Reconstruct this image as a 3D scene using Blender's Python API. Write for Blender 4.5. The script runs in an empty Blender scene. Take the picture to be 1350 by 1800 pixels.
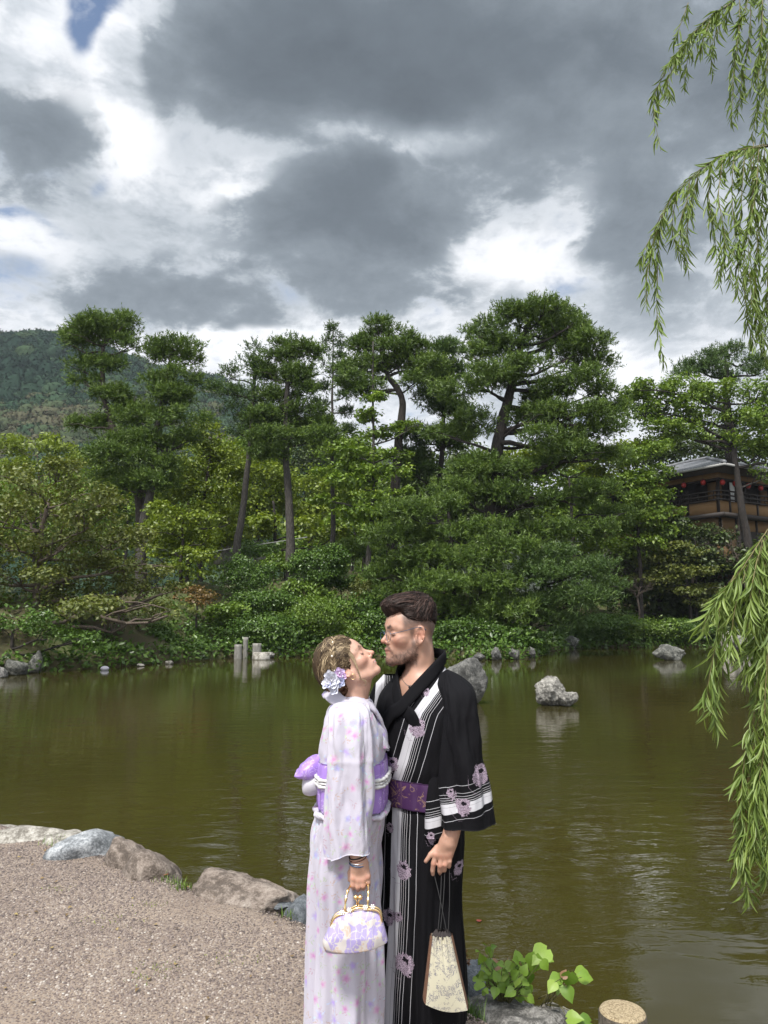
import bpy, math, random
import numpy as np
from mathutils import Vector, Matrix
rng = np.random.default_rng(7)
random.seed(7)
scene = bpy.context.scene
COL = scene.collection
rad = math.radians

# ---------------------------------------------------------------- camera
CAM_Z, PITCH, FPX = 2.0, rad(7.88), 1300.0      # water level is z = 0, the near bank z = 0.40
cam_d = bpy.data.cameras.new('camera')
cam_d.sensor_fit = 'VERTICAL'; cam_d.sensor_height = 36.0
cam_d.lens = FPX / 1800.0 * 36.0
cam_d.clip_start = 0.05; cam_d.clip_end = 6000
cam = bpy.data.objects.new('camera', cam_d); COL.objects.link(cam)
cam.location = (0, 0, CAM_Z); cam.rotation_euler = (math.pi / 2 + PITCH, 0, 0)
scene.camera = cam
CT, ST = math.cos(PITCH), math.sin(PITCH)

def ray(px, py):
    """direction of a photograph pixel, scaled to unit depth along +Y"""
    u, v = (px - 675.0) / FPX, (900.0 - py) / FPX
    y, z = CT - ST * v, ST + CT * v
    return u / y, z / y

def P(px, py, Y):
    a, b = ray(px, py)
    return np.array([a * Y, Y, CAM_Z + b * Y])

def mpp(Y, py=1100):
    """metres per photograph pixel at distance Y"""
    return Y / FPX / (CT - ST * (900.0 - py) / FPX)

# ---------------------------------------------------------------- node helper
class NT:
    def __init__(s, tree): s.t = tree; s.n = tree.nodes; s.l = tree.links
    def node(s, typ, ins=(), **kw):
        n = s.n.new(typ)
        for k, v in kw.items(): setattr(n, k, v)
        items = ins.items() if isinstance(ins, dict) else enumerate(ins)
        for k, v in items:
            if v is None: continue
            if isinstance(v, bpy.types.NodeSocket): s.l.new(v, n.inputs[k])
            else: n.inputs[k].default_value = v
        return n
    def m(s, op, *a, clamp=False):
        n = s.node('ShaderNodeMath', a, operation=op); n.use_clamp = clamp
        return n.outputs[0]
    def vm(s, op, *a):
        n = s.node('ShaderNodeVectorMath', a, operation=op)
        return n.outputs['Value'] if op in ('LENGTH', 'DOT_PRODUCT', 'DISTANCE') else n.outputs[0]
    def noise(s, vec, scale, detail=4, rough=.55, dist=0, out=0):
        return s.node('ShaderNodeTexNoise', {'Vector': vec, 'Scale': scale, 'Detail': detail, 'Roughness': rough, 'Distortion': dist}).outputs[out]
    def ramp(s, fac, stops, interp='LINEAR'):
        n = s.node('ShaderNodeValToRGB', {0: fac}); r = n.color_ramp; r.interpolation = interp
        while len(r.elements) < len(stops): r.elements.new(.5)
        for e, (p, c) in zip(r.elements, stops):
            e.position = p; e.color = (*c, 1) if len(c) == 3 else c
        return n.outputs[0]
    def mix(s, f, a, b, blend='MIX'):
        n = s.n.new('ShaderNodeMix'); n.data_type = 'RGBA'; n.blend_type = blend
        for i, v in ((0, f), (6, a), (7, b)):
            if isinstance(v, bpy.types.NodeSocket): s.l.new(v, n.inputs[i])
            else: n.inputs[i].default_value = (*v, 1) if isinstance(v, tuple) and len(v) == 3 else v
        return n.outputs[2]
    def comb(s, x, y, z):
        return s.node('ShaderNodeCombineXYZ', (x, y, z)).outputs[0]
    def sep(s, v):
        return s.node('ShaderNodeSeparateXYZ', (v,)).outputs

# ---------------------------------------------------------------- sky: bright haze, high sun behind broken cloud
SUN_EL, SUN_AZ = rad(58), rad(205)               # azimuth clockwise from +Y: behind the camera, slightly to the left
world = bpy.data.worlds.new('World'); scene.world = world; world.use_nodes = True
w = NT(world.node_tree); w.n.clear()
tc = w.node('ShaderNodeTexCoord').outputs['Generated']
sky = w.node('ShaderNodeTexSky', sky_type='NISHITA')
sky.sun_disc = False; sky.sun_elevation = SUN_EL; sky.sun_rotation = SUN_AZ
sky.air_density = 1.0; sky.dust_density = 1.2; sky.ozone_density = 1.5
dx, dy, dz = w.sep(tc)
az = w.m('ARCTAN2', dx, dy); el = w.m('ARCSINE', dz)
zz = w.m('ADD', w.m('MAXIMUM', dz, 0.0), 0.34)
q = w.comb(w.m('DIVIDE', dx, zz), w.m('DIVIDE', dy, zz), w.m('MULTIPLY', dz, .8))
warp = w.vm('SUBTRACT', w.noise(q, 2.6, 4, .6, out=1), (.5, .5, .5))
ae = w.vm('ADD', w.comb(az, el, 0.0), w.vm('MULTIPLY', warp, (.16, .13, 0)))
def blob(px, py, rx, ry, amp, rot=0):
    """one cloud mass, given where it stands in the sky (azimuth, elevation) and its angular radii"""
    a, b = ray(px, py); A = math.atan(a); E = math.atan2(b, math.hypot(1, a))
    n = w.node('ShaderNodeMapping', {'Vector': ae, 'Location': (A, E, 0), 'Rotation': (0, 0, rad(rot)),
                                     'Scale': (rx / 1300, ry / 1300, 1)}, vector_type='TEXTURE')
    g = w.node('ShaderNodeTexGradient', (n.outputs[0],), gradient_type='SPHERICAL').outputs[1]
    n2 = w.node('ShaderNodeMapRange', {'Value': g, 'To Max': amp}, interpolation_type='SMOOTHSTEP')
    return n2.outputs[0]
def field(rows, base):
    f = base
    for r_ in rows: f = w.m('ADD', f, blob(*r_))
    return f
n_big = w.m('SUBTRACT', w.noise(q, 1.7, 6, .55, .3), .5); n_mid = w.m('SUBTRACT', w.noise(q, 5.2, 8, .60, .35), .5); n_fine = w.m('SUBTRACT', w.noise(q, 15.0, 6, .62, .2), .5)
puff = w.m('SUBTRACT', .16, w.m('ADD', w.m('ABSOLUTE', w.m('MULTIPLY', n_mid, 1.3)), w.m('ABSOLUTE', w.m('MULTIPLY', n_fine, .55))))      # billowed tops
# far layer: bright cumulus with a few openings to the blue
bright = field([(155, 8, 62, 80, -.95, 0), (25, 505, 110, 60, -.52, 0), (45, 378, 100, 30, -.50, 10), (186, 335, 44, 44, -.42, 0), (1010, 520, 130, 44, -.35, 0), (40, 565, 100, 30, -.3, 0)],
               w.m('ADD', .62, w.m('ADD', w.m('MULTIPLY', n_big, .7), w.m('ADD', w.m('MULTIPLY', n_mid, 1.0), w.m('ADD', w.m('MULTIPLY', n_fine, .6), w.m('MULTIPLY', puff, .5))))))
shade1 = field([(240, 400, 260, 110, .35, 0), (760, 250, 260, 90, .22, 0), (520, 290, 180, 70, .18, 0), (1120, 540, 260, 80, .25, 0), (60, 480, 160, 80, .1, 0), (420, 605, 420, 60, -.34, 0), (215, 210, 90, 230, -.42, 22), (90, 100, 140, 120, -.40, 0), (690, 275, 90, 70, -.30, -30), (430, 335, 150, 60, -.30, 20), (900, 465, 190, 60, -.36, -6), (1110, 645, 180, 70, -.36, 0), (60, 440, 150, 70, -.34, 0)],
               w.m('ADD', .50, w.m('ADD', w.m('MULTIPLY', n_big, .5), w.m('SUBTRACT', w.m('ADD', w.m('MULTIPLY', n_mid, .85), w.m('MULTIPLY', n_fine, .55)), w.m('MULTIPLY', puff, 1.6)))))
col1 = w.ramp(shade1, [(.0, (1.16, 1.18, 1.21)), (.24, (1.0, 1.02, 1.06)), (.46, (.72, .765, .82)), (.8, (.46, .51, .56))])
cover = w.node('ShaderNodeMapRange', {'Value': bright, 'From Min': -.05, 'From Max': .50}, interpolation_type='SMOOTHSTEP').outputs[0]
# near layer: heavy grey masses, pale along their edges
dark = field([(560, 50, 450, 230, 1.0, -3), (420, 110, 270, 180, .5, 0), (880, 40, 440, 250, .85, 0), (740, 150, 330, 110, .35, 0),
              (600, 395, 310, 150, .85, 4), (625, 310, 140, 120, .60, 20), (740, 440, 200, 70, .5, -10), (300, 535, 330, 95, .62, 0), (640, 525, 430, 80, .60, -3),
              (40, 240, 180, 125, .9, 8), (1190, 300, 320, 360, .40, 0), (1250, 80, 300, 260, .5, 0), (1120, 440, 180, 110, .36, 0), (1000, 270, 170, 140, .28, 0),
              (235, 170, 60, 200, -.5, 22), (850, 462, 120, 50, -.45, 0), (690, 232, 300, 55, -.60, -6), (420, 285, 170, 70, -.45, 10), (1010, 330, 130, 110, -.22, 0), (1060, 500, 200, 60, -.25, 0), (870, 350, 190, 120, .42, 0), (1060, 180, 170, 80, -.25, -20), (420, 620, 500, 46, -.7, 0), (1110, 645, 180, 60, -.5, 0)],
             w.m('ADD', .06, w.m('ADD', w.m('MULTIPLY', n_big, .75), w.m('ADD', w.m('MULTIPLY', n_mid, 1.05), w.m('ADD', w.m('MULTIPLY', n_fine, .50), w.m('MULTIPLY', puff, 1.2))))))
alpha = w.node('ShaderNodeMapRange', {'Value': dark, 'From Min': .08, 'From Max': .58}, interpolation_type='SMOOTHSTEP').outputs[0]
dpos = w.m('MAXIMUM', dark, 0.0)
depth_ = w.m('DIVIDE', dpos, w.m('ADD', 1.0, w.m('MULTIPLY', dpos, .62)))                   # thick cloud darkens ever more slowly
depth_ = w.m('ADD', depth_, w.m('ADD', w.m('MULTIPLY', n_mid, .34), w.m('SUBTRACT', w.m('MULTIPLY', n_fine, .20), w.m('MULTIPLY', puff, .42))))
col2 = w.ramp(depth_, [(.08, (.64, .70, .75)), (.24, (.43, .485, .54)), (.42, (.265, .31, .352)), (.68, (.150, .182, .214)), (.95, (.100, .122, .146))])
cloud = w.mix(alpha, col1, col2)
SKY_STR = 0.1
near_sun = w.vm('DOT_PRODUCT', tc, tuple((math.sin(SUN_AZ) * math.cos(SUN_EL), math.cos(SUN_AZ) * math.cos(SUN_EL), math.sin(SUN_EL))))
glare = w.node('ShaderNodeMapRange', {'Value': near_sun, 'From Min': .15, 'From Max': 1.0, 'To Min': .62, 'To Max': 1.35}, interpolation_type='SMOOTHSTEP').outputs[0]   # cloud near the sun is brighter
cl10 = w.node('ShaderNodeVectorMath', {0: cloud, 'Scale': w.m('MULTIPLY', glare, 1.0 / SKY_STR)}, operation='SCALE').outputs[0]
skc = w.mix(w.m('MAXIMUM', cover, alpha), sky.outputs[0], cl10)
bg = w.node('ShaderNodeBackground', {'Color': skc, 'Strength': SKY_STR})
w.l.new(bg.outputs[0], w.node('ShaderNodeOutputWorld').inputs[0])
world.cycles.sampling_method = 'MANUAL'; world.cycles.sample_map_resolution = 512

sun_d = bpy.data.lights.new('sun', 'SUN'); sun_d.energy = 3.7; sun_d.angle = rad(10); sun_d.color = (1.0, .955, .89)
sun = bpy.data.objects.new('sun', sun_d); COL.objects.link(sun)
sdir = Vector((math.sin(SUN_AZ) * math.cos(SUN_EL), math.cos(SUN_AZ) * math.cos(SUN_EL), math.sin(SUN_EL)))
sun.rotation_euler = sdir.to_track_quat('Z', 'Y').to_euler(); sun.location = sdir * 50

vs = scene.view_settings
vs.view_transform = 'Standard'; vs.look = 'None'; vs.gamma = 1.0; vs.use_curve_mapping = False; vs.exposure = 0.62
scene.cycles.max_bounces = 6; scene.cycles.diffuse_bounces = 3; scene.cycles.glossy_bounces = 3
scene.cycles.transmission_bounces = 4; scene.cycles.transparent_max_bounces = 6
scene.cycles.use_denoising = True
# ---------------------------------------------------------------- mesh helpers
def tag(o, label=None, cat=None, group=None, kind=None):
    for k, v in (('label', label), ('category', cat), ('group', group), ('kind', kind)):
        if v: o[k] = v
    return o

def mesh_data(name, V, F, mat=None, smooth=True, attrs=None):
    """V (n,3); F an int array (m,3)/(m,4) or a list of such arrays"""
    V = np.ascontiguousarray(V, dtype=np.float32)
    Fs = [np.asarray(f, dtype=np.int32) for f in (F if isinstance(F, (list, tuple)) else [F]) if len(f)]
    me = bpy.data.meshes.new(name)
    me.vertices.add(len(V)); me.vertices.foreach_set('co', V.ravel())
    loops = np.concatenate([f.ravel() for f in Fs]) if Fs else np.zeros(0, np.int32)
    sizes = np.concatenate([np.full(len(f), f.shape[1], np.int32) for f in Fs]) if Fs else np.zeros(0, np.int32)
    me.loops.add(len(loops)); me.loops.foreach_set('vertex_index', loops)
    me.polygons.add(len(sizes))
    me.polygons.foreach_set('loop_start', np.concatenate([[0], np.cumsum(sizes)[:-1]]).astype(np.int32) if len(sizes) else sizes)
    if smooth: me.polygons.foreach_set('use_smooth', np.ones(len(sizes), bool))
    for k, a in (attrs or {}).items():
        a = np.asarray(a, dtype=np.float32)
        if a.ndim == 1:
            at = me.attributes.new(k, 'FLOAT', 'POINT'); at.data.foreach_set('value', a)
        elif a.shape[1] == 3:
            at = me.attributes.new(k, 'FLOAT_VECTOR', 'POINT'); at.data.foreach_set('vector', np.ascontiguousarray(a).ravel())
    me.update(calc_edges=True); me.validate()
    if mat: me.materials.append(mat)
    return me

def obj(name, me, parent=None, loc=None):
    o = bpy.data.objects.new(name, me); COL.objects.link(o)
    if parent: o.parent = parent
    if loc is not None: o.location = loc
    return o

def build(name, V, F, mat=None, parent=None, smooth=True, attrs=None, origin=None):
    V = np.asarray(V, dtype=float)
    if origin is None and parent is None and len(V):
        origin = np.array([V[:, 0].mean(), V[:, 1].mean(), V[:, 2].min()])
    if parent is not None and origin is None: origin = np.zeros(3)
    o = obj(name, mesh_data(name, V - np.asarray(origin), F, mat, smooth, attrs), parent)
    o.location = origin
    return o

def empty(name, loc=(0, 0, 0), rz=0):
    o = bpy.data.objects.new(name, None); COL.objects.link(o)
    o.location = loc; o.rotation_euler = (0, 0, rz); o.empty_display_size = .1
    return o

class MB:
    """collects pieces into one mesh"""
    def __init__(s): s.V = []; s.T = []; s.Q = []; s.n = 0; s.A = {}
    def add(s, V, F, **attrs):
        V = np.asarray(V, float)
        for f in (F if isinstance(F, (list, tuple)) and len(F) and isinstance(F[0], np.ndarray) else [np.asarray(F)]):
            if len(f): (s.T if f.shape[1] == 3 else s.Q).append(f + s.n)
        s.V.append(V); s.n += len(V)
        for k, a in attrs.items():
            s.A.setdefault(k, []).append(np.broadcast_to(np.asarray(a, float), (len(V),) if np.ndim(a) < 2 else (len(V), 3)))
        return s
    def out(s):
        F = ([np.concatenate(s.T)] if s.T else []) + ([np.concatenate(s.Q)] if s.Q else [])
        return np.concatenate(s.V), F, {k: np.concatenate(a) for k, a in s.A.items()}
    def build(s, name, mat, parent=None, smooth=True, origin=None):
        V, F, A = s.out(); return build(name, V, F, mat, parent, smooth, A, origin)

def grid_faces(nu, nv, wrap=False):
    """faces of a (nu rows, nv columns) vertex grid; wrap closes the columns"""
    c = nv if wrap else nv - 1
    i = np.arange(nu - 1)[:, None] * nv; j = np.arange(c)[None]
    j2 = (j + 1) % nv
    return np.stack([i + j, i + j2, i + nv + j2, i + nv + j], -1).reshape(-1, 4)

def frames(pts):
    pts = np.asarray(pts, float); t = np.gradient(pts, axis=0)
    t /= np.linalg.norm(t, axis=1, keepdims=True) + 1e-12
    up = np.array([0, 0, 1.]) if abs(t[0, 2]) < .9 else np.array([1., 0, 0])
    n = np.cross(up, t[0]); n /= np.linalg.norm(n); N = [n]
    for k in range(1, len(pts)):
        n = N[-1] - t[k] * np.dot(N[-1], t[k]); n /= np.linalg.norm(n) + 1e-12; N.append(n)
    N = np.array(N); return t, N, np.cross(t, N)

def tube(pts, r, segs=8, cap=True, flat=None):
    """round (or flattened: flat = ratio of second axis) tube along pts"""
    pts = np.asarray(pts, float); n = len(pts); r = np.broadcast_to(np.asarray(r, float), (n,))
    t, N, B = frames(pts); a = np.linspace(0, 2 * np.pi, segs, endpoint=False)
    f = 1.0 if flat is None else flat
    V = pts[:, None] + (np.cos(a)[None, :, None] * N[:, None] + f * np.sin(a)[None, :, None] * B[:, None]) * r[:, None, None]
    V = V.reshape(-1, 3); F = [grid_faces(n, segs, True)]
    if cap:
        V = np.concatenate([V, pts[:1], pts[-1:]]); j = np.arange(segs); j2 = (j + 1) % segs; c = n * segs
        F.append(np.stack([np.full(segs, c), j2, j], 1)); F.append(np.stack([np.full(segs, c + 1), (n - 1) * segs + j, (n - 1) * segs + j2], 1))
    return V, F

def spline(pts, n):
    """Catmull-Rom through pts (any dimension), n samples, even in parameter"""
    p = np.asarray(pts, float); k = len(p)
    if k == 2: return p[0] + (p[1] - p[0]) * np.linspace(0, 1, n)[:, None]
    e = np.concatenate([[2 * p[0] - p[1]], p, [2 * p[-1] - p[-2]]])
    s = np.linspace(0, k - 1, n); i = np.minimum(s.astype(int), k - 2); f = (s - i)[:, None]
    a, b, c, d = e[i], e[i + 1], e[i + 2], e[i + 3]
    return .5 * (2 * b + (c - a) * f + (2 * a - 5 * b + 4 * c - d) * f ** 2 + (3 * b - a - 3 * c + d) * f ** 3)

def box(x0, x1, y0, y1, z0, z1):
    V = np.array([[x, y, z] for z in (z0, z1) for x, y in ((x0, y0), (x1, y0), (x1, y1), (x0, y1))])
    F = np.array([[0, 3, 2, 1], [4, 5, 6, 7], [0, 1, 5, 4], [1, 2, 6, 5], [2, 3, 7, 6], [3, 0, 4, 7]])
    return V, F

_ico = {}
def ico(sub):
    if sub not in _ico:
        import bmesh
        bm = bmesh.new(); bmesh.ops.create_icosphere(bm, subdivisions=sub, radius=1)
        bm.verts.ensure_lookup_table()
        _ico[sub] = (np.array([v.co[:] for v in bm.verts]), np.array([[v.index for v in f.verts] for f in bm.faces])); bm.free()
    return _ico[sub]

# ---------------------------------------------------------------- numpy noise
_perm = np.random.default_rng(3).random(65536).astype(np.float32)
def _h(i, j, k): return _perm[((i * 73856093) ^ (j * 19349663) ^ (k * 83492791)) & 65535]
def vnoise(p):
    p = np.asarray(p, float); i = np.floor(p).astype(np.int64); f = p - i; f = f * f * f * (f * (f * 6 - 15) + 10)
    x, y, z = i[..., 0], i[..., 1], i[..., 2]; u, v, w_ = f[..., 0], f[..., 1], f[..., 2]
    r = 0
    for a in (0, 1):
        for b in (0, 1):
            for c in (0, 1):
                r = r + _h(x + a, y + b, z + c) * (u if a else 1 - u) * (v if b else 1 - v) * (w_ if c else 1 - w_)
    return r * 2 - 1
def fbm(p, oct=4, gain=.5):
    r = 0; a = 1.0; p = np.asarray(p, float)
    for o in range(oct): r = r + a * vnoise(p * 2 ** o + 17.3 * o); a *= gain
    return r
def smooth01(x, a, b):
    t = np.clip((x - a) / (b - a), 0, 1); return t * t * (3 - 2 * t)

def rock_mesh(seed, size, sub=4, facets=14, rough=.05, squash=1.0, sharp=14.0):
    """a faceted, weathered stone of half-sizes `size`"""
    r = np.random.default_rng(seed); d, F = ico(sub)
    n = r.normal(size=(facets, 3)); n /= np.linalg.norm(n, axis=1, keepdims=True)
    h = r.uniform(.72, 1.0, facets)
    q_ = np.maximum(d @ n.T, 1e-3) / h
    R = 1.0 / (np.sum(q_ ** sharp, axis=1) ** (1 / sharp))
    V = d * np.minimum(R, 1.25)[:, None]
    V *= (1 + rough * fbm(d * 2.2 + seed, 5, .55) + .55 * rough * fbm(d * 8 + seed, 4, .6) - .5 * rough * np.abs(vnoise(d * 4.5 + seed * 2)))[:, None]
    return V * np.asarray(size), F

# ---------------------------------------------------------------- signed distance modelling (bodies, heads, hands)
def smin(a, b, k): h = np.clip(.5 + .5 * (b - a) / k, 0, 1); return b + (a - b) * h - k * h * (1 - h)
def smax(a, b, k): return -smin(-a, -b, k)
def sd_sphere(p, c, r): return np.linalg.norm(p - np.asarray(c), axis=-1) - r
def sd_ell(p, c, r, R=None):
    q_ = p - np.asarray(c)
    if R is not None: q_ = q_ @ np.asarray(R)
    r = np.asarray(r); k0 = np.linalg.norm(q_ / r, axis=-1); k1 = np.linalg.norm(q_ / (r * r), axis=-1)
    return k0 * (k0 - 1) / np.maximum(k1, 1e-9)
def sd_cone(p, a, b, ra, rb):
    a = np.asarray(a, float); b = np.asarray(b, float); ba = b - a; pa = p - a
    h = np.clip(pa @ ba / (ba @ ba), 0, 1); return np.linalg.norm(pa - h[..., None] * ba, axis=-1) - (ra + (rb - ra) * h)
def sd_chain(p, pts, rs, k=.004):
    d = None
    for i in range(len(pts) - 1):
        e = sd_cone(p, pts[i], pts[i + 1], rs[i], rs[i + 1]); d = e if d is None else smin(d, e, k)
    return d

def surface(sdf, lo, hi, h, bs=8):
    """surface nets over sparse blocks, then pulled onto the zero level"""
    lo = np.asarray(lo, float); n = (np.ceil((np.asarray(hi) - lo) / h / bs)).astype(int)
    D = np.full(n * bs + 1, 1e3, np.float32)
    ci = np.stack(np.meshgrid(*[np.arange(k) for k in n], indexing='ij'), -1).reshape(-1, 3)
    dc = sdf(lo + (ci + .5) * bs * h)
    ci = ci[np.abs(dc) < bs * h * 1.35]
    g = np.stack(np.meshgrid(*[np.arange(bs + 1)] * 3, indexing='ij'), -1).reshape(-1, 3)
    for s in range(0, len(ci), 400):
        idx = ci[s:s + 400, None] * bs + g[None]
        D[idx[..., 0], idx[..., 1], idx[..., 2]] = sdf(lo + idx.reshape(-1, 3) * h).reshape(idx.shape[:2])
    S = D < 0; valid = D < 900
    corners = [(a, b, c) for a in (0, 1) for b in (0, 1) for c in (0, 1)]
    sh = tuple(k - 1 for k in D.shape)
    sl = lambda A, c: A[c[0]:c[0] + sh[0], c[1]:c[1] + sh[1], c[2]:c[2] + sh[2]]
    cnt = sum(sl(S, c).astype(np.int8) for c in corners); ok = np.logical_and.reduce([sl(valid, c) for c in corners])
    cell = np.argwhere((cnt > 0) & (cnt < 8) & ok)
    acc = np.zeros((len(cell), 3)); num = np.zeros(len(cell))
    val = {c: D[cell[:, 0] + c[0], cell[:, 1] + c[1], cell[:, 2] + c[2]] for c in corners}
    for a in corners:
        for ax in range(3):
            if a[ax]: continue
            b = tuple(1 if k == ax else a[k] for k in range(3)); va, vb = val[a], val[b]; m = (va < 0) != (vb < 0)
            t = va / np.where(m, va - vb, 1); p = np.tile(np.array(a, float), (len(cell), 1)); p[:, ax] += t
            acc[m] += p[m]; num[m] += 1
    V = lo + (cell + acc / num[:, None]) * h
    lut = np.full(sh, -1, np.int64); lut[cell[:, 0], cell[:, 1], cell[:, 2]] = np.arange(len(cell))
    F = []
    for ax in range(3):
        u, v = [(1, 2), (2, 0), (0, 1)][ax]
        a = S; b = np.roll(S, -1, ax)
        e = np.argwhere((a != b)); e = e[(e[:, ax] < D.shape[ax] - 1) & (e[:, u] > 0) & (e[:, v] > 0) & (e[:, u] < sh[u]) & (e[:, v] < sh[v])]
        du = np.zeros(3, int); du[u] = 1; dv = np.zeros(3, int); dv[v] = 1
        q_ = [e - du - dv, e - dv, e, e - du]
        q_ = np.stack([lut[tuple(np.moveaxis(k, 1, 0))] for k in q_], 1)
        flip = ~S[tuple(e.T)]
        q_[flip] = q_[flip][:, ::-1]
        F.append(q_[(q_ >= 0).all(1)])
    F = np.concatenate(F)
    for _ in range(2):
        d = sdf(V); e_ = h * .5
        G = np.stack([sdf(V + np.eye(3)[k] * e_) - d for k in range(3)], 1) / e_
        V = V - np.clip(d, -h, h)[:, None] * G / np.maximum((G * G).sum(1), .2)[:, None]
    return V, F

def rotz(a): c, s = math.cos(a), math.sin(a); return np.array([[c, -s, 0], [s, c, 0], [0, 0, 1.]])
def roty(a): c, s = math.cos(a), math.sin(a); return np.array([[c, 0, s], [0, 1, 0], [-s, 0, c]])
def rotx(a): c, s = math.cos(a), math.sin(a); return np.array([[1, 0, 0], [0, c, -s], [0, s, c]])

# ---------------------------------------------------------------- materials
def material(name):
    m_ = bpy.data.materials.new(name); m_.use_nodes = True; t = NT(m_.node_tree); t.n.clear()
    return m_, t
def finish(t, surf, disp=None):
    o = t.node('ShaderNodeOutputMaterial'); t.l.new(surf, o.inputs[0])
def principled(t, color, rough=.6, bump=None, bump_s=.2, bump_d=.01, **kw):
    ins = {'Base Color': color if isinstance(color, bpy.types.NodeSocket) else (*color, 1), 'Roughness': rough}
    ins.update(kw)
    if bump is not None: ins['Normal'] = t.node('ShaderNodeBump', {'Strength': bump_s, 'Distance': bump_d, 'Height': bump}).outputs[0]
    return t.node('ShaderNodeBsdfPrincipled', ins).outputs[0]
def attr(t, name, out='Fac'): return t.node('ShaderNodeAttribute', attribute_name=name).outputs[out]
def simple(name, color, rough=.6, **kw):
    m_, t = material(name); finish(t, principled(t, color, rough, **kw)); return m_

def leaf_material(name, dark, mid, light, trans=.35, gloss=.45, odd=None):
    """colour varies leaf by leaf (attribute tint) and, a little, over the whole crown"""
    m_, t = material(name)
    pos = t.node('ShaderNodeNewGeometry').outputs['Position']
    big = t.noise(pos, .55, 3, .6)
    f = t.m('ADD', t.m('MULTIPLY', attr(t, 'tint'), .62), t.m('MULTIPLY', big, .38))
    stops = [(.12, dark), (.5, mid), (.86, light)]
    if odd: stops.append((.985, odd))
    c = t.ramp(f, stops)
    d = t.node('ShaderNodeBsdfDiffuse', {'Color': c}).outputs[0]
    tr = t.node('ShaderNodeBsdfTranslucent', {'Color': t.mix(1.0, c, (1.0, 1.0, .45), 'MULTIPLY')}).outputs[0]
    g = t.node('ShaderNodeBsdfGlossy', {'Color': (1, 1, 1, 1), 'Roughness': gloss}).outputs[0]
    fr = .028
    a = t.node('ShaderNodeMixShader', (trans * .72, d, tr)).outputs[0]
    finish(t, t.node('ShaderNodeMixShader', (fr, a, g)).outputs[0]); return m_

def bark_material(name, a, b, scale=1.0, bump_d=.05):
    m_, t = material(name)
    p = t.node('ShaderNodeNewGeometry').outputs['Position']
    v = t.vm('MULTIPLY', p, (9 * scale, 9 * scale, 2.4 * scale))
    n = t.noise(v, 1.0, 5, .65, 1.0)
    vo = t.node('ShaderNodeTexVoronoi', {'Vector': t.vm('ADD', v, t.vm('SCALE', t.noise(v, 1.3, out=1))), 'Scale': 1.0}, feature='DISTANCE_TO_EDGE').outputs[0]
    f = t.m('MULTIPLY', n, t.m('ADD', .45, t.m('MULTIPLY', t.m('MINIMUM', t.m('MULTIPLY', vo, 4.0), 1.0), .6)))
    finish(t, principled(t, t.ramp(f, [(.15, a), (.75, b)]), .9, f, .8, bump_d)); return m_
# ================================================================ SETTING
NEAR_Z = 0.40
SHORE = np.array([[-60, 10], [-30, 10.5], [-20, 15], [-13.2, 23], [-12.2, 26], [-9.5, 30.5], [-7, 35], [-3, 36], [0, 36], [4, 33.6], [6.2, 34], [7.6, 36.5], [9, 41], [11, 44.5], [14, 46], [20, 47], [35, 48.5], [90, 49]], float)
def shore_y(x): return np.interp(x, SHORE[:, 0], SHORE[:, 1])
def land_z(x, y):
    """far bank: a steep muddy edge, a shrub slope, then the garden lawn"""
    x = np.asarray(x, float); y = np.asarray(y, float); d = y - shore_y(x)
    top = np.interp(x, [-40, -16, -8, -5, 3, 8, 14, 40], [1.6, 2.6, 3.9, 4.7, 4.6, 3.4, 3.6, 4.2])
    z = -1.0 + 1.35 * smooth01(d, -.9, .5) + (top - .35) * smooth01(d, .2, 11.5)
    n = fbm(np.stack([x * .35, y * .35, 0 * x], -1), 3)
    return z + .28 * n * smooth01(d, 0, 3) * (1 - .6 * smooth01(d, 14, 30)) + .012 * np.maximum(d - 30, 0)

# near bank edge (land lies on the camera's side)
EDGE = np.array([[-16, 11.5], [-5.2, 7.3], [-3.1, 6.15], [-2.35, 5.75], [-1.55, 5.1], [-.95, 4.6], [-.45, 4.3], [.10, 3.75], [.40, 3.34], [.74, 2.95], [1.7, 2.3], [4.5, 1.0], [9, -2.5], [14, -9]], float)
def edge_dist(x, y):
    """signed distance to the near bank's edge, positive on land"""
    p = np.stack([x, y], -1); best = np.full(x.shape, 1e9); sg = np.ones(x.shape)
    for a, b in zip(EDGE[:-1], EDGE[1:]):
        ba = b - a; t = np.clip(((p - a) @ ba) / (ba @ ba), 0, 1); v = p - a - t[..., None] * ba
        d = np.hypot(v[..., 0], v[..., 1]); s_ = np.sign(ba[1] * (p[..., 0] - a[0]) - ba[0] * (p[..., 1] - a[1]))
        m_ = d < best - 1e-9; best = np.where(m_, d, best); sg = np.where(m_, s_, sg)
    return best * sg
def near_z(x, y):
    d = edge_dist(x, y)
    return -.7 + (NEAR_Z + .7) * smooth01(d, -.35, .12) + .012 * fbm(np.stack([x * 1.3, y * 1.3, 0 * x], -1), 3) * smooth01(d, .1, .4)

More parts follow.
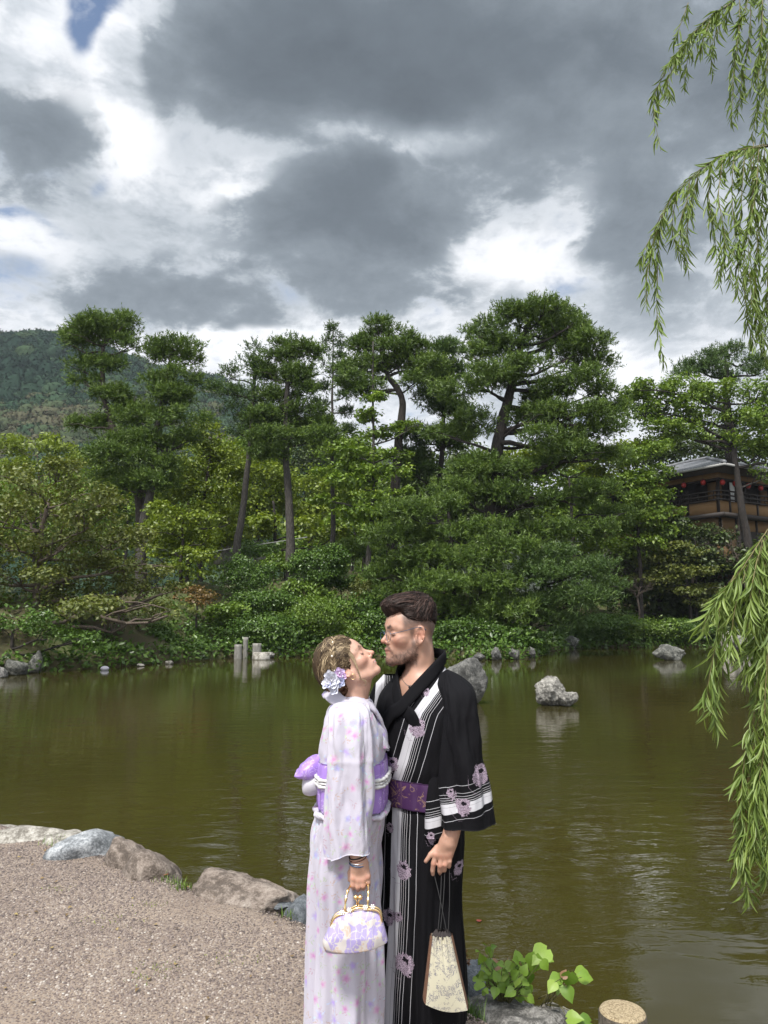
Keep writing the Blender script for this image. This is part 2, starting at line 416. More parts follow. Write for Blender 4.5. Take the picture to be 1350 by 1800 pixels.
# ---- materials of the setting
def m_water():
    m_, t = material('pond_water')
    p = t.node('ShaderNodeNewGeometry').outputs['Position']
    r1 = t.noise(t.vm('MULTIPLY', p, (1.6, 4.2, 1)), 1.0, 3, .5, .4)
    r2 = t.noise(t.vm('MULTIPLY', p, (5.5, 13., 1)), 1.0, 3, .55, .6)
    r3 = t.noise(t.vm('MULTIPLY', p, (.5, 1.1, 1)), 1.0, 2, .5)
    calm = t.node('ShaderNodeMapRange', {'Value': t.noise(t.vm('ADD', t.vm('MULTIPLY', p, (.16, .20, 1)), (3.4, 1.2, 0)), 1.0, 3, .55), 'From Min': .40, 'From Max': .62, 'To Min': .16, 'To Max': 1.0}).outputs[0]
    h = t.m('ADD', t.m('MULTIPLY', r1, .55), t.m('ADD', t.m('MULTIPLY', t.m('MULTIPLY', r2, .26), calm), t.m('MULTIPLY', r3, .5)))
    lee = t.node('ShaderNodeMapRange', {'Value': t.sep(p)[1], 'From Min': 7.0, 'From Max': 27.0, 'To Min': 1.0, 'To Max': .22}).outputs[0]   # sheltered water under the far trees
    nook = t.node('ShaderNodeMapRange', {'Value': t.m('ADD', t.vm('DISTANCE', p, (2.3, 3.3, 0.0)), t.m('MULTIPLY', t.m('SUBTRACT', r3, .5), 1.2)), 'From Min': 1.1, 'From Max': 2.3, 'To Min': .10, 'To Max': 1.0}, interpolation_type='SMOOTHSTEP').outputs[0]   # still water in the nook beside the bollard
    h = t.m('MULTIPLY', t.m('MULTIPLY', h, lee), nook)
    silt = t.noise(t.vm('MULTIPLY', p, (.22, .15, 1)), 1.0, 4, .6)
    c = t.ramp(silt, [(.3, (.025, .0222, .0052)), (.7, (.039, .0325, .0082))])
    finish(t, principled(t, c, .018, h, 1.0, .018, IOR=1.52))
    return m_
def m_far_ground():
    m_, t = material('garden_ground')
    p = t.node('ShaderNodeNewGeometry').outputs['Position']
    n = t.noise(p, .45, 5, .65); n2 = t.noise(p, 9, 4, .7)
    c = t.ramp(n, [(.30, (.050, .034, .017)), (.46, (.062, .056, .020)), (.60, (.070, .092, .022)), (.75, (.085, .125, .028))])
    c = t.mix(t.m('MULTIPLY', n2, .5), c, (.030, .028, .012))
    finish(t, principled(t, c, .95, n2, .6, .05)); return m_
def m_near_ground():
    m_, t = material('pebbled_path')
    p = t.node('ShaderNodeNewGeometry').outputs['Position']
    vo = t.node('ShaderNodeTexVoronoi', {'Vector': p, 'Scale': 85.0}); n = t.noise(p, 2.2, 5, .65); f = t.noise(p, 300, 2)
    peb = t.ramp(t.sep(vo.outputs['Color'])[0], [(.0, (.052, .036, .034)), (.35, (.10, .074, .065)), (.7, (.155, .124, .104)), (1, (.23, .20, .17))])
    san = t.ramp(n, [(.3, (.180, .138, .106)), (.7, (.30, .242, .186))])
    c = t.mix(t.node('ShaderNodeMapRange', {'Value': vo.outputs['Distance'], 'From Min': .35, 'From Max': .6}).outputs[0], peb, san)
    c = t.mix(t.m('MULTIPLY', f, .35), c, (.12, .09, .07))
    finish(t, principled(t, c, .9, t.m('MULTIPLY', vo.outputs['Distance'], -1.0), .5, .004)); return m_
def m_rock(name, dark, light, lichen, scale=1.0, wet=None):
    m_, t = material(name)
    tcn = t.node('ShaderNodeTexCoord').outputs['Object']
    pos = t.node('ShaderNodeNewGeometry').outputs['Position']
    a = t.noise(tcn, 4 * scale, 7, .68, .6); b = t.noise(tcn, 26 * scale, 5, .7); s_ = t.noise(tcn, 95 * scale, 3, .7)
    f = t.m('ADD', t.m('MULTIPLY', a, .48), t.m('ADD', t.m('MULTIPLY', b, .32), t.m('MULTIPLY', s_, .22)))
    c = t.ramp(f, [(.39, tuple(x * .6 for x in dark)), (.47, dark), (.54, light), (.63, lichen)])
    if wet is not None:
        z = t.sep(pos)[2]
        k = t.node('ShaderNodeMapRange', {'Value': t.m('ADD', z, t.m('MULTIPLY', a, .05)), 'From Min': wet + .02, 'From Max': wet + .07}).outputs[0]
        c = t.mix(k, (dark[0] * .5, dark[1] * .5, dark[2] * .45), c)
    finish(t, principled(t, c, .85, f, 1.0, .045 / scale)); return m_
M = {}
M['water'] = m_water(); M['far_ground'] = m_far_ground(); M['near_ground'] = m_near_ground()
M['rock_grey'] = m_rock('grey_stone', (.075, .072, .066), (.23, .22, .205), (.40, .39, .36), 1, 0)
M['rock_mid'] = m_rock('weathered_stone', (.10, .095, .085), (.25, .24, .215), (.40, .385, .35), 1, 0)
M['rock_dark'] = m_rock('dark_weathered_stone', (.045, .045, .042), (.125, .123, .115), (.235, .23, .215), 1, 0)
M['rock_brown'] = m_rock('brown_stone', (.10, .078, .062), (.225, .185, .155), (.33, .29, .25), 1, 0)
M['rock_pale'] = m_rock('pale_stone', (.17, .155, .13), (.38, .36, .32), (.52, .50, .46), 1, 0)
M['rock_blue'] = m_rock('blue_grey_stone', (.11, .12, .128), (.27, .285, .30), (.50, .52, .53), 2.6, 0)
M['rock_slate'] = m_rock('slate_stone', (.07, .08, .09), (.135, .15, .165), (.22, .23, .24), 1.2, 0)
M['rock_far'] = m_rock('shore_stone', (.05, .052, .045), (.17, .17, .15), (.31, .31, .28), .5, 0)

# ---- water sheet
xs = np.concatenate([np.linspace(-70, -8, 30), np.linspace(-7.5, 8, 60), np.linspace(8.5, 95, 40)])
ys = np.concatenate([np.linspace(-12, 12, 60), np.linspace(12.5, 60, 60)])
XX, YY = np.meshgrid(xs, ys)
tag(build('pond_water', np.stack([XX.ravel(), YY.ravel(), 0 * XX.ravel()], 1), grid_faces(len(ys), len(xs)), M['water'], origin=(0, 0, 0)), kind='structure')
# ---- far bank and the land behind it, out to the horizon
xs = np.concatenate([np.linspace(-2500, -130, 12), np.linspace(-100, -24, 30), np.linspace(-23, 34, 160), np.linspace(36, 110, 30), np.linspace(140, 2500, 12)])
ds = np.concatenate([np.linspace(-2.5, 14, 90), np.linspace(14.6, 60, 50), np.linspace(70, 3000, 30)])
XX = np.tile(xs, (len(ds), 1)); YY = shore_y(XX) + ds[:, None]
tag(build('garden_ground', np.stack([XX, YY, land_z(XX, YY)], -1).reshape(-1, 3), grid_faces(len(ds), len(xs)), M['far_ground'], origin=(0, 0, 0)), kind='structure')
# ---- near bank
xs = np.concatenate([np.linspace(-40, -7, 20), np.linspace(-6.8, 4, 130), np.linspace(4.4, 40, 30)]); ys = np.concatenate([np.linspace(-60, 1.5, 30), np.linspace(1.55, 8, 90), np.linspace(8.3, 30, 20)])
XX, YY = np.meshgrid(xs, ys)
tag(build('pebbled_path', np.stack([XX, YY, near_z(XX, YY)], -1).reshape(-1, 3), grid_faces(len(ys), len(xs)), M['near_ground'], origin=(0, 0, 0)), kind='structure')

# ---- instancing for what nobody could count
def scatter_points(name, pts, rot, scl, idx, tint, protos, kind='stuff'):
    """one object: a point cloud whose points carry copies of small meshes"""
    pts = np.asarray(pts, float); me = bpy.data.meshes.new(name); me.vertices.add(len(pts)); me.vertices.foreach_set('co', pts.astype(np.float32).ravel())
    for k, a, ty in (('rot', rot, 'FLOAT_VECTOR'), ('scl', scl, 'FLOAT_VECTOR')):
        at = me.attributes.new(k, ty, 'POINT'); at.data.foreach_set('vector', np.ascontiguousarray(a, np.float32).ravel())
    at = me.attributes.new('tint', 'FLOAT', 'POINT'); at.data.foreach_set('value', np.asarray(tint, np.float32))
    at = me.attributes.new('idx', 'INT', 'POINT'); at.data.foreach_set('value', np.asarray(idx, np.int32))
    me.update(); o = obj(name, me)
    store = bpy.data.collections.new(name + '_pieces')
    for k, pm in enumerate(protos):
        store.objects.link(bpy.data.objects.new('%s_piece_%02d' % (name, k), pm))
    g = bpy.data.node_groups.new(name, 'GeometryNodeTree')
    g.interface.new_socket('Geometry', in_out='INPUT', socket_type='NodeSocketGeometry'); g.interface.new_socket('Geometry', in_out='OUTPUT', socket_type='NodeSocketGeometry')
    n = NT(g); gi = n.node('NodeGroupInput'); go = n.node('NodeGroupOutput')
    def na(nm, dt): return n.node('GeometryNodeInputNamedAttribute', {'Name': nm}, data_type=dt).outputs[0]
    ci = n.node('GeometryNodeCollectionInfo', {'Collection': store, 'Separate Children': True, 'Reset Children': True})
    ip = n.node('GeometryNodeInstanceOnPoints', {'Points': gi.outputs[0], 'Instance': ci.outputs[0], 'Pick Instance': True, 'Instance Index': na('idx', 'INT'),
                                                 'Rotation': n.node('FunctionNodeEulerToRotation', (na('rot', 'FLOAT_VECTOR'),)).outputs[0], 'Scale': na('scl', 'FLOAT_VECTOR')})
    n.l.new(ip.outputs[0], go.inputs[0])
    md = o.modifiers.new('scatter', 'NODES'); md.node_group = g
    return tag(o, kind=kind)

# pebbles set in the path: where each one can be seen
m_, t = material('pebble')
tn = t.node('ShaderNodeAttribute', attribute_name='tint', attribute_type='INSTANCER').outputs['Fac']
pc = t.ramp(tn, [(0, (.044, .034, .033)), (.25, (.100, .077, .070)), (.5, (.172, .136, .117)), (.75, (.262, .222, .190)), (.93, (.34, .30, .265)), (1, (.41, .385, .35))])
finish(t, principled(t, pc, .7)); M['pebble'] = m_
protos = []
for k in range(6):
    d_, F_ = ico(2); r_ = np.random.default_rng(k)
    V_ = d_ * (1 + .22 * vnoise(d_ * 1.5 + k * 7)[:, None]) * r_.uniform(.7, 1.15, 3) * [1, .8, .6]
    protos.append(mesh_data('pebble', V_, F_, M['pebble']))
sp = .0135
gx, gy = np.meshgrid(np.arange(-3.9, .75, sp), np.arange(2.75, 6.6, sp)); gx, gy = gx.ravel(), gy.ravel()
gx += rng.uniform(-.5, .5, gx.size) * sp; gy += rng.uniform(-.5, .5, gx.size) * sp
a_ = np.abs(gx) < gy * .56 + .25
keep = a_ & (edge_dist(gx, gy) > .06 + .05 * vnoise(np.stack([gx * 6, gy * 6, 0 * gx], -1)))
thin = fbm(np.stack([gx * 1.1, gy * 1.6, 0 * gx + 5], -1), 4); keep &= rng.random(gx.size) < np.clip(1.0 - .95 * smooth01(thin, .62, 1.25), .12, .95)
gx, gy = gx[keep], gy[keep]; N_ = len(gx)
s_ = rng.uniform(.0045, .0088, N_) * (1 - .25 * smooth01(thin[keep], .1, .5))
tint = np.clip(rng.beta(2, 2.8, N_) + .12 * fbm(np.stack([gx * .9, gy * .9, 0 * gx + 9], -1), 3), 0, 1)
scatter_points('pebbles', np.stack([gx, gy, near_z(gx, gy) - .0005], 1), np.stack([rng.normal(0, .2, N_), rng.normal(0, .2, N_), rng.uniform(0, 6.28, N_)], 1),
               s_[:, None] * rng.uniform(.8, 1.2, (N_, 3)), rng.integers(0, 6, N_), tint, protos)

# ---- wooded hills behind the garden
RIDGE = np.array([[-1500, 640], [-900, 560], [-400, 560], [-120, 585], [0, 590], [60, 592], [110, 604], [170, 628], [240, 652], [320, 668], [372, 676], [400, 692], [470, 728], [560, 780], [700, 800], [950, 880], [1400, 930], [2600, 940]], float)
def hill_xyz(px, t):
    """px: photograph column of the ridge (defines the bearing); t: 0 foot .. 1 ridge .. 1.5 beyond"""
    py = np.interp(px, RIDGE[:, 0], RIDGE[:, 1]); az_ = np.arctan((px - 675) / FPX * 1.0)
    D = 190 + 260 * t; H = (1080 - py) / FPX * 450 - 4
    prof = np.where(t < 1, .90 * np.clip(t, 0, 1) ** .85 + .10 * np.sin(np.clip(t, 0, 1) * np.pi / 2), 1 - np.clip(t - 1, 0, 9) ** 1.4)
    x = D * np.tan(az_); y = D + 0 * x
    z = 5 + H * prof
    return x, y, z + (5 * fbm(np.stack([x * .012, y * .012, 0 * x], -1), 3) + 2.0) * smooth01(t, .05, .3)
pxs = np.linspace(-1500, 2600, 140); ts = np.linspace(-.05, 1.6, 60)
PX, TT = np.meshgrid(pxs, ts); X_, Y_, Z_ = hill_xyz(PX, TT)
tag(build('hills', np.stack([X_, Y_, Z_], -1).reshape(-1, 3), grid_faces(60, 140), simple('forest_floor', (.016, .022, .012), .95), origin=(0, 0, 0)), kind='structure')
m_, t = material('hill_tree_leaves')
tn = t.node('ShaderNodeAttribute', attribute_name='tint', attribute_type='INSTANCER').outputs['Fac']
f = t.m('ADD', t.m('MULTIPLY', tn, .75), t.m('MULTIPLY', attr(t, 'tint'), .25))
c = t.ramp(f, [(.05, (.014, .028, .021)), (.33, (.026, .048, .030)), (.55, (.042, .068, .034)), (.76, (.062, .070, .040)), (.97, (.100, .082, .056))])
finish(t, t.node('ShaderNodeBsdfDiffuse', {'Color': c}).outputs[0]); M['hill_leaf'] = m_
protos = []
for k in range(6):
    d_, F_ = ico(3); pointy = k >= 4
    V_ = d_ * (1 + .20 * fbm(d_ * 1.7 + k * 5, 4, .6) + .05 * vnoise(d_ * 9))[:, None] * [1, 1, .95]
    if pointy: V_ = V_ * np.stack([1 - .45 * smooth01(d_[:, 2], -.4, 1)] * 2 + [np.full(len(d_), 1.7)], 1)
    r_ = np.random.default_rng(k + 20); n_ = 900; dd = r_.normal(size=(n_, 3)); dd /= np.linalg.norm(dd, axis=1, keepdims=True)
    j = np.argmax(dd @ d_.T, axis=1); base = V_[j] * r_.uniform(.97, 1.10, (n_, 1))
    e1 = r_.normal(size=(n_, 3)) * .085; e2 = r_.normal(size=(n_, 3)) * .085
    VV = np.concatenate([V_, np.stack([base, base + e1, base + e2], 1).reshape(-1, 3)])
    FF = np.concatenate([F_, len(V_) + np.arange(n_ * 3).reshape(-1, 3)])
    protos.append(mesh_data('hill_tree', VV, FF, M['hill_leaf'], smooth=False, attrs={'tint': np.concatenate([np.full(len(V_), .3), np.repeat(r_.random(n_), 3)])}))
n_ = 7000
px_ = np.concatenate([rng.uniform(-420, 620, 4200), rng.uniform(-1480, -380, n_ - 4200)]); t_ = rng.uniform(.0, 1.12, n_)
X_, Y_, Z_ = hill_xyz(px_, t_)
g_ = fbm(np.stack([X_ * .018, Y_ * .018, 0 * X_], -1), 3)
tint = np.clip(.40 + .42 * g_ + rng.normal(0, .22, n_) + .22 * smooth01(t_, .6, 1.0), 0, 1)
con = (rng.random(n_) < .35) & (t_ < .75) & (g_ < .15)
s_ = rng.uniform(3.4, 6.8, n_); tint = np.where(con, tint * .45, tint)
scatter_points('hill_forest', np.stack([X_, Y_, Z_ + s_ * .25], 1), np.stack([rng.normal(0, .1, n_), rng.normal(0, .1, n_), rng.uniform(0, 6.28, n_)], 1),
               np.stack([s_, s_, s_ * rng.uniform(.75, 1.1, n_)], 1), np.where(con, rng.integers(4, 6, n_), rng.integers(0, 4, n_)), tint, protos)
# ================================================================ TREES
M['pine'] = leaf_material('pine_needles', (.030, .060, .008), (.080, .138, .017), (.160, .228, .034), .25, .5)
M['pine_blue'] = leaf_material('dark_pine_needles', (.026, .055, .010), (.062, .114, .022), (.120, .182, .036), .25, .5)
M['maple'] = leaf_material('maple_leaves', (.050, .098, .010), (.122, .200, .020), (.220, .300, .036), .45)
M['lime'] = leaf_material('yellow_green_leaves', (.066, .108, .010), (.148, .205, .017), (.265, .325, .028), .5)
M['olive'] = leaf_material('olive_brown_leaves', (.052, .074, .014), (.115, .142, .026), (.195, .205, .046), .4, .5, (0.225, 0.116, 0.041))
M['shrub'] = leaf_material('shrub_leaves', (.028, .062, .011), (.066, .128, .020), (.130, .210, .036), .3, .35)
M['shrub_bright'] = leaf_material('fresh_shrub_leaves', (.050, .096, .013), (.112, .188, .022), (.190, .275, .040), .4, .4)
M['rust'] = leaf_material('rusty_maple_leaves', (0.087, 0.072, 0.022), (0.167, 0.109, 0.035), (0.246, 0.138, 0.043), .45)
M['dark_wood'] = leaf_material('dark_green_leaves', (.022, .038, .010), (.048, .076, .017), (.095, .130, .028), .3)  # darkest, dullest green of the leaf materials
M['bark_pine'] = bark_material('pine_bark', (0.018, 0.013, 0.011), (0.078, 0.060, 0.049))
M['bark_grey'] = bark_material('grey_bark', (0.024, 0.021, 0.018), (0.090, 0.080, 0.070))
M['bark_dark'] = bark_material('dark_bark', (0.010, 0.008, 0.007), (0.042, 0.033, 0.027))
M['bark_pale'] = bark_material('pale_smooth_bark', (0.066, 0.048, 0.035), (0.162, 0.129, 0.099), 2)

def unit(n, r):
    d_ = r.normal(size=(n, 3)); return d_ / np.linalg.norm(d_, axis=1, keepdims=True)

DENS = 1.55
def blob_points(blobs, dens, r, inner=.55, lump=.34, under=.35, gap=-.30, lumpf=2.9):
    """points and outward normals over lumpy ellipsoids; blobs rows: cx cy cz rx ry rz"""
    out_p, out_n = [], []
    for k, b in enumerate(blobs):
        c = b[:3]; R = b[3:]
        area = DENS * 4 * np.pi * ((R[0] * R[1]) ** 1.6 / 3 + (R[0] * R[2]) ** 1.6 / 3 + (R[1] * R[2]) ** 1.6 / 3) ** (1 / 1.6)
        n = max(int(area * dens), 12)
        d_ = unit(n, r); s_ = r.uniform(0, 1000)
        rr = 1 - np.abs(r.normal(0, 1, n)) * (1 - inner) * .55
        rr *= 1 + lump * vnoise(d_ * lumpf + s_) + lump * .5 * vnoise(d_ * lumpf * 2.3 + s_)
        p = c + d_ * np.clip(rr, .1, 1.45)[:, None] * R
        keep = (d_[:, 2] > -.25) | (r.random(n) < under)
        keep &= vnoise(p * 1.25 + s_) + .35 * vnoise(p * 3.1 + s_) > gap
        nn = d_ / R; nn /= np.linalg.norm(nn, axis=1, keepdims=True)
        out_p.append(p[keep]); out_n.append(nn[keep])
    return np.concatenate(out_p), np.concatenate(out_n)

def tufts(p, n, r, k=8, L=.33, W=.05, up=.55, spread=.75, shoot=.44):
    """pine shoots: thin needles fanning out all along a short upturned shoot at every point"""
    w = W; keep = r.random(len(p)) < .62; p, n = p[keep], n[keep]; k = int(k * 1.5)
    N = len(p); ax = n * r.uniform(.5, 1, (N, 1)) + np.array([0, 0, up]) + .25 * r.normal(size=(N, 3)); ax /= np.linalg.norm(ax, axis=1, keepdims=True)
    u = np.sort(r.uniform(0, 1, (N, k, 1)), axis=1)
    d_ = ax[:, None] * (.55 + .5 * u) + spread * r.normal(size=(N, k, 3)); d_ /= np.linalg.norm(d_, axis=2, keepdims=True)
    side = np.cross(d_, r.normal(size=(N, k, 3))); side /= np.linalg.norm(side, axis=2, keepdims=True) + 1e-9
    ln = L * .8 * r.uniform(.7, 1.15, (N, k, 1)) * (1 - .3 * u); q_ = p[:, None] + ax[:, None] * u * shoot * r.uniform(.6, 1.3, (N, 1, 1))
    V = np.stack([q_ + side * w * .5, q_ - side * w * .5, q_ + d_ * ln], 2).reshape(-1, 3)
    tint = np.clip(r.normal(.42, .17, N), 0, 1)[:, None] + (u[..., 0] - .4) * .28 + r.normal(0, .07, (N, k))
    return V, np.arange(len(V)).reshape(-1, 3), np.clip(tint, 0, 1).ravel().repeat(3)

def leaves(p, n, r, L=.14, W=.09, flat=.6, tilt=.55):
    """folded leaf blades; flat: how much they lie level, tilt: random"""
    N = len(p); nn = n * (1 - flat) + np.array([0, 0, flat]) + tilt * r.normal(size=(N, 3)); nn /= np.linalg.norm(nn, axis=1, keepdims=True)
    t_ = np.cross(nn, r.normal(size=(N, 3))); t_ /= np.linalg.norm(t_, axis=1, keepdims=True) + 1e-9
    b = np.cross(nn, t_); s_ = r.uniform(.65, 1.25, (N, 1))
    t_ = t_ * L * .5 * s_; b = b * W * .5 * s_
    V = np.stack([p - t_, p + b - .1 * t_ + nn * W * .18, p + t_, p - b - .1 * t_ + nn * W * .18], 1).reshape(-1, 3)
    q_ = np.arange(N)[:, None] * 4
    F = np.concatenate([q_ + [0, 1, 2], q_ + [0, 2, 3]])
    tint = np.repeat(np.clip(r.normal(.5, .22, N), 0, 1), 4)
    return V, F, tint

def pix_blobs(Y, rows, r, dyj=.8, depth=.85, split=1):
    """crown masses given as (px, py, rx, ry[, dy]) at distance about Y -> metres; big ones are split into smaller ones"""
    out = []
    for row in rows:
        px, py, rx, ry = row[:4]; y = Y + (row[4] if len(row) > 4 else 0) + r.uniform(-dyj, dyj); s_ = mpp(y, py)
        c = P(px, py, y); R = np.array([rx * s_, rx * s_ * depth, ry * s_])
        if split <= 1: out.append([*c, *R]); continue
        out.append([*c, *(R * .80)])
        for _ in range(split):
            d_ = unit(1, r)[0]; d_[2] = abs(d_[2]) * .8 - .15; f = r.uniform(.30, .56)
            out.append([*(c + d_ * R * (1.05 - f * .45)), *(R * f * np.array([1, 1, 1.25]))])
    return np.array(out)

def limb(mb, a, b, r0, r1, r, sag=.12, n=9, wob=.10, segs=6):
    a = np.asarray(a, float); b = np.asarray(b, float); L_ = np.linalg.norm(b - a)
    t_ = np.linspace(0, 1, n)[:, None]; pts = a + (b - a) * t_
    pts[:, 2] += (np.sin(t_[:, 0] * np.pi) * -sag * L_)
    k = r.normal(0, wob * L_ * .5, (3, 3)); pts += sum(np.sin(t_ * np.pi * (q_ + 1)) * k[q_] / (q_ + 1) for q_ in range(3))
    V, F = tube(pts, np.linspace(r0, r1, n), segs); mb.add(V, F); return pts

def tree(name, label, cat, Y, trunk, r0, r1, rows, leaf, bark, kind='pine', dens=20, group=None, seed=0, split=5, L=.33, W=.05, k=8, limbs=True,
         flat=.6, inner=.5, under=.35, gap=-.32, dyj=.8, depth=.85, tilt=.55, lump=.46, root=None, twigs=2, limb_r=.35, spread=.75, slim=2):
    r = np.random.default_rng(1000 + seed)
    if flat >= .75 and kind == 'leaf': rows = [(a, b_, c * 1.05, d_ * 1.55, *e_) for a, b_, c, d_, *e_ in rows]; flat = .55; under = .65
    if kind == 'pine': rows = [(a, b_ + 3, max(c - slim, c * .5), max(d_ - slim * .75, d_ * .42), *e_) for a, b_, c, d_, *e_ in rows]
    blobs0 = pix_blobs(Y, rows, r, dyj, depth, 1)
    tp = np.array([P(x, y, Y + (t_[0] if t_ else 0)) for x, y, *t_ in trunk])
    g = float(land_z(tp[0, 0], tp[0, 1])) - .3
    if tp[0, 2] > g + .1: tp = np.concatenate([[[tp[0, 0] - (tp[1, 0] - tp[0, 0]) * .15, tp[0, 1], g]], tp])
    e = empty(name, (tp[0, 0], tp[0, 1], g)); tag(e, label, cat, group)
    off = np.array([tp[0, 0], tp[0, 1], g])
    sp_ = spline(tp, max(14, 5 * len(tp))); sp_ += .05 * fbm(sp_ * .8, 2)[:, None] * [1, 1, 0]
    q_ = np.linspace(0, 1, len(sp_)); rr = r0 + (r1 - r0) * q_ ** .9; rr[:3] *= [1.35, 1.15, 1.05]
    mb = MB(); V, F = tube(sp_, rr, 10); V += (.10 * rr.mean()) * fbm(V * 2.5, 2)[:, None]; mb.add(V, F)
    if limbs:
        for b in blobs0:
            c = b[:3]; hd = np.hypot(*(sp_[:, :2] - c[:2]).T)
            want = c[2] - .35 * b[5] - .22 * np.hypot(c[0] - tp[-1, 0], c[1] - tp[-1, 1])
            i = int(np.argmin(np.abs(sp_[:, 2] - want) + .25 * hd)); i = max(i, len(sp_) // 5)
            Lb = np.linalg.norm(c - sp_[i])
            lr = min(rr[i] * .7, .018 + limb_r * .045 * Lb + .02)
            pts = limb(mb, sp_[i], c - [0, 0, b[5] * .35], lr, lr * .35, r, r.uniform(-.05, .10))
            for _ in range(twigs):
                d_ = unit(1, r)[0]; d_[2] = abs(d_[2]) * .5
                limb(mb, pts[r.integers(4, 8)], c + d_ * b[3:] * .85, lr * .45, .012, r, -.05, 6, segs=4)
    mb.V = [v - off for v in mb.V]
    mb.build('trunk', M[bark], e)
    blobs = pix_blobs(Y, rows, np.random.default_rng(1000 + seed), dyj, depth, split)
    p, n = blob_points(blobs, dens, r, inner, lump, under, gap)
    if kind == 'pine': V, F, ti = tufts(p, n, r, k, L, W, spread=spread)
    else: V, F, ti = leaves(p, n, r, L, W, flat, tilt)
    build('crown', V - off, F, M[leaf], e, False, {'tint': ti})
    return e, len(F)

NT_ = 0
def T_(*a, **k):
    global NT_
    e, n = tree(*a, **k); NT_ += n; return e
PG = 'tall pines on the garden mound'
T_('pine_tree', 'forked old pine with a flat leaning top, tallest at the left against the wooded hill', 'pine tree', 42.5,
   [(249, 900), (236, 850), (218, 803), (200, 755), (187, 718), (179, 663), (182, 610)], .34, .12,
   [(185, 580, 70, 22), (150, 590, 42, 20), (228, 602, 36, 16), (140, 640, 33, 18), (148, 668, 28, 12), (152, 745, 42, 9), (205, 640, 30, 18), (197, 700, 34, 22), (236, 722, 40, 22), (215, 565, 26, 14), (128, 600, 22, 14), (175, 690, 20, 12)],
   'pine', 'bark_pine', seed=1, dens=40, gap=-.20)
T_('pine_tree', 'pine with a pale straight trunk beside the forked left pine, ragged round top', 'pine tree', 41,
   [(251, 938), (256, 905), (268, 840), (270, 780), (279, 733), (288, 680), (300, 620)], .30, .09,
   [(310, 607, 42, 18), (284, 625, 33, 16), (332, 632, 28, 18), (326, 662, 34, 22), (280, 672, 38, 18), (300, 700, 48, 18), (322, 735, 44, 15), (250, 735, 48, 18), (252, 775, 58, 16), (220, 802, 56, 20), (290, 820, 38, 16), (250, 850, 60, 18), (330, 768, 32, 12), (205, 840, 40, 18), (300, 780, 44, 16)],
   'pine', 'bark_grey', seed=2, dens=40, gap=-.20)
T_('cypress_tree', 'slim leaning tree with a smooth grey trunk and ragged top, left of the brown pine', 'tree', 45,
   [(415, 985), (420, 940), (430, 880), (440, 780), (446, 700), (450, 625)], .32, .08,
   [(446, 612, 20, 18), (402, 655, 22, 14), (388, 684, 28, 12), (430, 690, 36, 18), (455, 655, 24, 24), (412, 722, 32, 12), (452, 738, 28, 12), (436, 640, 22, 18), (470, 700, 22, 14), (425, 760, 26, 9)],
   'pine_blue', 'bark_grey', seed=3, dens=40, split=4, L=.22, W=.05, gap=-.15)
T_('pine_tree', 'pine with a thick straight brown trunk and a domed crown on the mound', 'pine tree', 44,
   [(411, 1000), (511, 990), (510, 930), (506, 850), (501, 760), (505, 680), (510, 615)][1:], .36, .10,
   [(507, 606, 36, 16), (490, 628, 32, 18), (537, 622, 24, 18), (475, 658, 32, 20), (520, 662, 40, 20), (545, 690, 24, 18), (490, 700, 38, 18), (530, 725, 38, 16), (470, 735, 48, 13), (560, 768, 44, 12), (500, 770, 56, 16), (478, 795, 38, 12), (548, 745, 40, 12)],
   'pine', 'bark_grey', seed=4, dens=40, group=None)
rows = [(585 + s_ * (6 + (py - 575) * .10) + dx_, py, 9 + (py - 575) * .06, 4) for py, s_, dx_ in [(578, 0, 0), (588, 1, 2), (597, -1, 0), (606, 1, 4), (615, -1, -2), (624, 1, 0), (634, -1, -4), (645, 1, 2), (655, -1, 0), (668, 1, 3), (680, -1, 0), (694, 1, 0), (708, -1, -4), (722, 1, 2), (738, -1, 0), (755, 1, 0)]]
T_('conifer_tree', 'thin sparse conifer with a needle straight stem between the two domed pines', 'tree', 47,
   [(584, 975), (585, 900), (583, 780), (585, 660), (587, 578)], .24, .025, rows, 'pine_blue', 'bark_grey', seed=5, dens=75, split=2, L=.26, W=.045, gap=-.4, slim=0, twigs=1, limb_r=.2)
T_('pine_tree', 'dark twisted pine with crooked black limbs right of the thin conifer', 'pine tree', 43,
   [(690, 920), (695, 860), (700, 790), (705, 735), (707, 705), (697, 680), (682, 660), (672, 625)], .36, .12,
   [(665, 570, 20, 16), (678, 588, 36, 18), (640, 610, 36, 20), (700, 612, 36, 16), (722, 598, 18, 14), (738, 612, 24, 14), (648, 645, 46, 18), (712, 638, 44, 14), (620, 668, 33, 18), (655, 684, 38, 13), (752, 640, 34, 18), (605, 650, 20, 16), (730, 668, 36, 10)],
   'pine', 'bark_dark', seed=6, dens=38, limb_r=.6, twigs=3)
T_('pine_tree', 'dark pine with a slim black stem half hidden behind the great pine', 'pine tree', 46,
   [(772, 900), (772, 865), (776, 800), (779, 740), (782, 660)], .30, .10,
   [(782, 618, 36, 18), (802, 610, 20, 12), (752, 660, 42, 16), (790, 655, 38, 18), (762, 700, 46, 14), (735, 765, 44, 18), (762, 778, 38, 18), (720, 800, 34, 14), (800, 770, 40, 20), (732, 830, 38, 15), (790, 720, 38, 15)],
   'pine_blue', 'bark_dark', seed=7, dens=36)
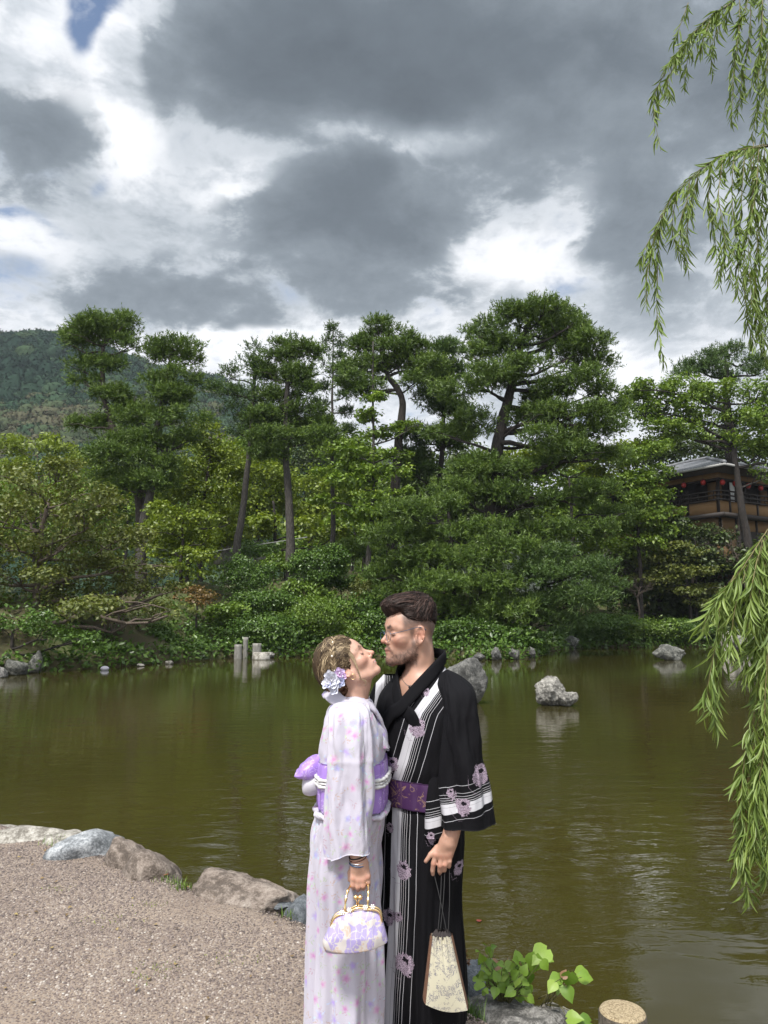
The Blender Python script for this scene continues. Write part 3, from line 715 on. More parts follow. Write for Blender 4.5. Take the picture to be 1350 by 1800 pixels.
T_('maple_tree', 'fresh green layered tree with a slender grey stem in the middle of the mound', 'tree', 42,
   [(648, 985), (652, 930), (656, 840), (656, 740), (655, 600)], .20, .04,
   [(640, 800, 50, 10), (600, 790, 38, 10), (682, 830, 54, 10), (620, 850, 48, 11), (690, 870, 38, 10), (630, 905, 48, 11), (590, 880, 38, 9), (702, 800, 28, 8), (670, 762, 42, 9), (650, 730, 34, 9), (722, 750, 28, 8), (655, 700, 26, 8), (600, 830, 40, 10), (675, 905, 40, 10), (655, 645, 16, 8)],
   'maple', 'bark_grey', 'leaf', seed=8, dens=42, L=.26, W=.15, split=3, flat=.8, gap=-.12)
# the great pine and the low pines in front of it
T_('pine_tree', 'great broad pine with layered boughs, the largest tree across the pond', 'pine tree', 40,
   [(858, 1010), (864, 900), (870, 830), (880, 760), (893, 700), (905, 650), (918, 600), (935, 555)], .52, .14,
   [(950, 541, 56, 18), (910, 556, 48, 18), (1000, 566, 42, 20), (862, 574, 34, 14), (838, 588, 30, 14), (960, 585, 66, 18), (1032, 600, 38, 18), (890, 606, 58, 14), (832, 622, 40, 12), (1000, 625, 58, 16), (932, 642, 48, 12), (850, 664, 58, 20), (812, 682, 48, 16), (892, 672, 38, 15), (1042, 642, 36, 18), (1000, 665, 58, 17), (1062, 690, 36, 17), (960, 700, 58, 18), (1072, 722, 36, 16), (1002, 730, 66, 20), (930, 735, 48, 17), (1044, 757, 56, 16), (962, 772, 58, 18), (850, 740, 58, 22), (792, 762, 48, 17), (832, 820, 58, 22), (884, 830, 56, 18), (940, 822, 48, 16), (1000, 800, 58, 16), (1052, 800, 44, 14), (862, 872, 68, 20), (800, 862, 48, 17), (920, 882, 58, 18), (1012, 880, 58, 18), (1062, 862, 46, 16), (1082, 902, 34, 14), (982, 932, 58, 18), (1044, 932, 58, 18), (900, 930, 60, 20)],
   'pine', 'bark_dark', seed=9, dens=26, k=9, limb_r=.55, twigs=3, dyj=1.6, depth=1.0, slim=4)
T_('pine_tree', 'low spreading young pine whose fresh boughs hang over the water behind the man', 'pine tree', 37.5,
   [(800, 1095), (797, 1040), (792, 960), (788, 900)], .22, .08,
   [(720, 900, 56, 18), (782, 890, 48, 16), (700, 940, 56, 18), (772, 940, 68, 20), (842, 932, 58, 18), (740, 985, 78, 22), (690, 1012, 58, 18), (822, 985, 68, 22), (882, 962, 58, 20), (772, 1030, 86, 24), (862, 1030, 78, 24), (800, 1075, 70, 20), (705, 1045, 50, 16), (880, 1075, 70, 22)],
   'pine', 'bark_dark', seed=10, dens=27, k=9, dyj=1.2, limb_r=.3, depth=1.0, slim=4)
T_('pine_tree', 'low dark young pine leaning over the water at the right foot of the great pine', 'pine tree', 37.5,
   [(925, 1125), (942, 1060), (962, 1000), (950, 960)], .18, .06,
   [(932, 1010, 58, 20), (950, 1060, 58, 22), (1002, 1012, 56, 20), (1042, 1000, 48, 18), (1030, 1050, 58, 22), (980, 1088, 48, 16), (1070, 1030, 36, 14), (960, 980, 50, 18)],
   'pine_blue', 'bark_dark', seed=11, dens=27, k=9, dyj=1.0, limb_r=.3, depth=1.0, slim=4)
# ---- left bank
r_ = np.random.default_rng(44)
rows = []
for px, py, rx, ry in [(45, 850, 60, 24), (130, 870, 60, 22), (-20, 900, 70, 26), (60, 905, 70, 24), (160, 915, 60, 20), (215, 950, 56, 18), (10, 955, 70, 24), (100, 960, 76, 24), (190, 990, 66, 18), (260, 1000, 52, 14), (285, 1035, 44, 14), (30, 1010, 76, 24), (120, 1020, 76, 22), (215, 1035, 66, 18), (60, 1060, 76, 22), (160, 1070, 70, 18), (240, 1075, 56, 16), (0, 1070, 60, 24), (295, 1075, 40, 12), (-60, 980, 70, 40), (-70, 1060, 70, 36), (190, 880, 40, 14), (105, 825, 34, 14)]:
    rows.append((px, py, rx * 1.08, ry * 1.05, r_.uniform(-2.2, 2.2)))
T_('crape_myrtle_tree', 'wide olive brown tree with bare pale twisted branches leaning over the left shore', 'tree', 29.5,
   [(50, 1140), (62, 1090), (66, 1030), (72, 960), (85, 880)], .20, .07, rows, 'olive', 'bark_pale', 'leaf', seed=12, dens=44, L=.17, W=.10, split=4, flat=.75, gap=-.05, inner=.35, twigs=5, limb_r=.5, under=.7, lump=.45)
T_('bush', 'dark leafy bush over the stones at the left edge of the pond', 'bush', 26.5, [(20, 1160), (22, 1110)], .08, .04,
   [(15, 1105, 60, 24), (90, 1115, 52, 22), (-50, 1110, 50, 34), (140, 1120, 34, 16), (60, 1090, 44, 18)], 'shrub', 'bark_dark', 'leaf', seed=13, dens=60, L=.13, W=.07, split=4, flat=.5)
T_('bamboo_grove', 'bright yellow green feathery bamboo behind the olive brown tree at left', 'bamboo', 58,
   [(70, 960), (70, 880), (66, 800)], .10, .04,
   [(40, 790, 46, 20), (90, 782, 30, 18), (120, 800, 46, 20), (0, 775, 46, 18), (165, 815, 42, 20), (70, 830, 60, 26), (-60, 770, 60, 30), (150, 840, 50, 22), (15, 830, 50, 26), (85, 770, 16, 16)],
   'lime', 'bark_pale', 'leaf', seed=14, dens=15, L=.42, W=.14, split=5, flat=.35, gap=-.1, tilt=.9)
T_('maple_tree', 'yellow green maple with thin dark branches behind the left pines', 'maple', 50,
   [(352, 985), (352, 930), (362, 860), (372, 790)], .22, .06,
   [(372, 760, 34, 16), (345, 790, 44, 16), (400, 795, 44, 16), (320, 820, 40, 16), (372, 825, 56, 18), (420, 835, 36, 16), (340, 860, 56, 18), (400, 870, 46, 18), (310, 880, 40, 16), (360, 905, 56, 18), (405, 912, 36, 14), (365, 735, 18, 12)],
   'lime', 'bark_dark', 'leaf', seed=15, dens=42, L=.22, W=.14, split=3, flat=.75, gap=-.12)
T_('maple_tree', 'lower bright maple with flat leafy tiers in front of the left pine trunks', 'maple', 38.5,
   [(320, 1045), (318, 1000), (322, 950), (320, 900)], .14, .04,
   [(300, 900, 46, 12), (340, 915, 40, 12), (280, 930, 40, 12), (320, 940, 56, 13), (360, 950, 36, 12), (300, 965, 50, 13), (345, 980, 44, 13), (325, 1005, 44, 12), (275, 985, 30, 12)],
   'lime', 'bark_dark', 'leaf', seed=16, dens=60, L=.19, W=.125, split=3, flat=.8, gap=-.1)
T_('maple_tree', 'small rusty orange maple low above the water left of the stone posts', 'maple', 35.5, [(345, 1075), (345, 1045)], .06, .03,
   [(340, 1038, 30, 8), (362, 1048, 26, 8), (325, 1050, 22, 8), (350, 1058, 28, 8)], 'rust', 'bark_dark', 'leaf', seed=17, dens=60, L=.14, W=.09, split=2, flat=.8)
# ---- trees further back in the garden
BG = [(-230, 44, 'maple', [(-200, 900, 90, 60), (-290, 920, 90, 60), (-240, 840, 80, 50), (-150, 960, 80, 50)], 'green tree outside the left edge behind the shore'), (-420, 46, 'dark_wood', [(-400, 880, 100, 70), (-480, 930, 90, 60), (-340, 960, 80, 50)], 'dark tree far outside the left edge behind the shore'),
      (850, 62, 'dark_wood', [(820, 830, 60, 50), (880, 850, 60, 50), (840, 910, 70, 50), (780, 900, 50, 40), (900, 920, 60, 40)], 'dark tree filling the gap behind the trunk of the great pine'), (985, 64, 'maple', [(950, 830, 60, 46), (1010, 850, 60, 46), (1060, 880, 60, 50), (970, 920, 60, 40), (1040, 950, 60, 40)], 'green tree behind the right boughs of the great pine'),
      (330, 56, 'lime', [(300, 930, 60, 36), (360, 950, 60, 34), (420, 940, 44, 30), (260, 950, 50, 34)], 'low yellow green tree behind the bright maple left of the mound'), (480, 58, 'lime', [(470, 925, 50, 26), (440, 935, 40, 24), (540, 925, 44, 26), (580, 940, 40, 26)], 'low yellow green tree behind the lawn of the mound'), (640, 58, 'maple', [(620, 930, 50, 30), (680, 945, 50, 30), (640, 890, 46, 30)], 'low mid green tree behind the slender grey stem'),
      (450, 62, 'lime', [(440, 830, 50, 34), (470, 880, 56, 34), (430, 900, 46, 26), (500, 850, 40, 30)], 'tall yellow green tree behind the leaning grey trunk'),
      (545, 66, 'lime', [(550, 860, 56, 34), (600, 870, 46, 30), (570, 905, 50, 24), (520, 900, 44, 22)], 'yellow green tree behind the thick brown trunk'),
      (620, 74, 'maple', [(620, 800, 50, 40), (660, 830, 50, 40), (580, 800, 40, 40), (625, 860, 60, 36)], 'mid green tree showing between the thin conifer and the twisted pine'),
      (725, 60, 'dark_wood', [(720, 850, 50, 40), (760, 880, 60, 40), (700, 900, 50, 36), (740, 810, 40, 30)], 'dark tree behind the twisted pine and the slim dark pine'),
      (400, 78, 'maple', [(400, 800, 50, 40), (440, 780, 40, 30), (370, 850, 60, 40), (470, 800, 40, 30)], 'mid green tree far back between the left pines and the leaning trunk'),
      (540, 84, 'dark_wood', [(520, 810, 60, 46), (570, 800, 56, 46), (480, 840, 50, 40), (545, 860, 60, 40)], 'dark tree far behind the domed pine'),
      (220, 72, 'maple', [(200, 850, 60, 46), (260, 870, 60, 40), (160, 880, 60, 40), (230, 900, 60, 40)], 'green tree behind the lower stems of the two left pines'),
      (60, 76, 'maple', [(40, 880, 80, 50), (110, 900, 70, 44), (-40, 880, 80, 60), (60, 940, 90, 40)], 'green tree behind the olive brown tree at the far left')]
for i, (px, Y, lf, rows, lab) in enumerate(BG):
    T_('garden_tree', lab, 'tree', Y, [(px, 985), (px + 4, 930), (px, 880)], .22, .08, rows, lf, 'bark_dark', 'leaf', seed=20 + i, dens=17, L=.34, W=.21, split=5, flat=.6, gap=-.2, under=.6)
# ---- right bank
T_('maple_tree', 'wide light green maple spreading above the tiled roof at right', 'maple', 48.6,
   [(1318, 985), (1305, 900), (1295, 830), (1288, 760), (1280, 700)], .34, .10,
   [(1150, 690, 46, 18), (1200, 684, 56, 18), (1262, 692, 50, 16), (1330, 690, 46, 20), (1120, 722, 40, 18), (1180, 722, 60, 18), (1240, 738, 56, 16), (1320, 740, 48, 20), (1160, 752, 44, 14), (1212, 762, 50, 12), (1350, 720, 50, 26), (1380, 780, 50, 30), (1330, 790, 46, 16), (1290, 775, 30, 10), (1350, 830, 36, 16), (1125, 680, 22, 12)],
   'maple', 'bark_dark', 'leaf', seed=40, dens=50, L=.22, W=.14, split=3, flat=.8, gap=-.12, limb_r=.6, twigs=3)
T_('pine_tree', 'old pine with a thin cloud shaped top rising behind the light green maple at right', 'pine tree', 52,
   [(1290, 960), (1285, 850), (1278, 740), (1275, 680), (1278, 640)], .38, .16,
   [(1275, 618, 44, 10), (1218, 645, 44, 10), (1315, 632, 38, 10), (1252, 648, 44, 9), (1200, 655, 26, 7), (1245, 625, 28, 9), (1335, 650, 30, 10), (1290, 660, 40, 9)],
   'pine_blue', 'bark_dark', seed=41, dens=22, split=3, limb_r=.6)
T_('maple_tree', 'dark green maple with drooping tiers hiding the left end of the tiled house', 'maple', 47.3,
   [(1128, 1090), (1125, 1000), (1120, 900), (1118, 820)], .20, .06,
   [(1112, 800, 48, 14), (1150, 790, 34, 12), (1142, 836, 46, 14), (1100, 850, 46, 16), (1120, 880, 48, 14), (1152, 868, 40, 12), (1145, 910, 44, 13), (1110, 925, 50, 15), (1165, 935, 40, 12), (1120, 960, 50, 14), (1180, 900, 28, 10)],
   'maple', 'bark_dark', 'leaf', seed=42, dens=50, L=.22, W=.14, split=3, flat=.8, gap=-.12)
T_('maple_tree', 'low olive maple in flat tiers on the dark bank below the tiled house', 'maple', 48,
   [(1215, 1090), (1210, 1040), (1202, 990), (1195, 965)], .14, .05,
   [(1182, 962, 46, 8), (1215, 975, 48, 8), (1150, 985, 52, 9), (1200, 1005, 56, 9), (1242, 1035, 36, 8), (1150, 1020, 60, 10), (1190, 1040, 46, 9), (1236, 1060, 40, 8)],
   'olive', 'bark_dark', 'leaf', seed=43, dens=46, L=.22, W=.14, split=3, flat=.85, gap=-.1)
T_('maple_tree', 'yellow tinged maple glimpsed through the boughs of the great pine', 'maple', 52,
   [(1010, 985), (1005, 900), (1000, 840)], .20, .06, [(905, 805, 50, 14), (960, 812, 44, 12), (1040, 815, 50, 14), (1080, 830, 44, 14), (1060, 800, 30, 10), (1100, 790, 40, 16)],
   'lime', 'bark_dark', 'leaf', seed=44, dens=26, L=.26, W=.17, split=3, flat=.8)
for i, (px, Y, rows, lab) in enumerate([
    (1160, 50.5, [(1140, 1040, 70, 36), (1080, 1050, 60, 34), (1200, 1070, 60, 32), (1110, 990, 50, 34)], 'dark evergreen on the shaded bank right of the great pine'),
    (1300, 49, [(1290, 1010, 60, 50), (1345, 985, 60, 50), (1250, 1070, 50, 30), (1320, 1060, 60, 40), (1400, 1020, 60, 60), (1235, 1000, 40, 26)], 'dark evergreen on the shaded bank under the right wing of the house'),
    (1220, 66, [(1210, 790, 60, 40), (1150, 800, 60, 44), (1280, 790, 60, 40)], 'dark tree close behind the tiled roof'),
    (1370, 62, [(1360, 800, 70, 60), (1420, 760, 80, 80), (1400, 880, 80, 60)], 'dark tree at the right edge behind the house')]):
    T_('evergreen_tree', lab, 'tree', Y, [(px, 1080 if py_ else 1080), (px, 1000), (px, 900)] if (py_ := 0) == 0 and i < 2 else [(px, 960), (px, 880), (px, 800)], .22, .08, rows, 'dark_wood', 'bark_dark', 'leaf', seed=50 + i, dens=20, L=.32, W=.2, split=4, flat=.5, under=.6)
# ---- bare twiggy shrubs on the right bank
def twiggy(px, py, Y, H, Wd, seed, label):
    r = np.random.default_rng(seed); b = P(px, py, Y); e = empty('bare_shrub', b); tag(e, label, 'shrub'); mb = MB()
    def grow(a, d_, L_, r0, lev):
        c = a + d_ * L_; pts = limb(mb, a, c, r0, r0 * .55, r, 0, 6, .22, 5 if lev < 2 else 3)
        if lev < 4:
            for _ in range(3):
                q_ = pts[r.integers(2, 6)]; dd = d_ + r.normal(0, .55, 3) * [1.2, 1, .8]; dd[2] = abs(dd[2]) * .8; dd /= np.linalg.norm(dd); grow(q_, dd, L_ * r.uniform(.55, .75), r0 * .55, lev + 1)
    for k in range(5):
        d_ = np.array([Wd * r.uniform(-1, 1), .3 * r.uniform(-1, 1), 1.0]); d_ /= np.linalg.norm(d_); grow(np.zeros(3), d_, H * r.uniform(.35, .5), .05, 0)
    V_, F_ = tube(np.array([[0, 0, float(land_z(b[0], b[1])) - b[2] - .2], [.1, 0, -.8], [0, 0, .05]]), .06, 6); mb.add(V_, F_)
    mb.build('branch', M['bark_pale'], e)
twiggy(1305, 1000, 48.2, 3.6, 1.6, 61, 'bare twiggy shrub with fanned reddish branches below the house balcony')
twiggy(1120, 1050, 47, 1.6, 2.2, 62, 'bare pale branched shrub low on the dark bank right of the great pine')
# ---- shrubs along the far bank
SH = [(560, 990, 40, 34, 40, 'shrub', 'glossy upright bush right of the thick brown pine trunk'), (432, 1012, 42, 34, 39.5, 'shrub', 'dark rounded bush below the leaning grey trunk'),
      (400, 1076, 34, 17, 36.8, 'shrub_bright', 'bright green rounded bush above the stone posts'), (480, 1110, 66, 34, 37, 'shrub', 'wide leafy bush right of the stone posts at the waterline'),
      (385, 1118, 54, 30, 36.4, 'shrub', 'dark bush hanging over the water left of the stone posts'), (560, 1092, 76, 44, 37.6, 'shrub_bright', 'large fresh green bush behind the head of the woman'),
      (640, 1072, 52, 32, 38.4, 'shrub', 'mid green bush on the slope left of the head of the man'), (625, 1128, 46, 20, 37, 'shrub_bright', 'low bright bush at the waterline between the two heads'),
      (322, 1122, 44, 26, 35.6, 'shrub', 'shaded bush with broad leaves over the shore stones at left'), (262, 1116, 44, 24, 34, 'shrub', 'dark shaded bush beside the square shore stone'),
      (545, 1040, 40, 20, 39.6, 'shrub_bright', 'small loose bush below the white boulder on the slope'), (470, 1058, 50, 24, 38.6, 'shrub', 'dusky bush on the slope between the posts and the white boulder'),
      (600, 1015, 44, 22, 41, 'shrub', 'low bush on the bare slope right of the white boulder'), (665, 1030, 46, 22, 40, 'olive', 'yellowish bush on the slope above the head of the man'),
      (500, 985, 40, 16, 44, 'shrub_bright', 'small bush at the foot of the thick brown pine trunk'), (450, 965, 34, 14, 47, 'shrub', 'low dark bush left of the thick brown pine trunk'),
      (690, 1095, 50, 26, 37, 'shrub', 'low shaded bush behind the face of the man'), (830, 1105, 60, 22, 36, 'shrub', 'ferny bush at the waterline behind the shoulder of the man'),
      (900, 1120, 50, 18, 36, 'shrub', 'low ferny bush above the shore stones right of the man'), (1040, 1100, 70, 22, 46.5, 'shrub', 'dark ground bush of round leaves at the shaded waterline'),
      (1120, 1104, 60, 20, 47.2, 'shrub_bright', 'clump of yellowish ferns at the shaded waterline'), (1185, 1108, 56, 18, 47.8, 'shrub', 'dark fern clump at the right end of the shaded waterline'),
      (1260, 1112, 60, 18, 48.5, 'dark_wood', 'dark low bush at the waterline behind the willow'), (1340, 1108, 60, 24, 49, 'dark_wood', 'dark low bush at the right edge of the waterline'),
      (690, 985, 40, 20, 44, 'shrub', 'shaded bush at the foot of the slender grey stem'), (620, 965, 34, 16, 47, 'shrub_bright', 'small bright bush behind the thin conifer stem')]
for i, (px, py, rx, ry, Y, lf, lab) in enumerate(SH):
    T_('shrub', lab, 'shrub', Y, [(px, py + ry), (px + 3, py)], .05, .02, [(px, py, rx * 1.15, ry * 1.15), (px - rx * .6, py + ry * .4, rx * .6, ry * .75), (px + rx * .6, py + ry * .45, rx * .6, ry * .75), (px, py + ry * .75, rx * .8, ry * .6)], lf, 'bark_dark', 'leaf',
       seed=70 + i, dens=(84 if lf != 'dark_wood' else 50) / (ls_ := (.9, .7, 1.12, .8)[i % 4]) ** 2, L=.165 * ls_, W=.095 * ls_, split=5, flat=.45, gap=-.35, dyj=.3, depth=.7, twigs=1, lump=.4)
# ---- low ground cover on the bank
r = np.random.default_rng(91); n_ = 38000
x = r.uniform(-24, 32, n_); d_ = np.abs(r.normal(0, 1, n_)) * 4.2 - .35; y = shore_y(x) + d_; y += r.uniform(-.15, .15, n_)
g_ = fbm(np.stack([x * .5, y * .5, 0 * x], -1), 3); keep = (g_ > -.12) | (d_ < .9)
x, y, d_ = x[keep], y[keep], d_[keep]; z = np.maximum(land_z(x, y), -.02) + np.abs(r.normal(0, .16, len(x))) * (1 + .8 * (d_ < 1.2)) + .04
V, F, ti = leaves(np.stack([x, y, z], 1), np.tile([0, -.35, .94], (len(x), 1)), r, .24, .13, .25, .7)
tag(build('ground_cover', V, F, M['shrub'], None, False, {'tint': ti}), kind='stuff'); NT_ += len(F)
# ---- woods that close the view behind the garden: one mass
T_('evergreen_tree', 'dark leafy tree screening the lower storey of the house', 'tree', 48.3, [(1225, 1080), (1224, 1010), (1222, 950)], .12, .05, [(1212, 938, 46, 24), (1258, 950, 40, 24), (1185, 925, 34, 18), (1240, 985, 50, 26), (1195, 975, 40, 24)], 'dark_wood', 'bark_dark', 'leaf', seed=60, dens=30, L=.26, W=.16, split=4, flat=.5, under=.6)
r = np.random.default_rng(90); rows = []
for px in range(-330, 1800, 70):
    for k in range(4): rows.append((px + r.uniform(-30, 30), r.uniform(840, 960) + (30 if 300 < px < 700 else 0) if k else r.uniform(955, 1000), r.uniform(50, 80), r.uniform(36, 56), r.uniform(-8, 8)))
bl = pix_blobs(104, rows, r, 2, .8, 3); p, n = blob_points(bl, 1.5, r, .6, .35, .5, -.4); V, F, ti = leaves(p, n, r, .75, .5, .5, .6)
tag(build('distant_woods', V, F, M['maple'], None, False, {'tint': ti}), kind='stuff')
NT_ += len(F)
print('tree triangles', NT_)
# ================================================================ PEOPLE
YM, YW = 3.06, 2.92                                     # distances of the man and the woman
GZ = NEAR_Z
def col_material(name, rough=.5, sss=.0, bump_scale=0, bump_s=.2, bump_d=.001, attrn='col'):
    m_, t = material(name); c = attr(t, attrn, 'Vector'); kw = {}
    if sss: kw = {'Subsurface Weight': sss, 'Subsurface Radius': (.012, .004, .002), 'Subsurface Scale': 1.0}
    b = t.noise(t.node('ShaderNodeNewGeometry').outputs['Position'], bump_scale, 3, .6) if bump_scale else None
    finish(t, principled(t, c, rough, b, bump_s, bump_d, **kw)); return m_
M['skin'] = col_material('skin', .48, .12, 700, .25, .0006)
def hair_material(name, cols, rough=.42):
    m_, t = material(name); c = t.ramp(attr(t, 'tint'), cols)
    finish(t, principled(t, c, rough, **{'Specular IOR Level': .12})); return m_
M['hair_dark'] = hair_material('dark_brown_hair', [(0, (.006, .004, .0035)), (.5, (.020, .0125, .0105)), (1, (.075, .046, .038))])
M['hair_blonde'] = hair_material('streaked_blonde_hair', [(0, (.018, .012, .008)), (.36, (.055, .037, .023)), (.62, (.15, .110, .066)), (1, (.42, .33, .21))])
M['hair_bun'] = hair_material('brown_bun_hair', [(0, (.018, .008, .005)), (.5, (.060, .028, .016)), (1, (.20, .115, .062))])

def sm(x, a, b): return smooth01(x, a, b)
def head_sdf(p, male):
    q_ = p.copy(); q_[..., 1] = np.abs(q_[..., 1])
    d = smin(sd_ell(p, (-.008, 0, .045), (.092, .073, .087)), sd_ell(p, (.036, 0, .042), (.058, .060, .060)), .03)
    d = smin(d, sd_ell(p, (.044, 0, -.018), (.051, .058, .052)), .025)
    d = smin(d, sd_ell(q_, (.060, .043, -.010), (.022, .017, .016)), .02)
    jw = .0 if male else -.003
    d = smin(d, sd_chain(q_, [(.004, .055 + jw, -.030), (.014, .048 + jw, -.060), (.058, .028 + jw, -.086), (.083, .008, -.091)], [.019, .018, .016, .016], .01), .022)
    d = smin(d, sd_ell(p, (.045, 0, -.066), (.045, .040, .028)), .022)
    d = smin(d, sd_sphere(p, (.084, 0, -.086), .021 if male else .019), .015)
    d = smin(d, sd_ell(p, (.076, 0, -.050), (.027, .030, .026)), .015)
    d = smin(d, sd_chain(q_, [(.086, .006, .035), (.078, .034, .039), (.060, .054, .030)], [.010 if male else .007, .010 if male else .007, .007], .01), .014)
    d = smax(d, -sd_sphere(q_, (.102, .032, .013), .0185), .012)
    d = smin(d, sd_ell(q_, (.0765, .032, .012), (.0145, .016, .0115)), .004)
    d = smin(d, sd_cone(p, (.084, 0, .024), (.110, 0, -.010), .0072, .0085), .010)
    d = smin(d, sd_sphere(p, (.1140, 0, -.0145), .0090 if male else .0084), .006)
    d = smin(d, sd_sphere(q_, (.1005, .0118, -.0205), .0070), .006)
    d = smax(d, -sd_ell(q_, (.1045, .0068, -.0285), (.0050, .0036, .0035)), .002)
    d = smin(d, sd_chain(q_, [(.0925, .021, -.0508), (.1010, .007, -.0455), (.1020, 0, -.0462)], [.003, .0058, .0056], .003), .004)
    d = smin(d, sd_chain(q_, [(.0925, .019, -.0530), (.0998, 0, -.0580)], [.003, .0066], .003), .004)
    d = smax(d, -sd_chain(q_, [(.1105, 0, -.0518), (.1050, .012, -.0516), (.0965, .022, -.0512)], [.0032, .0030, .0024], .001), .002)
    # ears
    R = rotz(-.42) @ roty(-.17)
    e = (q_ - np.array([-.010, .0735, .003])) @ R
    ring = np.hypot(e[..., 0] / .0150, (e[..., 2]) / np.where(e[..., 2] > 0, .030, .031)) - 1
    ear = np.minimum(np.sqrt((ring * .019) ** 2 + (e[..., 1] - .004) ** 2) - .0040, sd_ell(e, (.001, 0, 0), (.0145, .0050, .029)))
    ear = smin(ear, sd_ell(e, (.004, .002, -.026), (.008, .0045, .009)), .004)
    ear = smax(ear, -sd_ell(e, (.004, .0085, -.004), (.0075, .008, .011)), .003)
    return smin(d, ear, .004)

def skin_colour(p, base, male, world_p):
    """paint of the face: blush, lips, brows, lashes, stubble (p in head coordinates)"""
    n = len(p); c = np.tile(np.array(base, float), (n, 1)); q_ = p.copy(); q_[:, 1] = np.abs(q_[:, 1])
    def mixc(m, col, k=1.0):
        nonlocal c; m = np.clip(m * k, 0, 1)[:, None]; c = c * (1 - m) + np.array(col) * m
    c *= 1 + .05 * fbm(world_p * 35, 3)[:, None]
    blush = np.exp(-((q_ - [.072, .042, -.016]) ** 2).sum(1) / .022 ** 2) + np.exp(-((q_ - [.115, 0, -.016]) ** 2).sum(1) / .014 ** 2) + np.exp(-((q_ - [-.012, .080, .004]) ** 2).sum(1) / .026 ** 2) * 1.1
    mixc(blush, np.array(base) * [1.0, .72, .68], .65)
    lip = np.minimum(sd_chain(q_, [(.094, .020, -.0508), (.103, .006, -.0462), (.1035, 0, -.047)], [.002, .0048, .0048], .002), sd_chain(q_, [(.094, .018, -.053), (.102, 0, -.058)], [.002, .0062], .002))
    mixc(sm(lip, .0022, -.0012), (.50, .20, .17) if male else (.56, .21, .21), .85)
    mixc(sm(sd_chain(q_, [(.109, 0, -.0518), (.0960, .021, -.0514)], [.0016, .0012], .001), .0018, 0), (.12, .04, .035), .8)
    brow = sd_chain(q_, [(.0985, .014, .0345), (.0935, .030, .0405), (.074, .052, .035)], [.0046, .0044, .002] if male else [.003, .003, .0014], .002)
    mixc(sm(brow, .0028, -.001), (.030, .018, .014) if male else (.10, .06, .04), .88)
    lash = sd_chain(q_, [(.0925, .018, .0075), (.0925, .032, .0050), (.083, .046, .0070)], [.0012, .0018, .0014], .001)
    mixc(sm(lash, .0028, .0004), (.02, .012, .010), .95)
    crease = sd_chain(q_, [(.090, .018, .0175), (.089, .032, .0200), (.080, .046, .0160)], [.001, .001, .001], .001)
    mixc(sm(crease, .003, 0), np.array(base) * [.55, .42, .38], .6)
    if male:
        gr = .5 + .5 * vnoise(world_p * 420); gr2 = .5 + .5 * fbm(world_p * 60, 3)
        line = np.interp(q_[:, 0], [-.005, .012, .04, .075, .10], [.02, -.018, -.040, -.056, -.070])
        b = sm(q_[:, 2], line + .010, line - .016) * sm(q_[:, 0], -.006, .010) * sm(q_[:, 2], -.128, -.100)
        b = np.maximum(b, sm(sd_chain(q_, [(.107, .002, -.0375), (.098, .019, -.044), (.090, .026, -.060)], [.0050, .0052, .005], .002), .0035, -.002) * .95)
        b *= 1 - sm(sd_chain(q_, [(.1005, 0, -.0695), (.098, .008, -.069)], [.004, .003], .002), .004, 0) * .4
        b *= sm(lip, 0, .0015)
        mixc(b * np.clip(.35 + .45 * gr + .35 * (gr2 - .2), 0, 1), (.060, .036, .028), .92)
        fade = sm(q_[:, 2], .002, .055) * sm(q_[:, 0], .062, .046) * sm(q_[:, 1], .030, .05) + sm(q_[:, 0], -.030, -.075) * sm(q_[:, 2], -.055, .0)
        side = sd_cone(q_, (.022, .072, .03), (.020, .070, -.03), .008, .006)
        fade = np.maximum(np.clip(fade, 0, 1) * sm(np.hypot(q_[:, 0] + .010, q_[:, 2] - .003), .028, .040), sm(side, .006, -.002) * .8)
        mixc(fade * (.72 + .28 * gr), (.060, .043, .038), .90)
    return c

def hand_rows(pts): return [np.asarray(p, float) for p in pts]

# ---------------------------------------------------------------- lofted cloth
def loft(rows, N, nz, folds=None, top=None):
    """rows: (z, cx, cy, a, b, ang): half widths a across, b along the facing direction ang. Returns grid V (nz,N,3), unit outward normals, theta, z parameter"""
    R_ = spline(rows, nz) if top is None else top
    th = np.linspace(0, 2 * np.pi, N, endpoint=False); ct, st = np.cos(th), np.sin(th)
    ex = 2 / 2.35; cc = np.sign(ct) * np.abs(ct) ** ex; ss = np.sign(st) * np.abs(st) ** ex
    f = np.stack([np.cos(R_[:, 5]), np.sin(R_[:, 5]), 0 * R_[:, 5]], 1); l = np.stack([-np.sin(R_[:, 5]), np.cos(R_[:, 5]), 0 * R_[:, 5]], 1)
    V = np.stack([R_[:, 1], R_[:, 2], R_[:, 0]], 1)[:, None] + cc[None, :, None] * R_[:, 4][:, None, None] * f[:, None] + ss[None, :, None] * R_[:, 3][:, None, None] * l[:, None]
    n = cc[None, :, None] * f[:, None] / R_[:, 4][:, None, None] + ss[None, :, None] * l[:, None] / R_[:, 3][:, None, None]
    n = n / np.linalg.norm(n, axis=2, keepdims=True)
    return V, n, th, R_
def arc_uv(V):
    """metres round and along a lofted grid"""
    du = np.linalg.norm(np.diff(V, axis=1, append=V[:, :1]), axis=2); u = np.concatenate([np.zeros((len(V), 1)), np.cumsum(du, 1)[:, :-1]], 1)
    dv = np.linalg.norm(np.diff(V, axis=0), axis=2).mean(1); v = np.concatenate([[0], np.cumsum(dv)])
    return np.stack([u, np.broadcast_to(v[:, None], u.shape), 0 * u], -1)
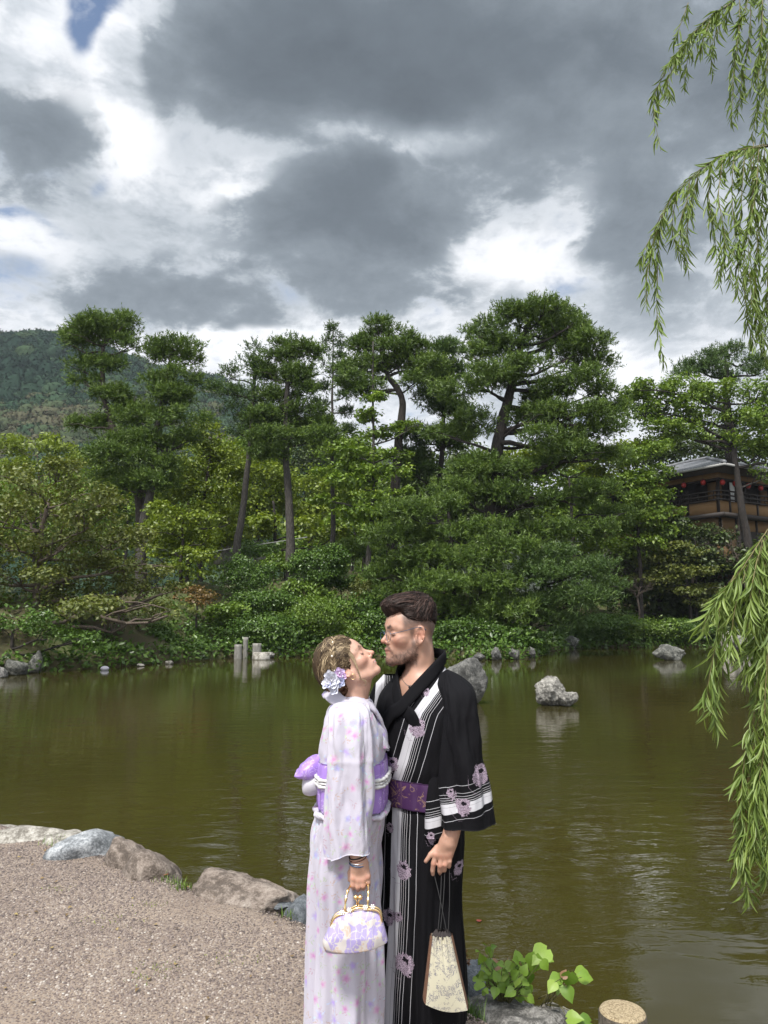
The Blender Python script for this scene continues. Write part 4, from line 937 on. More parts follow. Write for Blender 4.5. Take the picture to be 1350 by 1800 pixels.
def shell(Vo, n, thick, F0, attrs):
    """gives a lofted sheet a thickness (open ends closed by a rim)"""
    nz, N = Vo.shape[:2]; Vi = Vo - n * thick
    V = np.concatenate([Vo.reshape(-1, 3), Vi.reshape(-1, 3)]); k = nz * N
    j = np.arange(N); j2 = (j + 1) % N
    rims = [np.stack([r0 * N + j2, r0 * N + j, k + r0 * N + j, k + r0 * N + j2], 1) for r0 in (0, nz - 1)]
    F = np.concatenate([F0, F0[:, ::-1] + k] + rims)
    return V, F, {a: np.concatenate([x, x]) for a, x in attrs.items()}
def strip(path, nrm, width, thick=.006):
    """a flat folded band along path lying on a surface with normals nrm"""
    path = np.asarray(path, float); nrm = np.asarray(nrm, float); nrm /= np.linalg.norm(nrm, axis=1, keepdims=True)
    t = np.gradient(path, axis=0); t /= np.linalg.norm(t, axis=1, keepdims=True)
    s_ = np.cross(nrm, t); s_ /= np.linalg.norm(s_, axis=1, keepdims=True); w_ = np.broadcast_to(np.asarray(width, float), (len(path),))[:, None] * .5
    prof = [(-1, 0, 0), (-.92, 1, 0), (-.45, 1.25, 0), (0, 1.3, 0), (.45, 1.25, 0), (.92, 1, 0), (1, 0, 0), (.9, -.6, 0), (0, -.8, 0), (-.9, -.6, 0)]
    V = np.stack([path + s_ * w_ * a + nrm * thick * b for a, b, _ in prof], 1)
    return V.reshape(-1, 3), grid_faces(len(path), len(prof), True), V
Xat = lambda px, py, Y: P(px, py, Y)[0]
Zat = lambda py, Y: P(675, py, Y)[2]

# ---------------------------------------------------------------- prints
STR = [(0.0, .036), (-.024, -.0226), (.0400, .0416), (.0480, .0494), (.0560, .0574), (.0670, .0684), (.0940, .0956), (-.0305, -.0293)]
def m_black():
    m_, t = material('black_striped_cotton')
    s_ = attr(t, 'stripe'); cr = attr(t, 'crest', 'Vector'); pos = t.node('ShaderNodeTexCoord').outputs['Object']
    wob = t.m('MULTIPLY', t.m('SUBTRACT', t.noise(pos, 14, 2), .5), .0035); s2 = t.m('ADD', s_, wob)
    white = None
    for a, b in STR[:-1]:
        k = t.m('MULTIPLY', t.m('GREATER_THAN', s2, a), t.m('LESS_THAN', s2, b)); white = k if white is None else t.m('MAXIMUM', white, k)
    hair = t.m('MULTIPLY', t.m('GREATER_THAN', s2, .0235), t.m('LESS_THAN', s2, .0243))
    weave = t.noise(t.vm('MULTIPLY', pos, (900, 900, 160)), 1.0, 2, .6)
    base = t.mix(weave, (.0025, .0025, .0034), (.0065, .0065, .0085))
    c = t.mix(white, base, t.mix(t.m('MULTIPLY', weave, .5), (.48, .48, .51), (.39, .39, .43)))
    c = t.mix(hair, c, (.10, .10, .11))
    x, y, z = t.sep(cr); r = t.vm('LENGTH', t.comb(x, y, 0.0))
    loc = t.comb(x, y, z)
    w1 = t.noise(loc, 1.7, 3, .6, 1.2); w2 = t.noise(loc, 2.4, 2, .5, 3.5); w3 = t.noise(loc, 5.5, 2)
    edge = t.m('LESS_THAN', t.m('ADD', r, t.m('MULTIPLY', t.m('SUBTRACT', w1, .5), 1.3)), .90)
    curl = t.m('GREATER_THAN', t.m('SINE', t.m('ADD', t.m('MULTIPLY', w2, 40.0), t.m('MULTIPLY', r, 9.0))), -.35)
    hole = t.m('GREATER_THAN', t.vm('LENGTH', t.comb(t.m('SUBTRACT', x, .10), t.m('MULTIPLY', t.m('SUBTRACT', y, .30), 1.5), 0.0)), t.m('ADD', t.m('MULTIPLY', w3, .6), .02))
    c = t.mix(edge, c, t.mix(t.m('MULTIPLY', curl, hole), (.010, .008, .012), t.mix(w3, (.56, .45, .55), (.26, .21, .28))))
    finish(t, principled(t, c, .85, weave, .35, .0008, **{'Specular IOR Level': .14})); return m_
M['black'] = m_black()
def m_floral():
    m_, t = material('pale_floral_cotton')
    uv = attr(t, 'uvm', 'Vector'); wz = t.vm('SCALE', t.vm('SUBTRACT', t.noise(uv, 55, 2, out=1), (.5, .5, .5))); wz.node.inputs['Scale'].default_value = .012
    uvw = t.vm('ADD', uv, wz)
    crepe = t.noise(t.vm('MULTIPLY', uv, (70, 380, 1)), 1.0, 3, .6); soft = t.noise(uv, 9, 3, .5)
    c = t.mix(soft, (.40, .38, .465), (.455, .44, .50))
    blot = t.noise(uv, 150, 2)
    def cell(scale, off):
        v = t.node('ShaderNodeTexVoronoi', {'Vector': t.vm('ADD', uvw, off), 'Scale': scale, 'Randomness': .9}, voronoi_dimensions='2D')
        x, y, _ = t.sep(t.vm('SUBTRACT', t.vm('ADD', uvw, off), v.outputs['Position'])); return x, y, t.sep(v.outputs['Color'])
    def leafs(c, scale, off, items, cols, strength):
        x, y, rr = cell(scale, off); a0 = t.m('MULTIPLY', rr[1], 6.28); hue = t.ramp(rr[0], cols, 'CONSTANT')
        for ang, dist, L_, W_, dens in items:
            ca, sa = t.m('COSINE', t.m('ADD', a0, ang)), t.m('SINE', t.m('ADD', a0, ang))
            u = t.m('SUBTRACT', t.m('ADD', t.m('MULTIPLY', x, ca), t.m('MULTIPLY', y, sa)), dist); v = t.m('SUBTRACT', t.m('MULTIPLY', y, ca), t.m('MULTIPLY', x, sa))
            e_ = t.vm('LENGTH', t.comb(t.m('DIVIDE', u, L_), t.m('DIVIDE', v, W_), 0.0))
            k = t.node('ShaderNodeMapRange', {'Value': e_, 'From Min': 1.15, 'From Max': .55, 'To Max': strength}, interpolation_type='SMOOTHSTEP').outputs[0]
            c = t.mix(t.m('MULTIPLY', t.m('MULTIPLY', k, t.m('LESS_THAN', rr[2], dens)), t.m('ADD', .35, blot), clamp=True), c, hue)
        return c
    tw = [(0, .012, .0058, .0028, .9), (.9, .012, .0052, .0024, .9), (-.8, .011, .0052, .0024, .9), (.2, .019, .0050, .0023, .8), (2.4, .007, .010, .0011, .8)]
    c = leafs(c, 21, (5.1, 2.7, 0), tw, [(0, (.40, .30, .27)), (.4, (.33, .38, .30)), (.7, (.38, .27, .33))], 1.0)
    gl_ = [(0.4, .019, .0075, .0032, .7), (2.2, .020, .0075, .0034, .6), (4.0, .019, .007, .003, .7), (5.2, .024, .006, .0026, .5)]
    c = leafs(c, 17.0, (.3, 2.2, 0), gl_, [(0, (.36, .50, .36)), (.34, (.40, .46, .62)), (.62, (.42, .52, .36)), (.84, (.36, .52, .60))], 1.0)
    x, y, rr = cell(17.0, (.3, 2.2, 0)); r_ = t.vm('LENGTH', t.comb(x, y, 0.0)); th_ = t.m('ADD', t.m('ARCTAN2', y, x), t.m('MULTIPLY', rr[1], 6.28))
    pet = t.m('MULTIPLY', t.m('ADD', .66, t.m('MULTIPLY', t.m('POWER', t.m('ABSOLUTE', t.m('COSINE', t.m('MULTIPLY', th_, 2.5))), .6), .34)), t.m('ADD', .012, t.m('MULTIPLY', rr[1], .010)))
    d_ = t.m('DIVIDE', r_, pet); on = t.m('LESS_THAN', rr[2], .86)
    def petals(c, lo_, hi_, st, cols):
        k = t.node('ShaderNodeMapRange', {'Value': d_, 'From Min': hi_, 'From Max': lo_, 'To Max': st}, interpolation_type='SMOOTHSTEP').outputs[0]
        return t.mix(t.m('MULTIPLY', t.m('MULTIPLY', k, on), t.m('ADD', .45, t.m('MULTIPLY', blot, .9)), clamp=True), c, t.ramp(rr[0], cols, 'CONSTANT'))
    c = petals(c, .50, 1.15, .66, [(0, (.46, .27, .43)), (.34, (.32, .27, .50)), (.62, (.48, .29, .43)), (.84, (.28, .30, .50))])
    c = petals(c, .10, .62, .72, [(0, (.42, .14, .38)), (.34, (.32, .22, .60)), (.62, (.44, .17, .38)), (.84, (.30, .28, .60))])
    h = t.m('ADD', crepe, t.m('MULTIPLY', t.noise(uv, 420, 2), .5))
    finish(t, principled(t, c, .8, h, .35, .0022, **{'Sheen Weight': .1})); return m_
M['floral'] = m_floral()
def m_satin(name, base, line, scale, k, rough=.38):
    m_, t = material(name); uv = attr(t, 'uvm', 'Vector')
    n = t.noise(uv, scale, 3, .5, 1.8)
    f = t.m('MULTIPLY', t.m('LESS_THAN', t.m('ABSOLUTE', t.m('SUBTRACT', t.m('FRACT', t.m('MULTIPLY', n, k)), .5)), .10), t.m('GREATER_THAN', t.noise(uv, scale * .8, 2), .47))
    w_ = t.noise(t.vm('MULTIPLY', uv, (60, 700, 1)), 1.0, 2)
    c = t.mix(f, t.mix(w_, base, tuple(x * .78 for x in base)), line)
    finish(t, principled(t, c, rough, w_, .25, .0008)); return m_
M['lilac'] = m_satin('lilac_satin', (.34, .205, .60), (.55, .45, .70), 22, 7.0)
M['purple'] = m_satin('dark_purple_brocade', (.052, .016, .075), (.20, .125, .090), 16, 5.0, .6)
M['white_cloth'] = simple('white_cotton', (.46, .45, .50), .8)
M['lace'] = simple('white_lace', (.52, .52, .52), .7)
M['gold'] = simple('polished_gold', (.80, .58, .30), .25, Metallic=1.0)
M['steel'] = simple('dark_blue_metal', (.06, .10, .15), .3, Metallic=.6)
M['pearl'] = simple('pearl', (.85, .83, .78), .2)
M['black_cord'] = simple('black_cord', (.010, .010, .011), .6)

CREST_M = [(733, 1277, 16), (688, 1347, 14), (749, 1216, 7), (806, 1183, 15), (709, 1528, 16), (686, 1462, 8), (684, 1620, 13), (700, 1612, 8), (711, 1690, 18), (758, 1470, 8), (808, 1530, 12)]
CREST_S = [(845, 1363, 18), (813, 1416, 15), (792, 1395, 8)]
def crest_attr(V, n, crests, Y):
    A = np.tile([9., 9., 0.], (len(V), 1)); best = np.full(len(V), 1.7)
    for k, (px, py, r) in enumerate(crests):
        c = P(px, py, Y); R = r * mpp(Y, py)
        u = (V[:, 0] - c[0]) / (R * .92); v = (V[:, 2] - c[2]) / (R * 1.08); d = np.hypot(u, v); m_ = (d < best) & (n[:, 1] < .15)
        A[m_] = np.stack([u, v, np.full(len(u), 1.7 * k)], 1)[m_]; best = np.where(m_, d, best)
    return A
BAND = np.array([(1150, 800), (1170, 787), (1184, 774), (1219, 745), (1246, 725), (1260, 719.5), (1322, 702), (1372, 687), (1422, 690), (1460, 688), (1560, 686), (1640, 682), (1720, 676), (1800, 672)], float)

# ================================================================ THE MAN
man = empty('person', (Xat(741, 1400, YM), YM, GZ)); MO = np.array(man.location)
tag(man, 'bearded man in glasses and black striped kimono, face to face with the woman', 'person')
PSI = rad(50); mf = np.array([-math.cos(PSI), -math.sin(PSI), 0]); ml = np.array([math.sin(PSI), -math.cos(PSI), 0]); mang = math.atan2(mf[1], mf[0])
def mrow(py, a, b, cpx, dy=0.0): return (Zat(py, YM), Xat(cpx, py, YM), YM + dy, a, b, mang)
rows = [mrow(1797, .158, .152, 742), mrow(1740, .160, .152, 742), mrow(1660, .154, .146, 741), mrow(1590, .148, .140, 740), mrow(1500, .160, .138, 741), mrow(1440, .166, .128, 742), mrow(1400, .160, .114, 741), mrow(1370, .166, .116, 741),
        mrow(1320, .188, .126, 741), mrow(1260, .204, .128, 742), mrow(1230, .200, .116, 742), mrow(1212, .180, .102, 743), mrow(1197, .146, .090, 744), mrow(1183, .110, .081, 744), mrow(1171, .086, .075, 744), mrow(1160, .078, .070, 744)]
N, nz = 190, 230
V, n, th, R_ = loft(rows, N, nz)
zt = np.linspace(0, 1, nz)[:, None]; zz_ = V[..., 2]
body_t = sm(zz_, Zat(1430, YM), Zat(1600, YM))
skirt = (.0075 * np.sin(9 * th[None] + 3 * fbm(np.stack([th[None] * 1.3 + 0 * zz_, zz_ * .8, 0 * zz_], -1), 2)) + .004 * np.sin(21 * th[None] + 2 * zz_)) * body_t
sk2 = fbm(np.stack([np.cos(th)[None] * 2.6 + 0 * zz_, np.sin(th)[None] * 2.6 + 0 * zz_, zz_ * 1.4], -1), 3) * .010 * body_t
up_ = (1 - body_t) * sm(zz_, Zat(1190, YM), Zat(1230, YM))
diag = zz_ * 10 + np.cos(th)[None] * 3
drape = up_ * (.008 * fbm(np.stack([np.cos(th)[None] * 3.5 + diag * .15, np.sin(th)[None] * 3.5 + 0 * zz_, diag * .42], -1), 3) + .006 * np.exp(-((zz_ - Zat(1345, YM)) / .04) ** 2))
cinch = -.006 * np.exp(-((zz_ - Zat(1398, YM)) / .035) ** 2)
V = V + n * (skirt + sk2 + drape + cinch)[..., None]
Vf, nf = V.reshape(-1, 3), n.reshape(-1, 3)
sx = Vf[:, 0] - np.array([Xat(np.interp(0, [0], [0]), 1, 1)]) * 0
pyv = np.interp(Vf[:, 2], [Zat(k, YM) for k in range(1900, 1100, -10)], list(range(1900, 1100, -10)))
bandX = np.array([Xat(b, q_, YM - .10) for b, q_ in zip(np.interp(pyv, BAND[:, 0], BAND[:, 1]), pyv)])
stripe = np.where(nf[:, 1] < .25, Vf[:, 0] - bandX, -1.0)
stripe = np.where((stripe > .12), 1.0, stripe)
crest = crest_attr(Vf, nf, CREST_M, YM - .11)
F = grid_faces(nz, N, True)
cen = Vf[F].mean(1); lat = (cen - np.array([Xat(742, 1200, YM), YM, 0])) @ ml; fr = (cen - np.array([Xat(742, 1200, YM), YM, 0])) @ mf
vz = (cen[:, 2] - Zat(1240, YM)) / (Zat(1160, YM) - Zat(1240, YM))
F = F[~((fr > .0) & (vz > 0) & (np.abs(lat) < .100 * np.clip(vz, 0, 1) + .004))]
Vs, Fs, At = V.reshape(-1, 3), F, {'stripe': stripe, 'crest': crest}
kimono = build('kimono', Vs - MO, Fs, M['black'], man, True, At)
Vgrid_m, ngrid_m = V, n
def on_body(l, py, lift=.0, YY=YM):
    """point on the man's kimono at lateral position l (metres, his left positive) on the front"""
    z = Zat(py, YM); i = int(np.argmin(np.abs(Vgrid_m[:, 0, 2] - z))); row = Vgrid_m[i]; nn = ngrid_m[i]
    c = np.array([R_[i, 1], R_[i, 2], 0]); la = (row - c) @ ml; f_ = (row - c) @ mf
    k = np.argmin(np.abs(la - l) + 10 * (f_ < 0)); return row[k] + nn[k] * lift, nn[k]
def neck_pt(ang, r, py): # around the neck, ang from facing direction towards his left
    c = np.array([Xat(744, py, YM), YM, Zat(py, YM)]); d_ = mf * math.cos(ang) + ml * math.sin(ang); return c + d_ * r, d_
cp = [neck_pt(math.pi, .084, 1149), neck_pt(rad(125), .086, 1153), neck_pt(rad(85), .090, 1163)] + [on_body(*q_) for q_ in [(.082, 1181, .010), (.050, 1207, .012), (-.002, 1238, .013), (-.050, 1252, .013), (-.095, 1284, .012), (-.135, 1312, .008)]]
pth = spline([c[0] for c in cp], 50); nn = spline([c[1] for c in cp], 50)
Vc, Fc, _ = strip(pth, nn, np.interp(np.linspace(0, 1, 50), [0, .3, 1], [.042, .048, .060]), .006); mb = MB(); mb.add(Vc - MO, Fc)
cp = [neck_pt(-math.pi, .083, 1149), neck_pt(-rad(125), .085, 1154), neck_pt(-rad(85), .088, 1165)] + [on_body(*q_) for q_ in [(-.086, 1181, .005), (-.060, 1203, .006), (-.014, 1236, .005), (.035, 1248, .002), (.06, 1268, -.004)]]
pth = spline([c[0] for c in cp], 50); nn = spline([c[1] for c in cp], 50)
Vc, Fc, _ = strip(pth, nn, np.interp(np.linspace(0, 1, 50), [0, .3, 1], [.042, .046, .056]), .005); mb.add(Vc - MO, Fc)
k_ = sum(len(v) for v in mb.V); mb.A = {'stripe': [np.full(k_, -1.)], 'crest': [np.tile([9., 9., 0], (k_, 1))]}
mb.build('collar', M['black'], man)
# sash
def sash(name, z0, z1, grid, nrm, Rr, lift, mat, parent, PO, nzz=26, bulge=.003):
    zs = np.linspace(z0, z1, nzz); zc = grid[:, :, 2].mean(1); o_ = np.argsort(zc)
    Vv = np.stack([[np.interp(zs, zc[o_], grid[o_, j, k]) for k in range(3)] for j in range(grid.shape[1])], 0).transpose(2, 0, 1)
    Nn = np.stack([[np.interp(zs, zc[o_], nrm[o_, j, k]) for k in range(3)] for j in range(grid.shape[1])], 0).transpose(2, 0, 1); Nn /= np.linalg.norm(Nn, axis=2, keepdims=True)
    t_ = np.linspace(-1, 1, nzz)[:, None, None]
    sm_ = Vv.mean(0, keepdims=True) * [1, 1, 0] + Vv * [0, 0, 1]; Vv = sm_ * .75 + Vv * .25
    Vv = Vv + Nn * (lift + bulge * (1 - t_ ** 4)); uv = arc_uv(Vv).reshape(-1, 3)
    a_, b_, c_ = shell(Vv, Nn, .010, grid_faces(nzz, grid.shape[1], True), {'uvm': uv})
    return build(name, a_ - PO, b_, mat, parent, True, c_)
sash('obi_sash', Zat(1423, YM - .1), Zat(1374, YM - .1), V, n, R_, .013, M['purple'], man, MO)

# the man's sleeves
def sleeve(rows, N, nz, ang=0.0, fold=.006, seed=0, bend=True):
    """rows: (px, py, half width px, half depth m, Y) from the shoulder down"""
    r = [(P(a, b, Y)[2], P(a, b, Y)[0], Y, d, c * mpp(Y, b), ang) for a, b, c, d, Y in rows]
    V, n, th, R_ = loft(r, N, nz)
    z = V[..., 2]; t_ = np.linspace(0, 1, nz)[:, None]
    f = fold * fbm(np.stack([np.cos(th)[None] * 2.2 + 0 * z + seed, np.sin(th)[None] * 2.2 + 0 * z, z * 5], -1), 4) * sm(t_, .0, .2) + fold * .8 * np.sin(5 * th[None] + 9 * z + seed) * sm(t_, .1, .8)
    return V + n * f[..., None], n, th, R_
V, n, th, R2 = sleeve([(786, 1177, 2, .010, YM - .05), (790, 1184, 12, .040, YM - .08), (797, 1196, 23, .062, YM - .11), (804, 1213, 30, .076, YM - .14), (807, 1240, 30, .080, YM - .16), (809, 1270, 31, .082, YM - .17), (812, 1320, 34, .082, YM - .18), (816, 1370, 40, .084, YM - .18), (819, 1415, 44, .084, YM - .18), (821, 1449, 46, .084, YM - .18)], 90, 90, 0, .012, 3)
V[..., 2] -= .012 * sm(np.linspace(0, 1, 90), .8, 1)[:, None] * np.cos(th)[None] * -1 * .5
# slant of the cuff: the outer corner hangs a little higher than the inner fold
Vf, nf = V.reshape(-1, 3), n.reshape(-1, 3); YS = YM - .18
tt = -(Vf[:, 2] - Zat(1405, YS)) + .24 * (Vf[:, 0] - Xat(819, 1405, YS))
stripe = .010 - tt + .012
stripe = np.where(Vf[:, 2] < Zat(1330, YS), stripe, 1.0)
crest = crest_attr(Vf, nf, CREST_S, YS - .07)
a_, b_, c_ = shell(V, n, .005, grid_faces(90, 90, True), {'stripe': stripe, 'crest': crest})
sl = build('sleeve', a_ - MO, b_, M['black'], man, True, c_)
# hanging inner panel of the sleeve beside the hand
V, n, th, R2 = sleeve([(772, 1330, 12, .045, YM - .10), (766, 1380, 16, .050, YM - .12), (763, 1430, 18, .050, YM - .13), (763, 1468, 19, .050, YM - .13)], 70, 60, 0, .003, 8)
Vf = V.reshape(-1, 3); tt = -(Vf[:, 2] - Zat(1440, YM - .13)) + .25 * (Vf[:, 0] - Xat(760, 1440, YM - .13))
a_, b_, c_ = shell(V, n, .004, grid_faces(60, 70, True), {'stripe': np.where(Vf[:, 2] < Zat(1395, YM - .13), .031 - tt - .012, 1.0), 'crest': crest_attr(Vf, n.reshape(-1, 3), [(757, 1470, 8)], YM - .17)})
build('sleeve_panel', a_ - MO, b_, M['black'], man, True, c_)
# far sleeve, behind the woman
V, n, th, R2 = sleeve([(690, 1186, 16, .05, YM + .10), (680, 1204, 22, .07, YM + .12), (672, 1235, 27, .08, YM + .15), (662, 1290, 32, .08, YM + .18), (650, 1350, 36, .08, YM + .20), (640, 1400, 40, .08, YM + .22)], 80, 80, 0, .006, 11)
Vf = V.reshape(-1, 3); sA = Vf[:, 0] - np.interp(Vf[:, 2], [Zat(1300, YM), Zat(1200, YM)], [Xat(654, 1300, YM + .1), Xat(661, 1200, YM + .1)])
a_, b_, c_ = shell(V, n, .005, grid_faces(80, 80, True), {'stripe': np.where(n.reshape(-1, 3)[:, 1] < .2, sA, 1.), 'crest': np.tile([9., 9., 0], (len(Vf), 1))})
build('sleeve', a_ - MO, b_, M['black'], man, True, c_)

# body of the man: head, neck, chest, arms, hands, legs as one surface
PHM, SM = rad(20), 1.06
hf = np.array([-math.cos(PHM), -math.sin(PHM), 0]); hl = np.array([math.sin(PHM), -math.cos(PHM), 0]); tilt = rad(-3)
hf2 = hf * math.cos(tilt) + np.array([0, 0, math.sin(tilt)]); hu = np.cross(hf2, hl)
RM = np.stack([hf2, hl, hu], 1)                                   # columns: forward, left, up
HM = P(735, 1118, YM - .075) - SM * .074 * hl
nb = np.array([Xat(741, 1190, YM), YM + .005, Zat(1190, YM)])
def hloc(p): return (p - HM) @ RM / SM
YH = 2.86
HP = lambda px, py, dy=0.0: P(px, py, YH + dy)
def man_sdf(p):
    d = np.full(p.shape[:-1], 9.0)
    hm = p[..., 2] > HM[2] - .24
    ph = hloc(p[hm]); dh = head_sdf(ph, True) * SM
    nk = sd_cone(p[hm], HM + RM @ np.array([-.030, 0, -.030]) * SM, nb + [0, .01, 0], .058, .062)
    nk = smin(nk, sd_cone(p[hm], HM + RM @ np.array([-.02, .045, -.03]) * SM, nb + mf * .055 + [0, 0, -.03], .016, .016), .03)
    d[hm] = smin(dh, nk, .020)
    tm = (p[..., 2] < HM[2] - .06)
    q_ = p[tm]; zc = lambda py: Zat(py, YM); C_ = lambda px, py, f=0, l=0: np.array([Xat(px, py, YM), YM, Zat(py, YM)]) + mf * f + ml * l
    Rb = np.stack([mf, ml, [0, 0, 1]], 1)
    t_ = sd_ell(q_, C_(742, 1262), (.100, .165, .150), Rb)
    t_ = smin(t_, sd_cone(q_, C_(742, 1240, 0, .110), C_(742, 1240, 0, -.110), .048, .048), .06)
    t_ = smin(t_, sd_cone(q_, C_(742, 1206, .02, .035), C_(742, 1206, .02, -.035), .056, .056), .06)
    t_ = smin(t_, sd_ell(q_, C_(741, 1400), (.085, .125, .16), Rb), .08)
    for s_ in (1, -1):
        a = C_(741, 1450, 0, .075 * s_); b = C_(741, 1640, .01, .075 * s_); c = np.array([b[0], b[1], GZ + .09]) ; c[:2] = C_(741, 1700, -.01, .075 * s_)[:2]
        t_ = smin(t_, sd_chain(q_, [a, b, c], [.075, .052, .038], .02), .03)
        t_ = smin(t_, sd_cone(q_, c + [0, 0, -.055], c + mf * .16 + [0, 0, -.068], .034, .024), .03)
    t_ = smin(t_, sd_chain(q_, [C_(742, 1238, 0, .150), P(818, 1335, YM - .17), P(797, 1445, YM - .19)], [.052, .040, .033], .02), .02)
    t_ = smin(t_, sd_chain(q_, [C_(742, 1238, 0, -.150), P(655, 1340, YM + .20), P(610, 1390, YM + .22)], [.052, .040, .032], .02), .02)
    d[tm] = smin(d[tm], t_, .035)
    # left hand: relaxed, fingers down, back of the hand towards the camera
    am = (p[..., 2] < Zat(1425, 2.86)) & (p[..., 2] > Zat(1560, 2.86)) & (np.abs(p[..., 1] - YH) < .12); h_ = p[am]
    if len(h_):
        k = sd_chain(h_, [HP(799, 1440), HP(793, 1466), HP(788, 1480)], [.034, .029, .030], .01)
        for a, b in (((781, 1480), (767, 1502)), ((785, 1480), (775, 1506)), ((790, 1480), (784, 1506)), ((795, 1480), (791, 1503))):
            k = smin(k, sd_cone(h_, HP(*a), HP(*b), .017, .0125), .013)
        fs = [([(766, 1502, 0), (762, 1518, -.004), (760.5, 1530, .004), (761, 1537, .010)], .0092), ([(775, 1506, 0), (773.5, 1521, -.006), (773, 1531, .006), (773.5, 1535, .016)], .0094),
              ([(784, 1506, 0), (782.5, 1520, -.005), (781, 1529, .008), (781, 1531, .017)], .0088), ([(791, 1503, 0), (790.5, 1514, -.004), (789.5, 1522, .004), (789, 1525, .011)], .0076),
              ([(780, 1483, .010), (768, 1490, .004), (757, 1502, -.002), (748.5, 1514, -.004)], .0098)]
        for pts, r0 in fs: k = smin(k, sd_chain(h_, [HP(*q2) for q2 in pts], [r0 * 1.10, r0 * 1.02, r0 * .92, r0 * .72], .003), .0045)
        for px in (766, 775, 784, 791): k = smin(k, sd_sphere(h_, HP(px, 1502 if px != 791 else 1499, -.006), .0085), .008)
        for px, px2 in ((783, 771), (787, 779), (791, 787)): k = smin(k, sd_cone(h_, HP(px, 1470, -.022), HP(px2, 1496, -.011), .0042, .0036), .006)
        d[am] = smin(d[am], k, .012)
    return d
lo = np.array([Xat(590, 1400, YM), YM - .36, GZ + .0]); hi = np.array([Xat(860, 1400, YM), YM + .36, HM[2] + .21])
Vb, Fb = surface(man_sdf, lo, hi, .0053)
base = (.42, .245, .178)
cb = np.tile(np.array(base), (len(Vb), 1)) * (1 + .06 * fbm(Vb * 28, 3))[:, None]
hm = Vb[:, 2] > HM[2] - .19
cb[hm] = skin_colour(hloc(Vb[hm]), base, True, Vb[hm])
hd = (np.abs(Vb[:, 1] - YH) < .08) & (Vb[:, 2] < Zat(1490, YH)) & (Vb[:, 2] > Zat(1550, YH))
kn = np.min([np.linalg.norm(Vb - HP(px, py, -.012), axis=1) for px, py in ((766, 1503), (775, 1507), (784, 1507), (791, 1503), (762, 1519), (773, 1521), (782, 1520))], axis=0)
cb *= (1 - np.exp(-(kn / .011) ** 2)[:, None] * [.0, .16, .18])
build('body', Vb - MO, Fb, M['skin'], man, True, {'col': cb})

# hair of the man
def shell_surface(sdf, lo, hi, h=.004): return surface(sdf, lo, hi, h)
def man_hair(p):
    d = sd_ell(p, (-.010, 0, .056), (.095, .079, .094))
    d = smin(d, sd_ell(p, (.046, 0, .112), (.064, .062, .040)), .03)
    d = smin(d, sd_ell(p, (-.024, 0, .112), (.076, .068, .044)), .03)
    line = np.interp(p[..., 0], [-.11, -.085, -.06, 0, .045, .058, .080, .12], [.022, .044, .055, .062, .070, .092, .090, .100]) + .006 * fbm(p * np.array([90., 30, 12]), 2)
    line = line - .012 * sm(np.abs(p[..., 1]), .05, .0) * sm(p[..., 0], .0, .05)
    d = smax(d, line - p[..., 2], .008)
    return d + .0030 * fbm(p * np.array([16., 70, 30]) + 3, 3, .6)
Vh, Fh = surface(man_hair, (-.13, -.10, .02), (.13, .10, .18), .004)
tl = np.clip(.35 + .3 * fbm(Vh * [20, 90, 60], 3), 0, 1)
mb = MB(); mb.add((Vh * SM) @ RM.T + HM - MO, Fh, tint=tl)
def strands(mb, paths, width, r, tint, R, s_, origin, off, jit=.004):
    """thin hair ribbons; paths: list of (k,3) control points in head coordinates"""
    for pts, t0, cen in paths:
        q_ = spline(pts, 9); nrm = q_ - cen; nrm /= np.linalg.norm(nrm, axis=1, keepdims=True)
        t_ = np.gradient(q_, axis=0); t_ /= np.linalg.norm(t_, axis=1, keepdims=True); sd = np.cross(nrm, t_); sd /= np.linalg.norm(sd, axis=1, keepdims=True) + 1e-9
        w_ = width * np.array([.5, .8, 1, 1, 1, 1, .9, .7, .25])[:, None]
        Vv = np.stack([q_ - sd * w_, q_ + nrm * width * .7, q_ + sd * w_], 1).reshape(-1, 3)
        mb.add((Vv * s_) @ R.T + origin - off, grid_faces(9, 3), tint=np.clip(t0, 0, 1))
def project(sdf, q_, lift):
    """moves points onto a surface (numerical gradient), then off it by lift"""
    for _ in range(4):
        d = sdf(q_); g = np.stack([sdf(q_ + np.eye(3)[k] * .002) - d for k in range(3)], -1) / .002
        q_ = q_ - (d - lift)[:, None] * g / np.maximum((g * g).sum(1), .3)[:, None]
    return q_
r = np.random.default_rng(5); paths = []
n_ = 1500; y0 = r.uniform(-.075, .075, n_); x0 = r.uniform(-.095, .055, n_)
P0 = np.stack([x0, y0, np.full(n_, .15)], 1)
stepv = np.stack([np.full(n_, .030), .004 * np.sign(y0) + r.normal(0, .004, n_), r.normal(0, .003, n_)], 1)
stepv[x0 < -.03] = np.stack([.012 * np.ones((x0 < -.03).sum()), .5 * stepv[x0 < -.03, 1], -.010 - .02 * r.random((x0 < -.03).sum())], 1)
ctl = [project(man_hair, P0, r.uniform(-.001, .003, n_))]
for k in range(4): ctl.append(project(man_hair, ctl[-1] + stepv + [0, 0, .004], r.uniform(-.001, .004 + .0015 * k, n_)))
ctl = np.stack(ctl, 1); tin = np.clip(r.normal(.5, .25, n_), 0, 1)
strands(mb, [(ctl[i], tin[i], np.array([-.01, 0, .03])) for i in range(n_)], .0016, r, None, RM, SM, HM, MO)
